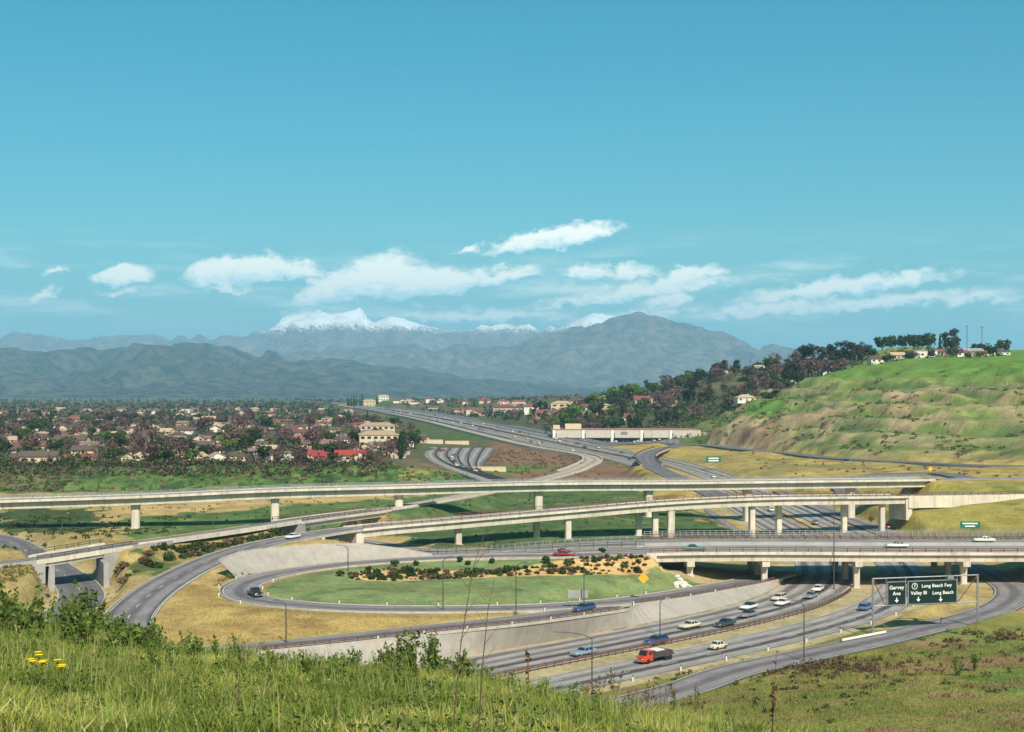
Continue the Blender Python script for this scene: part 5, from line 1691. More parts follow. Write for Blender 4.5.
for (px, yy, key, s) in [(812, 1120, 'gum', 1.9), (803, 1130, 'gum', 1.6), (822, 1130, 'gum', 1.75), (795, 1150, 'gum', 1.3), (830, 1150, 'gum', 1.4), (837, 1160, 'gum', 1.4), (845, 1150, 'gum', 1.4), (852, 1140, 'gum', 1.3), (862, 1150, 'gum', 1.2), (870, 1180, 'dark', 1.9), (858, 1190, 'dark', 2.2), (848, 1200, 'dark', 2.4), (838, 1190, 'dark', 2.4), (808, 1105, 'mauve', 2.2), (818, 1100, 'mauve', 2.0), (828, 1110, 'mauve', 2.2), (842, 1115, 'mauve', 1.8), (798, 1095, 'dark', 1.6), (790, 1120, 'gum', 1.3),
                         (882, 1240, 'dark', 2.0), (892, 1250, 'dark', 1.9), (903, 1250, 'dark', 1.8), (915, 1250, 'dark', 2.2), (922, 1245, 'dark', 2.4), (930, 1240, 'dark', 1.9), (940, 1200, 'cypress', 1.1), (946, 1170, 'gum', 1.1), (955, 1170, 'gum', 1.1), (951, 1180, 'dark', 2.0), (976, 1170, 'dark', 1.6), (985, 1170, 'dark', 1.7), (1002, 1180, 'dark', 1.8),
                         (886, 1108, 'dark', 1.0), (893, 1105, 'mid', .8), (909, 1100, 'dark', 1.0), (914, 1104, 'mauve', 1.0), (931, 1098, 'dark', 1.0), (951, 1105, 'dark', 1.1), (957, 1108, 'mauve', 1.1), (968, 1106, 'dark', .9), (979, 1106, 'mid', 1.0), (993, 1104, 'dark', 1.1), (888, 1125, 'dark', .7), (910, 1118, 'dark', .8), (932, 1118, 'mauve', .8), (948, 1118, 'mauve', .8), (904, 1122, 'mauve', .7), (756, 1090, 'mauve', 1.1), (765, 1095, 'dark', 1.2), (775, 1090, 'dark', 1.0), (786, 1090, 'dark', 1.3), (780, 1085, 'mauve', 1.2), (732, 1085, 'mauve', 1.3), (726, 1080, 'dark', 1.2),
                         (540, 1350, 'gum', .9), (535, 1340, 'gum', .9), (545, 1360, 'gum', .8), (596, 1300, 'gum', .8), (590, 1300, 'dark', 1.6), (602, 1300, 'gum', .75), (474, 1900, 'cypress', 2.0), (700, 1150, 'gum', .85), (708, 1160, 'gum', .8), (657, 1130, 'gum', .8), (662, 1130, 'dark', 1.6), (668, 1125, 'gum', .75)]:
    plant_tree(key, (px - 512) * yy / FPX, yy, s, **HILLG)

# far trees that read as one mass, and scrub on the hill
def mass(name, pts, material, n_each, size, seed, rx=(1.5, 3.2), rz=(1.5, 3.0), kindlabel=None):
    g = np.random.default_rng(seed)
    N = len(pts)
    c0 = np.repeat(np.array(pts), n_each, axis=0)
    R1 = np.repeat(g.uniform(*rx, N), n_each); R3 = np.repeat(g.uniform(*rz, N), n_each)
    d = g.normal(size=(N * n_each, 3)); d /= np.linalg.norm(d, axis=1)[:, None]
    d[:, 2] = np.abs(d[:, 2]) * 1.2
    rr = g.uniform(.5, 1.05, N * n_each)
    c = c0 + np.stack([d[:, 0] * R1 * rr, d[:, 1] * R1 * rr, d[:, 2] * R3 * rr], axis=1)
    nm = d + g.normal(size=d.shape) * .6; nm /= np.linalg.norm(nm, axis=1)[:, None]
    a = np.cross(nm, g.normal(size=d.shape)); a /= np.linalg.norm(a, axis=1)[:, None]
    b = np.cross(nm, a)
    s = np.repeat(np.asarray(size) * np.ones(N), n_each)[:, None] * g.uniform(.5, 1.2, (N * n_each, 1))
    a, b = a * s, b * s * .8
    v = np.stack([c - a, c - b, c + a, c + b], axis=1).reshape(-1, 3)
    o = link(name, np_mesh(name, v, np.arange(len(v)).reshape(-1, 4), material))
    return tag(o, kind='stuff')


gm = np.random.default_rng(8)
for key, n_, lo_, hi_ in (('dark', 2600, 1300, 5200), ('mauve', 1700, 1200, 3600), ('mid', 700, 1350, 4200)):
    pts, szs = [], []
    while len(pts) < n_:
        y = lo_ + (hi_ - lo_) * gm.random() ** 1.6
        x = gm.uniform(-.40, .34) * y
        ax = PA[int(np.argmin(np.abs(PA[:, 1] - y)))][0]; gx_ = PG[int(np.argmin(np.abs(PG[:, 1] - y)))][0]
        if gx_ - 45 < x < ax + 48: continue
        if x > 0 and y < 1500 and x > .12 * y: continue
        if x > 260 and y < 2600: continue
        if -340 < x < -140 and 2430 < y < 2600: continue
        pts.append((x, y, ground_z(x, y) + 1.2)); szs.append(1.1 + y / 3000)
    mass({'dark': 'distant_trees', 'mauve': 'distant_bare_trees', 'mid': 'distant_green_trees'}[key], pts, LM[key], 16, np.array(szs), 3 + len(key), (2.0, 4.0), (2.5, 5.5))
pts = []
while len(pts) < 520:
    px = gm.uniform(690, 1050); yy = gm.uniform(745, 1120)
    x = (px - 512) * yy / FPX
    z = ground_z(x, yy)
    if z < 11 or z > 50 + gm.random() * 10: continue
    if fbm(np.array([x / 22]), np.array([yy / 30]), 4, 91)[0] < .56 and gm.random() < .93: continue
    pts.append((x, yy, z - .2))
k3 = len(pts) // 2
mass('hillside_scrub', pts[:k3], LM['olive'], 30, .55, 31, (.8, 3.2), (.4, 1.5))
mass('hillside_brush', pts[k3:], LM['mid'], 30, .55, 32, (.8, 3.6), (.4, 1.6))
pts = [(x, y, ground_z(x, y)) for x, y in [(gm.uniform(-235, -190) if k % 3 == 0 else gm.uniform(-330, -20), gm.uniform(582, 640)) for k in range(900)] if not on_road(x, y)]
mass('bank_scrub', pts[::2], LM['mid'], 14, .5, 33, (.6, 2.4), (.5, 1.9))
mass('bank_brush', pts[1::2], LM['mauve'], 14, .45, 34, (.6, 2.2), (.5, 1.6))
pts = [(x, y, ground_z(x, y)) for x, y in [(gm.uniform(-30, 70), gm.uniform(385, 560)) for k in range(260)] + [(gm.uniform(-200, -30), gm.uniform(455, 570)) for k in range(260)] if not on_road(x, y)]
mass('verge_scrub', pts, LM['mid'], 12, .3, 35, (.4, 1.5), (.2, .8))
pts = [(x, y, ground_z(x, y)) for x, y in [(gm.uniform(40, 150), gm.uniform(1080, 1130)) for k in range(160)] + [(gm.uniform(110, 190), gm.uniform(1000, 1130)) for k in range(120)] if ground_z(x, y) > 9.5 and free(x, y, 0)]
mass('hedge_scrub', pts, LM['bright'], 14, .8, 36, (1.5, 3.5), (1.5, 4))

for key, n_ in (('mauve', 1500), ('dark', 1000), ('mid', 500)):
    pts = []
    while len(pts) < n_:
        y = 630 + 860 * gm.random() ** 1.3
        x = gm.uniform(-.41 * y, -28 - (y - 700) * .03 - (40 + (y - 950) * .1 if y > 950 else 0))
        if (x > -62 and y < 950) or not free(x, y, -1.5) or on_road(x, y): continue
        pts.append((x, y, ground_z(x, y) + .1))
    mass({'mauve': 'bare_garden_shrubbery', 'dark': 'dark_garden_shrubbery', 'mid': 'green_garden_shrubbery'}[key], pts, LM[key], 16, .72, 60 + n_, (1.0, 3.0), (1.4, 5.0))

for key, n_ in (('dark', 420), ('mauve', 300), ('mid', 330), ('bright', 160)):
    pts = []
    while len(pts) < n_:
        yy = gm.uniform(1082, 1450); px = gm.uniform(545, 800)
        x = (px - 512) * yy / FPX
        if yy < 1100 + max(0, px - 700) * .5 or x < 25 or not free(x, yy, -1): continue
        if key == 'bright' and px > 690: continue
        pts.append((x, yy, ground_z(x, yy) + .4))
    mass({'dark': 'hill_dark_undergrowth', 'mauve': 'hill_bare_undergrowth', 'mid': 'hill_green_undergrowth', 'bright': 'hill_bright_undergrowth'}[key], pts, LM[key], 18, .9, 80 + n_, (1.8, 4.2), (2.0, 6.0))

pts = [(x, y, ground_z(x, y)) for x, y in [(gm.uniform(-12, 45), gm.uniform(640, 940)) for k in range(240)] + [(gm.uniform(130, 260), gm.uniform(560, 900)) for k in range(140)] if not on_road(x, y) and x < PA[int(np.argmin(np.abs(PA[:, 1] - y)))][0] - 34 or x > 128]
mass('field_brush', pts[::2], LM['mauve'], 12, .5, 41, (.5, 1.8), (.3, 1.2))
mass('field_scrub', pts[1::2], LM['olive'], 12, .5, 42, (.5, 1.8), (.3, 1.0))

pts = [(x, y, ground_z(x, y)) for x, y in [(gm.uniform(-190, -108), gm.uniform(395, 480)) for k in range(300)] + [(gm.uniform(-160, -112), gm.uniform(330, 372)) for k in range(90)] if not on_road(x, y)]
mass('meadow_scrub', pts, LM['dark'], 20, .3, 43, (.4, 1.9), (.2, .9))

pts = [(x, yy, ground_z(x, yy)) for x, yy in [((px - 512) * yy / FPX, yy) for px, yy in [(gm.uniform(862, 1010), gm.uniform(1135, 1215)) for k in range(150)] + [(gm.uniform(872, 1005), gm.uniform(1096, 1112)) for k in range(45)]] if free(x, yy, -3)]
mass('hilltop_undergrowth', pts, LM['dark'], 18, .6, 47, (1.0, 2.6), (1.0, 4.0))

for key, n_ in (('dark', 260), ('mauve', 260), ('mid', 120)):
    pts = [(x, y, ground_z(x, y) - .2) for x, y in [(gm.uniform(-270, -55), gm.uniform(612, 645)) for k in range(n_)] if free(x, y, -2)]
    mass({'dark': 'bank_top_dark_shrubbery', 'mauve': 'bank_top_bare_shrubbery', 'mid': 'bank_top_green_shrubbery'}[key], pts, LM[key], 18, .6, 120 + n_, (1.0, 2.6), (1.0, 3.2))

# ------------------------------------------------------------------ shrubs in the loop bed and on the planted slope
SHR = [crown('shrub', [(0, 0, .35, .6, .55, .45), (.35, .15, .25, .45, .4, .3), (-.3, .25, .22, .45, .4, .28), (.1, -.3, .3, .35, .35, .4)], 80, .2, 900 + s, LM[('dark', 'mid', 'dark', 'brush')[s]], core=.5, aspect=1.3) for s in range(4)]
SHB = [crown('shrub', lobes_round(950 + s, 2.2, 1.8, .1, 4), 110, .26, 950 + s, LM['dark'], core=.75) for s in range(2)]


def shrub(x, y, s, label, group, me=None):
    if me is None:
        k_ = rt.randrange(len(SHR)); me = SHR[k_]
        label = ('large ' if s > 1.05 else 'small ') + ('dark green', 'mid green', 'dark green', 'dry brown')[k_] + ' ' + label
    o = link('shrub', me, None, (x, y, ground_z(x, y) - .05), rt.uniform(0, 6))
    o.scale = (s, s, s * rt.uniform(.8, 1.2))
    return tag(o, label, 'shrub', group)


bed = [G_at(*q)[:2] for q in BED]
bedn = 0
for j in range(60):
    for i in range(75):
        x = -40 + i * 1.35 + (.7 if j % 2 else 0) + rt.uniform(-.4, .4)
        y = 288 + j * 2.0 + rt.uniform(-.6, .6)
        if bedn < 290 and inpoly(bed, np.array([x]), np.array([y]))[0] > 0 and rt.random() < (.45 + .55 * (math.sin(x * .35) * math.cos(y * .5) > -.35)):
            shrub(x, y, rt.choice([.5, .7, .85, 1.0, 1.25]) * rt.uniform(.85, 1.15), 'shrub planted in the sandy bed on the loop lawn', 'shrubs of the loop bed'); bedn += 1
for (px, py) in [(602, 559), (637, 567), (568, 561), (546, 566), (562, 558), (340, 574), (395, 566), (460, 563)]:
    x, y = at(px, py, 5.9)
    shrub(x, y, 1.0, 'big round dark bush at the edge of the loop lawn', 'bushes around the loop lawn', SHB[0])
for (px, py) in [(369, 571), (416, 566.5), (468, 566), (492, 565.5)]:
    x, y = at(px, py, 5.6)
    shrub(x, y, .8, 'small tree-like bush standing on the far part of the loop lawn', 'bushes on the far loop lawn', SHB[1])
cnt = tries = 0
while cnt < 80 and tries < 3000:
    tries += 1
    t = rt.random()
    y = 296 + t * 100
    gx2 = PG[int(np.argmin(np.abs(PG[:, 1] - y) + (PG[:, 0] < -107) * 1e3))][0]; rx2 = PR2[int(np.argmin(np.abs(PR2[:, 1] - y) + (PR2[:, 0] > -30) * 1e3))][0]
    x = rt.uniform(gx2 + 6.0, rx2 - 6.0) if rx2 - gx2 > 13 else None
    if x is None or on_road(x, y): continue
    shrub(x, y, rt.uniform(1.1, 2.1), 'shrub on the planted slope between parapet ramp and swept ramp', 'shrubs of the planted slope'); cnt += 1
for (px, py, z) in [(352, 541, 6.5), (360, 543, 6.2), (367, 541, 6), (375, 545, 5.8), (385, 545, 5.5), (395, 547, 5.2), (357, 546, 6.6), (405, 549, 5.0)]:
    x, y = at(px, py, z)
    shrub(x, y, rt.uniform(1.0, 1.5), 'scrubby bush at the foot of the middle flyover abutment', 'bushes by the abutment', SHB[0])
rock = []
RK = []
for s in range(4):
    v, f = blob([(0, 0, .1, .6, .5, .35)], 1.0, 70 + s)
    RK.append(np_mesh('stone', v, f, mat('pale_stone', (0.72, 0.66, 0.54), (0.55, 0.50, 0.42), 2, .9)))
for k in range(70):
    px, py = rt.uniform(675, 706), 0
    py = 581 + (px - 675) * .25 + rt.uniform(-3, 3)
    x, y = at(px, py, 2.6)
    if on_road(x, y): continue
    o = link('stone', rt.choice(RK), None, (x, y, ground_z(x, y)), rt.uniform(0, 6)); o.scale = (rt.uniform(.7, 1.7),) * 3
    tag(o, 'pale rubble stone heaped beside the loop ramp under the bridge end', 'stone', 'rubble by the bridge end')

# ------------------------------------------------------------------ road furniture
def lamp(px, ytop, ybase, z, label, arm=2.6, side=-1, group='street lamps of the interchange'):
    x, y = at(px, ybase, z)
    zb = ground_z(x, y)
    h = (CAMZ - (ytop - HORIZON) * y / FPX) - zb
    root = empty('street_lamp', (x, y, zb), 0, label, 'street lamp', group)
    m = MB(); m.tube([(0, 0, -.3), (0, 0, h * .5), (0, 0, h - .8)], [.13, .11, .08], 6); m.box(-.22, .22, -.22, .22, -.2, .35); m.build('pole', M_DARKST, root)
    if arm:
        m = MB(); m.tube([(0, 0, h - 1.0), (side * .25 * arm, 0, h - .35), (side * .6 * arm, 0, h - .06), (side * arm, 0, h)], [.075, .065, .055, .05], 5); m.build('arm', M_DARKST, root)
        m = MB(); m.prism([(side * (arm - .15), h - .12), (side * (arm + .75), h - .1), (side * (arm + .65), h + .1), (side * (arm - .1), h + .1)], -.17, .17); m.build('lamp_head', M_STEEL, root)
    return root


for (px, yt, yb, z, lb, arm, sd) in [
    (348, 545, 571, 5.6, 'thin street lamp at the top of the curved slope paving', 2.0, -1), (286, 600, 641, 4.7, 'thin street lamp on the golden mound by the feeder road', 2.2, -1), (443, 556, 608, 4.6, 'thin street lamp in the lawn beside the inner kerb of the loop', 2.2, 1),
    (516, 562, 611, 4.2, 'thin street lamp between the loop lawn and the feeder road', 2.2, 1), (584, 553, 606, 4.0, 'thin street lamp behind the blank sign on the loop lawn', 2.2, -1), (660, 598, 628, 1.4, 'short lamp post standing on the long slope paving', 1.2, 1),
    (834, 498, 554, 8.0, 'tall lamp post on the near edge of the wide bridge', 2.4, 1), (804, 600, 661, 1.0, 'tall lamp post on the verge between freeway and near ramp', 2.4, -1), (592, 632, 697, .8, 'tall lamp with a long curved arm over the sunken freeway', 5.6, -1),
    (62, 513, 533, 2, 'lamp post in the field beyond the underpass', 1.5, 1), (213, 512, 530, 2.5, 'lamp post on the green verge under the high flyover', 1.5, 1), (296, 505, 531, 2, 'lamp post by the second tall pier of the high flyover', 1.5, -1), (433, 490, 514, 3, 'lamp post on the green bank beside the third pier', 1.5, 1),
    (98, 445, 489, 5, 'lamp post on the bank in front of the suburb', 1.8, 1), (497, 402, 430, 7, 'pale pole beside the far freeway', 2, 1), (606, 430, 447, 8, 'lamp post in the store car park', 2, 1), (652, 430, 447, 8, 'lamp post in the car park near the annex', 2, -1), (797, 540, 553, 8, 'short post on the bridge edge', 0, 1), (764, 545, 565, 5.6, 'service pole fixed in front of the wide bridge', 0, 1)]:
    if lb.startswith('service') or lb.startswith('short post'): continue
    lamp(px, yt, yb, z, lb, arm, sd)
PL_ME = MB(); PL_ME.box(-.09, .09, -.07, .07, -.2, .75, 0); PL_ME.box(-.1, .1, -.08, .08, .75, 1.0, 1)
dme = PL_ME.mesh('delineator_post', [M_WHITE, M_DARKST])
for (Q, off, n, lo, hi, wh) in ((PA, -16.2, 9, 215, 300, 'on the near verge of the sunken freeway'), (PL, -4.6, 10, 262, 305, 'along the top of the long slope paving'), (PC, -4.5, 6, 226, 262, 'beside the feeder road'), (PL, 4.5, 12, 255, 300, 'around the inner edge of the loop lawn')):
    q = cut(offset(Q, off), lambda x, y, z: lo < y < hi and x < 110)
    for k in range(n):
        p = q[int((k + .5) * len(q) / n)]
        o = link('delineator_post', dme, None, (p[0], p[1], max(ground_z(p[0], p[1]), p[2] - .15)), 0)
        tag(o, 'white delineator post with a dark cap ' + wh, 'post', 'delineators ' + wh)

M_SIGN = mat('dark_green_sign', (0.007, 0.020, 0.017), (0.010, 0.026, 0.021), 1.5, .45)
M_SIGN2 = mat('green_sign', (0.02, 0.13, 0.085), (0.025, 0.15, 0.10), 1.5, .45)
M_YEL = mat('yellow_sign', (0.75, 0.42, 0.02), (0.68, 0.36, 0.02), 2, .5)
M_LET = mat('white_letters', (0.82, 0.82, 0.78), None, 1, .5)


def text(s, size, loc, parent, material=M_LET, ax='CENTER', name='lettering', wd=1.0):
    cu = bpy.data.curves.new(name, 'FONT')
    cu.body = s; cu.size = size; cu.align_x = ax; cu.align_y = 'CENTER'; cu.extrude = .01; cu.offset = .012; cu.space_character = 1.08
    cu.materials.append(material)
    o = bpy.data.objects.new(name, cu); COL.objects.link(o)
    dg_ = bpy.context.evaluated_depsgraph_get()
    me_ = bpy.data.meshes.new_from_object(o.evaluated_get(dg_))
    bpy.data.objects.remove(o)
    o = link(name, me_, parent, loc)
    o.rotation_euler = (R(90), 0, 0)
    return o


def down_arrow(parent, x, z, y):
    m = MB(); m.prism([(x - .09, z + .45), (x + .09, z + .45), (x + .09, z), (x + .42, z), (x, z - .45), (x - .42, z), (x - .09, z)], y - .03, y)
    return m.build('arrow', M_LET, parent)


gl, gr = Vector((66.2, 256.8, 0)), Vector((87.2, 262.2, 0))
zl, zr = ground_z(gl.x, gl.y), ground_z(gr.x, gr.y)
gy = empty('sign_gantry', (gl.x, gl.y, zl), math.atan2(gr.y - gl.y, gr.x - gl.x), 'steel gantry of two posts and a lattice beam carrying dark green freeway signs', 'sign gantry')
GLn = (gr - gl).length
zt = 10.9 - zl
m = MB(); m.tube([(0, 0, -.5), (0, 0, zt)], .2, 8); m.box(-.35, .35, -.35, .35, -.3, .3); m.build('post', M_STEEL, gy)
m = MB(); m.tube([(GLn, 0, zr - zl - .5), (GLn, 0, zt)], .2, 8); m.box(GLn - .35, GLn + .35, -.35, .35, zr - zl - .3, zr - zl + .3); m.build('post', M_STEEL, gy)
m = MB(); m.tube([(0, 0, zt - .15), (GLn, 0, zt - .15)], .12, 6); m.build('chord', M_STEEL, gy)
m = MB(); m.tube([(0, 0, zt - 5.2), (GLn, 0, zt - 5.2)], .12, 6); m.build('chord', M_STEEL, gy)
for a, b in ((0, 2.5), (GLn - 4.2, GLn)):
    up = (a == 0)
    m = MB(); m.tube([(a, 0, zt - (.2 if up else 5.1)), (b, 0, zt - (5.1 if up else .2))], .09, 5); m.build('brace', M_RAIL, gy)
for a in (2.7, 6.7, GLn - 4.3):
    m = MB(); m.tube([(a, 0, zt - 5.2), (a, 0, zt - .15)], .08, 5); m.build('strut', M_STEEL, gy)


def panel(x0, x1, z0, z1, label):
    m = MB(); m.box(x0, x1, -.34, -.22, z0, z1)
    p = m.build('sign_panel', M_SIGN, gy); p['label'] = label
    f = MB()
    for (a, b, c, d) in ((x0 - .16, x1 + .16, z0 - .16, z0), (x0 - .16, x1 + .16, z1, z1 + .16), (x0 - .16, x0, z0, z1), (x1, x1 + .16, z0, z1)):
        f.box(a, b, -.38, -.2, c, d)
    f.build('frame', M_STEEL, p)
    return p


za, zb_ = zt - 5.0, zt - .9
p1 = panel(2.9, 6.4, za, zb_, 'smaller dark green panel with three lines of white marks')
text('Garvey', .95, (4.65, -.355, zb_ - 1.0), p1); text('Ave', .95, (4.65, -.355, zb_ - 2.1), p1); down_arrow(p1, 4.65, zb_ - 3.3, -.345)
p2 = panel(7.1, 17.0, za, zb_, 'wide dark green panel with white destination names and two arrows')
ring = MB()
for k in range(20):
    a0, a1 = 2 * math.pi * k / 20, 2 * math.pi * (k + 1) / 20
    c_ = (8.35, zb_ - .85)
    pts = [(c_[0] + r_ * math.cos(a), -.35, c_[1] + r_ * math.sin(a)) for a, r_ in ((a0, .5), (a1, .5), (a1, .6), (a0, .6))]
    ring.quad(*pts)
ring.build('route_shield', M_LET, p2); text('7', .8, (8.35, -.355, zb_ - .87), p2)
text('Long Beach Fwy', .88, (12.9, -.355, zb_ - .9), p2); text('Valley Bl', .88, (9.2, -.355, zb_ - 2.15), p2); text('Long Beach', .88, (14.2, -.355, zb_ - 2.25), p2)
down_arrow(p2, 9.1, zb_ - 3.3, -.345); down_arrow(p2, 13.7, zb_ - 3.45, -.345)
m = MB(); m.box(15.2, 16.4, -.5, .2, zb_ + .2, zb_ + .9); m.build('lamp_box', M_STEEL, gy)


def diamond(px, yc, ybase, z, label, s=.9, material=None):
    x, y = at(px, ybase, z)
    zb = ground_z(x, y)
    zc = CAMZ - (yc - HORIZON) * y / FPX - zb
    root = empty('warning_sign', (x, y, zb), 0, label, 'warning sign')
    m = MB(); m.tube([(0, .06, -.4), (0, .06, zc + s * .6)], .07, 5); m.build('post', M_STEEL, root)
    m = MB(); m.prism([(0, zc - s), (s, zc), (0, zc + s), (-s, zc)], -.05, 0); m.build('sign_plate', M_YEL, root)
    return root


diamond(643.5, 578, 596, 3.4, 'orange-yellow diamond warning sign at the tip of the loop lawn', 1.15)
diamond(871, 519, 528, 0.2, 'yellow diamond sign under the middle flyover beside the freeway', 1.1)
diamond(930.5, 469, 476, 6, 'yellow diamond sign where the high flyover lands on the hill', 1.3)


def board(px0, px1, y0, y1, ybase, z, label, material, txt=None, back=False):
    x, y = at((px0 + px1) / 2, ybase, z)
    zb = ground_z(x, y)
    w = (px1 - px0) * y / FPX
    z0, z1 = CAMZ - (y1 - HORIZON) * y / FPX - zb, CAMZ - (y0 - HORIZON) * y / FPX - zb
    root = empty('road_sign', (x, y, zb), 0, label, 'road sign')
    for s in (-1, 1):
        m = MB(); m.tube([(s * w * .3, .1, -.4), (s * w * .3, .1, z1 - .1)], .08, 5); m.build('post', M_STEEL, root)
    m = MB(); m.box(-w / 2, w / 2, -.05, .03, z0, z1); p = m.build('sign_panel', material, root)
    if txt:
        for k, t in enumerate(txt):
            m = MB(); m.box(-w * .42 * t[1], w * .42 * t[1], -.07, -.052, z1 - (z1 - z0) * (t[0] + .09), z1 - (z1 - z0) * (t[0] - .09)); m.build('text_line', M_LET, p)
    return root


board(568, 588, 590, 598, 604, 4.2, 'blank grey back of a road sign on the loop lawn', M_CONC2)
board(960, 980, 521.5, 528, 531, 4, 'small green road sign on the bank past the middle flyover', M_SIGN2, [(.3, .9), (.72, .6)])
board(706, 721, 456.5, 462.5, 466, 5, 'green road sign in the golden field below the store', M_SIGN2, [(.3, .8), (.7, .8)])
# pale guard beam by the near ramp and power poles on the hill
a_, b2 = W(842, 641, 1.2), W(886, 632.5, 1.2)
m = MB(); dx, dy = b2[0] - a_[0], b2[1] - a_[1]; ln = math.hypot(dx, dy)
m.box(0, ln, -.08, .08, .35, .75)
gb = empty('guard_rail', (a_[0], a_[1], ground_z(a_[0], a_[1])), math.atan2(dy, dx), 'short white guard rail in front of the sign gantry post', 'guard rail')
m.build('beam', M_WHITE, gb)
for k in range(5):
    m = MB(); m.box(k * ln / 4 - .09, k * ln / 4 + .09, .08, .26, -.4, .7); m.build('post', M_DARKST, gb)
for (px, yt, yy) in [(967, 325, 1130), (982, 326, 1150), (953, 331, 1120), (887, 349, 1120), (893, 350, 1122)]:
    x = (px - 512) * yy / FPX
    zb = ground_z(x, yy); h = max(CAMZ + (HORIZON - yt) * yy / FPX - zb, 9)
    root = empty('utility_pole', (x, yy, zb), 0, 'wooden utility pole with a crossarm on the hilltop', 'utility pole', 'utility poles on the hilltop')
    m = MB(); m.tube([(0, 0, -1), (0, 0, h)], .22, 6); m.build('pole', M_BARK, root)
    m = MB(); m.box(-1.4, 1.4, -.1, .1, h - 1.4, h - 1.15); m.build('crossarm', M_BARK, root)

# ------------------------------------------------------------------ vehicles of the period
def paint_mat(name, c, rough=.25):
    return mat('car_paint_' + name, c, None, 1, rough, spec=.5, coat=.6)


PAINT = {k: paint_mat(k.replace(' ', '_'), v) for k, v in {
    'steel blue': (0.22, 0.27, 0.36), 'dark blue': (0.035, 0.065, 0.16), 'cream': (0.62, 0.54, 0.36), 'dark green': (0.03, 0.055, 0.05), 'white': (0.72, 0.70, 0.64), 'grey': (0.20, 0.20, 0.21), 'bright red': (0.58, 0.055, 0.02),
    'blue': (0.07, 0.17, 0.36), 'teal': (0.09, 0.24, 0.27), 'crimson': (0.33, 0.02, 0.035), 'black': (0.018, 0.018, 0.022), 'brown': (0.13, 0.07, 0.04), 'pale yellow': (0.62, 0.54, 0.25)}.items()}
M_HEAD = mat('headlamp', (0.75, 0.75, 0.70), None, 1, .15)
M_TAIL = mat('tail_lamp', (0.30, 0.01, 0.01), None, 1, .25)


def loft(mb, st, m=0):
    """stations of (x, [(y, z), ...]) half profiles, mirrored, from one end to the other"""
    n0 = len(mb.v)
    k = len(st[0][1]) * 2
    for x, pr in st:
        for y, z in pr: mb.v.append((x, -y, z))
        for y, z in reversed(pr): mb.v.append((x, y, z))
    for i in range(len(st) - 1):
        for j in range(k):
            j2 = (j + 1) % k
            mb.f.append((n0 + i * k + j, n0 + i * k + j2, n0 + (i + 1) * k + j2, n0 + (i + 1) * k + j)); mb.mi.append(m)
    mb.f.append(tuple(n0 + j for j in range(k))[::-1]); mb.mi.append(m)
    e = n0 + (len(st) - 1) * k
    mb.f.append(tuple(e + j for j in range(k))); mb.mi.append(m)


WHEEL = {}
CARME = {}


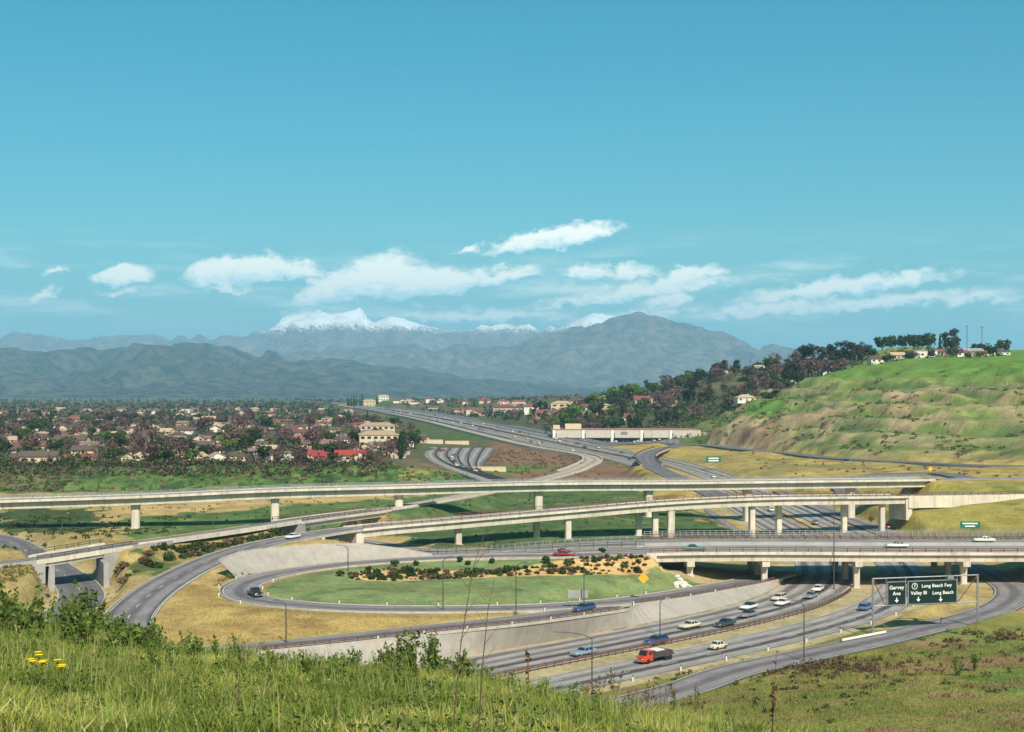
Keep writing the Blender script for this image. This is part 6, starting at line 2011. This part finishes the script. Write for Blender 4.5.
def car_shapes(style):
    if style in CARME: return CARME[style]
    W2 = .94
    def sec(w, zl, zt, cr=.06):
        return [(w * .86, zl), (w, zl + .12), (w * 1.0, zl + .38), (w * .95, zt - .03), (w * .55, zt + cr)]
    body, cab, roof = MB(), MB(), MB()
    if style == 'beetle':
        st = [(-2.0, sec(.45, .32, .55)), (-1.75, sec(.66, .28, .80, .1)), (-1.1, sec(.76, .26, .98, .1)), (0, sec(.77, .24, .95, .06)), (1.0, sec(.76, .26, .92, .1)), (1.6, sec(.66, .28, .78, .1)), (1.98, sec(.45, .32, .5))]
        cabx = (-1.35, -.75, .45, .85); zt = 1.48; zb = .9; wb = .70; wt = .52; ax = (-1.15, 1.2); rw = .33
    elif style == 'pickup':
        st = [(-2.55, sec(.92, .42, .98, .0)), (-2.5, sec(W2, .40, 1.0, .0)), (.2, sec(W2, .38, 1.0, .0)), (.6, sec(W2, .38, 1.0, .03)), (2.2, sec(W2, .38, .98, .06)), (2.5, sec(.88, .42, .85))]
        cabx = (-.75, -.55, .45, 1.0); zt = 1.72; zb = .98; wb = .88; wt = .70; ax = (-1.65, 1.55); rw = .37
    elif style == 'wagon':
        st = [(-2.65, sec(.84, .42, .86, .02)), (-2.5, sec(W2, .34, .92, .03)), (-.8, sec(W2 + .02, .30, .93, .03)), (.9, sec(W2 + .02, .30, .93, .04)), (2.3, sec(W2, .34, .86, .05)), (2.62, sec(.84, .40, .74))]
        cabx = (-2.5, -2.05, .35, 1.05); zt = 1.46; zb = .9; wb = .88; wt = .66; ax = (-1.55, 1.55); rw = .35
    else:
        st = [(-2.65, sec(.82, .42, .80, .02)), (-2.45, sec(W2, .34, .90, .03)), (-1.2, sec(W2 + .02, .30, .93, .04)), (.7, sec(W2 + .02, .30, .92, .04)), (2.3, sec(W2, .34, .85, .05)), (2.62, sec(.84, .40, .72))]
        cabx = (-1.65, -.95, .25, .95); zt = 1.42; zb = .9; wb = .86; wt = .64; ax = (-1.55, 1.55); rw = .35
    loft(body, st)
    x0, x1, x2, x3 = cabx
    if style != 'convertible':
        loft(cab, [(x0, [(wb, zb), (wb * .99, zb + .02)]), (x1, [(wb, zb), (wt + .03, zt - .05)]), (x2, [(wb, zb), (wt + .03, zt - .05)]), (x3, [(wb, zb), (wb * .99, zb + .02)])])
        loft(roof, [(x1 - .12, [(wt * .9, zt - .10), (wt * .85, zt - .06)]), (x1 + .1, [(wt + .07, zt - .06), (wt * .9, zt + .02)]), ((x1 + x2) / 2, [(wt + .08, zt - .06), (wt * .9, zt + .05)]), (x2 - .05, [(wt + .07, zt - .06), (wt * .9, zt + .02)]), (x2 + .12, [(wt * .92, zt - .10), (wt * .85, zt - .05)])])
        for s in (-1, 1):       # pillars
            for (xa, xb) in ((x0, x1), (x3, x2), ((x1 + x2) / 2, (x1 + x2) / 2)):
                roof.hexa([(xa - .06, s * (wb + .01), zb), (xa + .06, s * (wb + .01), zb), (xa + .06, s * (wb - .05), zb), (xa - .06, s * (wb - .05), zb), (xb - .06, s * (wt + .06), zt - .06), (xb + .06, s * (wt + .06), zt - .06), (xb + .06, s * (wt), zt - .06), (xb - .06, s * (wt), zt - .06)])
    else:
        cab.hexa([(.75, -.8, .9), (.8, -.8, .9), (.8, .8, .9), (.75, .8, .9), (.3, -.68, 1.32), (.35, -.68, 1.32), (.35, .68, 1.32), (.3, .68, 1.32)])
        roof.box(-1.5, .55, -.72, .72, .90, .955)
        for xx in (-.2, -1.15):
            roof.box(xx - .12, xx + .1, -.65, .65, .9, 1.18)
    wheel = MB()
    wheel.tube([(0, -.1, 0), (0, -.09, 0), (0, .09, 0), (0, .1, 0)], [rw * .86, rw, rw, rw * .86], 14)
    hub = MB(); hub.tube([(0, -.115, 0), (0, -.1, 0), (0, .1, 0), (0, .115, 0)], [rw * .2, rw * .52, rw * .52, rw * .2], 10)
    bf = MB(); xf = st[-1][0]; xr = st[0][0]; wz = st[-1][1][1][0]
    bf.box(xf - .04, xf + .12, -wz - .02, wz + .02, .36, .52)
    brr = MB(); wz2 = st[0][1][1][0]
    brr.box(xr - .12, xr + .04, -wz2 - .02, wz2 + .02, .38, .54)
    hl_ = MB(); hl_.tube([(-.03, 0, 0), (.05, 0, 0)], .1, 8)
    tl = MB(); tl.box(-.04, .03, -.11, .11, -.06, .06)
    CARME[style] = dict(body=body, cab=cab.mesh('windows', M_GLASS), roof=roof, wheel=wheel.mesh('wheel', M_TYRE, True), hub=hub.mesh('hub_cap', M_CHROME), bf=bf.mesh('bumper', M_CHROME), br=brr.mesh('bumper', M_CHROME),
                        hl=hl_.mesh('headlight', M_HEAD), tl=tl.mesh('tail_light', M_TAIL), ax=ax, rw=rw, xf=xf, xr=xr, cache={})
    return CARME[style]


def car(x, y, z, ang, style, color, label, roofc=None, full=True, group=None, name=None):
    S = car_shapes(style)
    roofc = roofc or color
    if color not in S['cache']: S['cache'][color] = S['body'].mesh('body', PAINT[color], True)
    rk = 'r' + roofc
    if rk not in S['cache']: S['cache'][rk] = S['roof'].mesh('roof', PAINT[roofc] if style != 'convertible' else mat('seat_vinyl', (.03, .02, .02), None, 1, .6))
    root = empty(name or ('pickup_truck' if style == 'pickup' else 'car'), (x, y, z), ang, label, 'pickup truck' if style == 'pickup' else 'car', group)
    link('body', S['cache'][color], root)
    link('windows', S['cab'], root)
    link('roof' if style != 'convertible' else 'seats', S['cache'][rk], root)
    for ax_ in S['ax']:
        for s in (-1, 1):
            w_ = link('wheel', S['wheel'], root, (ax_, s * (.80 if style != 'beetle' else .68), S['rw']))
            if full: link('hub_cap', S['hub'], w_)
    if full:
        link('bumper', S['bf'], root); link('bumper', S['br'], root)
        wy = .62 if style != 'beetle' else .5
        for s in (-1, 1):
            link('headlight', S['hl'], root, (S['xf'] - .02, s * wy, .64)); link('tail_light', S['tl'], root, (S['xr'] + .01, s * wy, .66))
    return root


def on_path(px, py, Q, z_hint, back=False, dz=0.02):
    x, y = at(px, py, z_hint)
    i, t, n = near(Q, x, y)
    z = Q[i][2] + dz
    x, y = at(px, py, z)
    i, t, n = near(Q, x, y)
    a = math.atan2(t[1], t[0]) + (math.pi if back else 0)
    return x, y, Q[i][2] + dz, a


AW = ' on the far carriageway of the sunken freeway'
for (px, py, Q, z, back, style, col, rc, lb) in [
    (584, 655, PA, 0, True, 'sedan', 'steel blue', None, 'steel blue sedan' + AW), (656, 643.5, PA, 0, True, 'wagon', 'dark blue', 'black', 'dark blue station wagon beside the red truck, across the median'), (690, 628, PA, 0, True, 'sedan', 'cream', 'cream', 'cream sedan hugging the outer lane below the slope paving'),
    (725, 626, PA, 0, True, 'sedan', 'dark green', 'black', 'very dark green sedan' + AW), (748, 617, PA, 0, True, 'sedan', 'grey', 'black', 'dark grey sedan beside a white one' + AW), (749, 609, PA, 0, True, 'sedan', 'white', 'black', 'white sedan with a black roof' + AW),
    (779, 600, PA, 0, True, 'wagon', 'cream', None, 'cream station wagon near the bridge column'), (783, 605, PA, 0, True, 'sedan', 'white', None, 'all-white sedan beside the cream station wagon'), (811, 598, PA, 0, True, 'sedan', 'grey', 'grey', 'grey sedan coming out from under the wide bridge'),
    (818, 591, PA, 0, True, 'sedan', 'white', 'white', 'white sedan just under the edge of the wide bridge'), (718, 649, PA, 0, False, 'beetle', 'cream', None, 'cream rounded compact car on the near carriageway'), (866, 609.5, PA, 0, False, 'wagon', 'blue', 'dark blue', 'blue station wagon near the sign gantry'),
    (565, 556.5, PB, 7, True, 'sedan', 'crimson', None, 'crimson sedan on the approach left of the wide bridge'), (694, 550.5, PB, 8, True, 'sedan', 'teal', 'black', 'teal sedan crossing the wide bridge'), (897, 547.5, PB, 8, False, 'convertible', 'white', None, 'white open convertible on the wide bridge'),
    (984, 542, PB, 8, False, 'sedan', 'white', None, 'white closed sedan on the wide bridge'), (584, 611, PC, 3.6, True, 'wagon', 'dark blue', 'black', 'dark blue station wagon where the feeder joins the loop ramp'), (293, 538.5, PR2, 6.4, True, 'sedan', 'white', None, 'white sedan on the swept ramp'),
    (887, 528, PJ, .4, False, 'sedan', 'crimson', None, 'crimson sedan under the middle flyover'), (771, 511, PA, 0, True, 'sedan', 'white', None, 'white sedan on the freeway between the two flyovers'), (255, 596, PL, 5, False, 'pickup', 'black', None, 'dark pickup truck on the tight bend of the loop ramp'),
    (847, 461.5, PK, 7, False, 'sedan', 'dark blue', None, 'dark sedan on the road at the foot of the hill'), (965, 476, PM, 6, True, 'sedan', 'crimson', None, 'crimson sedan on the lower hill road'), (713, 477, PA, 1, True, 'sedan', 'white', None, 'white sedan on the freeway behind the high flyover'),
    (815, 524, PA, 0, False, 'sedan', 'grey', None, 'grey sedan beneath the middle flyover')]:
    x, y, z, a = on_path(px, py, Q, z, back)
    car(x, y, z, a, style, col, lb, rc)

# red flatbed truck with a dark load
x, y, z, a = on_path(655, 661, PA, 0, False)
tk = empty('flatbed_truck', (x, y, z), a + math.pi, 'bright red flatbed truck with a dark tarped load on the near carriageway', 'truck')
tk.scale = (.86, .86, .86)
mr = PAINT['bright red']
m = MB(); loft(m, [(1.9, [(1.1, .5), (1.12, 1.5), (1.1, 1.52)]), (2.0, [(1.12, .5), (1.15, 1.5), (1.0, 2.55)]), (3.2, [(1.12, .5), (1.15, 1.5), (1.0, 2.6)]), (3.75, [(1.12, .5), (1.13, 1.45), (1.0, 1.55)]), (4.6, [(1.05, .5), (1.05, 1.3), (.85, 1.4)])]); m.build('cab', mr, tk)
m = MB(); m.hexa([(3.25, -.95, 2.45), (3.25, .95, 2.45), (3.25, .9, 2.5), (3.25, -.9, 2.5), (3.72, -1.0, 1.62), (3.72, 1.0, 1.62), (3.78, 1.0, 1.62), (3.78, -1.0, 1.62)]); m.box(2.2, 3.1, -1.13, 1.13, 1.6, 2.35); m.build('windows', M_GLASS, tk)
m = MB(); m.box(-4.6, 1.8, -1.2, 1.2, .95, 1.15); m.box(1.6, 1.8, -1.2, 1.2, 1.15, 1.9); m.build('bed', M_DARKST, tk)
m = MB(); loft(m, [(-4.3, [(1.0, 1.16), (1.0, 1.7), (.8, 1.8)]), (-2.5, [(1.05, 1.16), (1.05, 2.1), (.8, 2.25)]), (-.5, [(1.05, 1.16), (1.05, 1.95), (.7, 2.15)]), (1.4, [(1.0, 1.16), (1.0, 2.1), (.8, 2.2)])]); m.build('load', mat('dark_tarp', (0.045, 0.035, 0.04), (0.10, 0.07, 0.07), 1.5, .8, .3, coords='Object'), tk)
m = MB(); m.box(-1.6, .9, -1.08, 1.08, 2.12, 2.3); m.build('pale_crate', M_WHITE, tk)
wm = MB(); wm.tube([(0, -.15, 0), (0, -.14, 0), (0, .14, 0), (0, .15, 0)], [.42, .5, .5, .42], 14); wme = wm.mesh('wheel', M_TYRE, True)
for ax_ in (-3.4, -2.2, 3.3):
    for s in (-1, 1): link('wheel', wme, tk, (ax_, s * 1.0, .5))
m = MB(); m.box(4.6, 4.75, -1.1, 1.1, .5, .72); m.build('bumper', M_CHROME, tk)
for s in (-1, 1):
    m = MB(); m.tube([(4.58, s * .75, 1.0), (4.66, s * .75, 1.0)], .13, 8); m.build('headlight', M_HEAD, tk)

# traffic on the far freeway and cars parked at the store
rc_ = random.Random(12)
FARC = ['white', 'cream', 'dark blue', 'black', 'crimson', 'teal', 'steel blue', 'grey', 'pale yellow', 'dark green']
for k in range(70):
    yy = 830 + 1500 * rc_.random() ** 1.3
    i = int(np.argmin(np.abs(PA[:, 1] - yy)))
    off_ = rc_.choice([3.2, 6.9, 10.5, 14.0, -7.6, -11.3, -5.2, -13.0])
    p = offset(PA, off_)[i]
    t = frames(PA)[0][i]
    c = rc_.choice(FARC)
    car(p[0], p[1], p[2] + .02, math.atan2(t[1], t[0]) + (math.pi if off_ > 0 else 0), rc_.choice(['sedan', 'sedan', 'wagon']), c, f'{c} car in the traffic on the far freeway', None, False, 'traffic on the far freeway')
for k in range(26):
    x = 40 + k * 4.0 + rc_.uniform(-.5, .5)
    if rc_.random() < .25: continue
    y = rc_.choice([1022, 1026, 1008])
    c = rc_.choice(['crimson', 'white', 'dark blue', 'cream', 'black', 'teal', 'bright red', 'grey'])
    car(x, y, ground_z(x, y) + .48, math.pi / 2 + rc_.uniform(-.1, .1), rc_.choice(['sedan', 'wagon']), c, f'{c} car parked in front of the long store', None, False, 'cars parked at the store')
for k in range(7):
    q = fanpaths[rc_.choice([1, 2, 3, 4])]
    p = q[rc_.randrange(8, len(q) - 2)]
    x, y = p[0] + rc_.uniform(-1, 1), p[1]
    c = rc_.choice(FARC)
    car(x, y, p[2] + .02, math.pi / 2 + .3, 'sedan', c, f'{c} car standing in the paved yard', None, False, 'cars in the paved yard')

# ------------------------------------------------------------------ grass and weeds in front
def blades(name, X, Y, h, w, c, lean=.35, seed=3, dz=0.0):
    g = np.random.default_rng(seed)
    n = len(X)
    Z = np.array([ground_z(a, b) for a, b in zip(X, Y)]) - .03 + dz
    an = g.uniform(0, 2 * math.pi, n)
    ca, sa = np.cos(an), np.sin(an)
    la = g.uniform(0, 2 * math.pi, n); ll = g.uniform(.05, lean, n) * h
    bx, by = ca * w, sa * w
    P = np.stack([X, Y, Z], 1)
    m1 = P + np.stack([np.cos(la) * ll * .3, np.sin(la) * ll * .3, h * .55], 1)
    tp_ = P + np.stack([np.cos(la) * ll, np.sin(la) * ll, h], 1)
    o_ = np.stack([bx, by, 0 * bx], 1)
    V = np.stack([P - o_, P + o_, m1 + o_ * .8, m1 - o_ * .8, tp_ + o_ * .12, tp_ - o_ * .12], 1).reshape(-1, 3)
    b0 = np.arange(n) * 6
    F = np.concatenate([np.stack([b0, b0 + 1, b0 + 2, b0 + 3], 1), np.stack([b0 + 3, b0 + 2, b0 + 4, b0 + 5], 1)])
    col = np.repeat(c, 6, axis=0).reshape(n, 6, 3)
    col = np.concatenate([col.reshape(-1, 3), np.ones((n * 6, 1))], 1)
    return tag(link(name, np_mesh(name, V, F, M_BLADE, col)), kind='stuff')


gg = np.random.default_rng(44)
n = 185000
Yb = np.sqrt(gg.uniform(22 ** 2, 72 ** 2, n))
Xb = gg.uniform(-.42, .30, n) * Yb
tone = fbm(Xb / 2.2, Yb / 3.5, 4, 51)
tall = fbm(Xb / 1.4 + 9, Yb / 2.2, 3, 61)
h = (.10 + .58 * np.clip(tall - .2, 0, 1)) * gg.uniform(.5, 1.4, n)
w = gg.uniform(.010, .024, n)
c1, c2, c3 = np.array((0.13, 0.18, 0.036)), np.array((0.46, 0.45, 0.105)), np.array((0.50, 0.44, 0.20))
k = np.clip((tone - .3) * 2.4 + gg.normal(0, .22, n), 0, 1)[:, None]
c = c1 * (1 - k) + c2 * k
dry = (gg.random(n) < .07 + .15 * (tone > .6))[:, None]
c = np.where(dry, c3 * gg.uniform(.7, 1.2, (n, 1)), c)
blades('tall_grass', Xb, Yb, h, w, c, .95, 5)
pts = []
while len(pts) < 2600:
    y = math.sqrt(gm.uniform(24 ** 2, 66 ** 2)); x = gm.uniform(-.41, .1) * y
    if fbm(np.array([x / 2.0]), np.array([y / 3.0]), 3, 71)[0] < .47: continue
    pts.append((x, y, ground_z(x, y)))
mass('low_weeds', pts[:1800], LM['weed'], 26, .055, 91, (.1, .4), (.12, .5))
mass('low_green_weeds', pts[1800:], LM['bright'], 26, .05, 92, (.1, .35), (.12, .45))
n = 9000                                                # seed stalks above the grass
Yb = np.sqrt(gg.uniform(24 ** 2, 68 ** 2, n)); Xb = gg.uniform(-.41, .16, n) * Yb
kk = fbm(Xb / 3, Yb / 4, 3, 81) > .48; Xb, Yb = Xb[kk], Yb[kk]; n = len(Xb)
c = np.array((0.42, 0.40, 0.15)) * gg.uniform(.6, 1.2, (n, 1)) * np.where(gg.random((n, 1)) < .5, 1.0, np.array((.6, .85, .4)))
blades('seed_stalk_grass', Xb, Yb, gg.uniform(.45, 1.05, n), gg.uniform(.006, .014, n), c, .35, 8)
n = 42000                                               # rough bank beside the near ramp
Yb = np.sqrt(gg.uniform(120 ** 2, 236 ** 2, n)); Xb = gg.uniform(.10, .44, n) * Yb
ok = np.array([not on_road(a, b) for a, b in zip(Xb, Yb)]); Xb, Yb = Xb[ok], Yb[ok]; n = len(Xb)
tone = fbm(Xb / 9, Yb / 9, 4, 31)[:, None]; t2 = fbm(Xb / 3, Yb / 4, 3, 35)[:, None]
c = np.where(tone > .6, np.array((0.27, 0.175, 0.09)), np.where(t2 > .48, np.array((0.19, 0.25, 0.055)), np.array((0.32, 0.28, 0.09)))) * gg.uniform(.6, 1.25, (n, 1))
blades('rough_grass', Xb, Yb, (.1 + .4 * t2[:, 0]) * gg.uniform(.5, 1.2, n), gg.uniform(.03, .07, n), c, 1.2, 6)
n = 30000                                               # dry grass on the golden mound and verges
Yb = np.sqrt(gg.uniform(205 ** 2, 345 ** 2, n)); Xb = gg.uniform(-.36, .05, n) * Yb
i_ = np.clip(np.searchsorted(rowY, Yb), 0, len(rowY) - 1); j_ = np.clip(np.round((Xb / halfw(rowY[i_]) + 1) / 2 * (NC - 1)).astype(int), 0, NC - 1)
cg = GC[i_, j_]
ok = (ONROAD[i_, j_] < .5) & (cg[:, 0] > cg[:, 1] * 1.15) & (ZS[i_, j_] > 1e5)
ok &= inpoly(lawnpoly + [(38, 316), (33, 320)], Xb, Yb) < .5
Xb, Yb, cg = Xb[ok], Yb[ok], cg[ok]; n = len(Xb)
blades('dry_grass', Xb, Yb, gg.uniform(.15, .5, n), gg.uniform(.03, .07, n), cg * gg.uniform(.65, 1.2, (n, 1)), .9, 7)


def weed(px, y, h, label, kind='weed', stems=7, leaves=90, spread=.5, size=.09, group=None, lean=0.0, name='weed_plant', top=.15):
    """upright weed: stems with leaf clumps along them"""
    x = (px - 512) * y / FPX
    if group and kind == 'weed': label = ('tall ' if h > 1.4 else 'knee-high ' if h < .8 else 'waist-high ') + label
    root = empty(name, (x, y, ground_z(x, y) - .05), random.uniform(0, 6), label, 'plant', group)
    mb = MB(); pts = []
    for k in range(stems):
        a = random.uniform(0, 6.28); sp_ = spread * random.uniform(.2, 1)
        hh = h * random.uniform(.65, 1.0)
        P = [(0, 0, 0), (math.cos(a) * sp_ * .35 + lean * .3 * hh, math.sin(a) * sp_ * .35, hh * .45), (math.cos(a) * sp_ + lean * hh, math.sin(a) * sp_, hh)]
        mb.tube(P, [.016, .012, .006], 4)
        for q in range(max(1, leaves // stems)):
            t = random.uniform(top, 1.02)
            if t < .45: p = [P[0][i] + (P[1][i] - P[0][i]) * t / .45 for i in range(3)]
            else: p = [P[1][i] + (P[2][i] - P[1][i]) * (t - .45) / .55 for i in range(3)]
            pts.append([p[i] + random.gauss(0, .055 * (1.3 - t * .5)) for i in range(3)])
    g = np.random.default_rng(int(px * 7 + y))
    c0 = np.array(pts); N = len(c0)
    a = g.normal(size=(N, 3)); a /= np.linalg.norm(a, axis=1)[:, None]
    b = np.cross(a, g.normal(size=(N, 3))); b /= np.linalg.norm(b, axis=1)[:, None]
    s = size * g.uniform(.5, 1.3, (N, 1))
    V = np.stack([c0 - a * s, c0 - b * s * .45, c0 + a * s, c0 + b * s * .45], 1).reshape(-1, 3)
    mb.build('stem', M_BARK if kind == 'dry' else LM['weed'], root)
    link('leaves', np_mesh('leaves', V, np.arange(4 * N).reshape(-1, 4), LM[kind]), root)
    return root


rw_ = random.Random(77)
random.seed(5)
for k in range(42):                                     # leafy thicket at the crest by the underpass
    px = rw_.uniform(-5, 150); y = rw_.uniform(52, 66)
    weed(px, y, rw_.uniform(1.0, 1.9) * (1.15 if px < 100 else .75), 'leafy green weed in the thicket on the grassy crest below the underpass', 'weed', 9, 200, .7, .13, 'thicket on the crest')
for k in range(20):
    px = rw_.uniform(385, 482); y = rw_.uniform(50, 62)
    weed(px, y, rw_.uniform(1.0, 2.0) * (1.25 - abs(px - 415) / 90), 'dark green weed in the clump on the crest below the feeder road', 'weed', 8, 150, .5, .11, 'weed clump on the crest')
for k in range(48):
    px = rw_.uniform(150, 600) if k % 3 == 0 else rw_.uniform(150, 385); y = rw_.uniform(46, 63)
    weed(px, y, rw_.uniform(.5, 1.2), 'scattered leafy weed standing in the tall grass', 'weed', 6, 80, .35, .1, 'weeds in the tall grass')
for (px, y, hh) in [(598, 57, 1.7), (612, 56, 2.1), (628, 58, 1.5), (648, 58, 2.2), (662, 56, 1.9), (676, 57, 2.1), (695, 57, 2.3), (640, 54, 1.3), (585, 58, 1.3), (704, 58, 2.0)]:
    weed(px, y, hh, 'dry brown weed with seed heads beside the sunken freeway view', 'dry', 4, 60, .45, .075, 'dry weeds at the end of the crest', top=.6)
weed(529, 55, 2.1, 'dark spindly weed with a few broad leaves at the end of the tall grass', 'dry', 2, 26, .12, .13, top=.1)
weed(772, 35, 2.5, 'lone dark stalk with sparse leaves below the near ramp', 'dry', 2, 26, .12, .1, top=.35)
weed(975, 200, 3.2, 'green bush on the rough bank beside the gantry', 'bright' if False else 'weed', 10, 220, 1.6, .28, name='bush')
weed(958, 196, 2.4, 'small green bush on the rough bank', 'weed', 8, 160, 1.4, .26, name='bush')
for (px, y, hh, ln) in [(452, 25, 3.85, .16), (478, 25.5, 3.0, .10), (238, 34, 2.0, .05)]:
    x = (px - 512) * y / FPX
    z0 = ground_z(x, y) - .05
    m = MB(); m.tube([(0, 0, 0), (ln * hh * .25, 0, hh * .45), (ln * hh * .6, 0, hh * .8), (ln * hh * 1.0, .1, hh)], [.014, .011, .008, .003], 5)
    for q in range(5):
        t = .35 + q * .12
        m.tube([(ln * hh * t * t, 0, hh * t), (ln * hh * t * t + rw_.choice([-.28, .28]), rw_.uniform(-.1, .1), hh * t + .38)], [.007, .002], 3)
    o = m.build('dry_stalk', mat('dry_stem', (0.16, 0.10, 0.06), (0.10, 0.06, 0.04), 3, .9), None, (x, y, z0))
    tag(o, ['long leaning bare stalk rising above the weed clump', 'shorter bare stalk next to the long leaning one', 'pale bare stalk standing in the tall grass'][[452, 478, 238].index(px)], 'plant')
M_FLOW = mat('yellow_petals', (0.80, 0.58, 0.02), (0.70, 0.48, 0.02), 5, .7)
for (px, y) in [(33, 37), (38, 37.3), (42, 36.6), (44, 37.8), (59, 36.3), (61, 36.7), (30, 37.9), (37, 38.2), (63, 36)]:
    x = (px - 512) * y / FPX
    root = empty('wildflower', (x, y, ground_z(x, y) - .03), rw_.uniform(0, 6), 'yellow wildflower in the tall grass', 'flower', 'yellow wildflowers')
    hh = rw_.uniform(.75, .98)
    m = MB(); m.tube([(0, 0, 0), (.03, 0, hh * .5), (.02, .02, hh)], [.012, .01, .007], 4); m.build('stem', LM['weed'], root)
    m = MB()
    for q in range(9):
        a = 2 * math.pi * q / 9
        ca, sa = math.cos(a), math.sin(a)
        m.quad((.02, .02, hh), (.02 + ca * .07 - sa * .03, .02 + sa * .07 + ca * .03, hh + .03), (.02 + ca * .14, .02 + sa * .14, hh + .02), (.02 + ca * .07 + sa * .03, .02 + sa * .07 - ca * .03, hh + .03))
        m.quad((.02, .02, hh - .09), (.02 + ca * .05 - sa * .03, .02 + sa * .05 + ca * .03, hh - .06), (.02 + ca * .1, .02 + sa * .1, hh - .05), (.02 + ca * .05 + sa * .03, .02 + sa * .05 - ca * .03, hh - .06))
    m.build('petals', M_FLOW, root)

pts = [(x, y, ground_z(x, y)) for x, y in [(gm.normal(47, 6), gm.normal(214, 5)) for k in range(130)] + [(gm.uniform(20, 95), gm.uniform(170, 232)) for k in range(90)] + [(gm.normal(84, 5), gm.normal(238, 3)) for k in range(40)] if not on_road(x, y)]
mass('bank_dry_brush', pts, LM['brush'], 24, .22, 95, (.4, 1.3), (.25, .9))
pts = [(x, y, ground_z(x, y)) for x, y in [(gm.uniform(70, 92), gm.uniform(232, 246)) for k in range(40)] + [(gm.uniform(15, 95), gm.uniform(150, 225)) for k in range(110)] if not on_road(x, y)]
mass('bank_green_brush', pts, LM['mid'], 24, .2, 96, (.3, 1.1), (.2, .7))
pts = [(x, y, ground_z(x, y)) for x, y in [(gm.uniform(-118, -100), gm.uniform(262, 304)) for k in range(140)] + [(gm.uniform(-62, -56), gm.uniform(285, 330)) for k in range(60)] if not on_road(x, y)]
mass('slope_brush', pts, LM['olive'], 24, .25, 97, (.4, 1.4), (.3, 1.2))
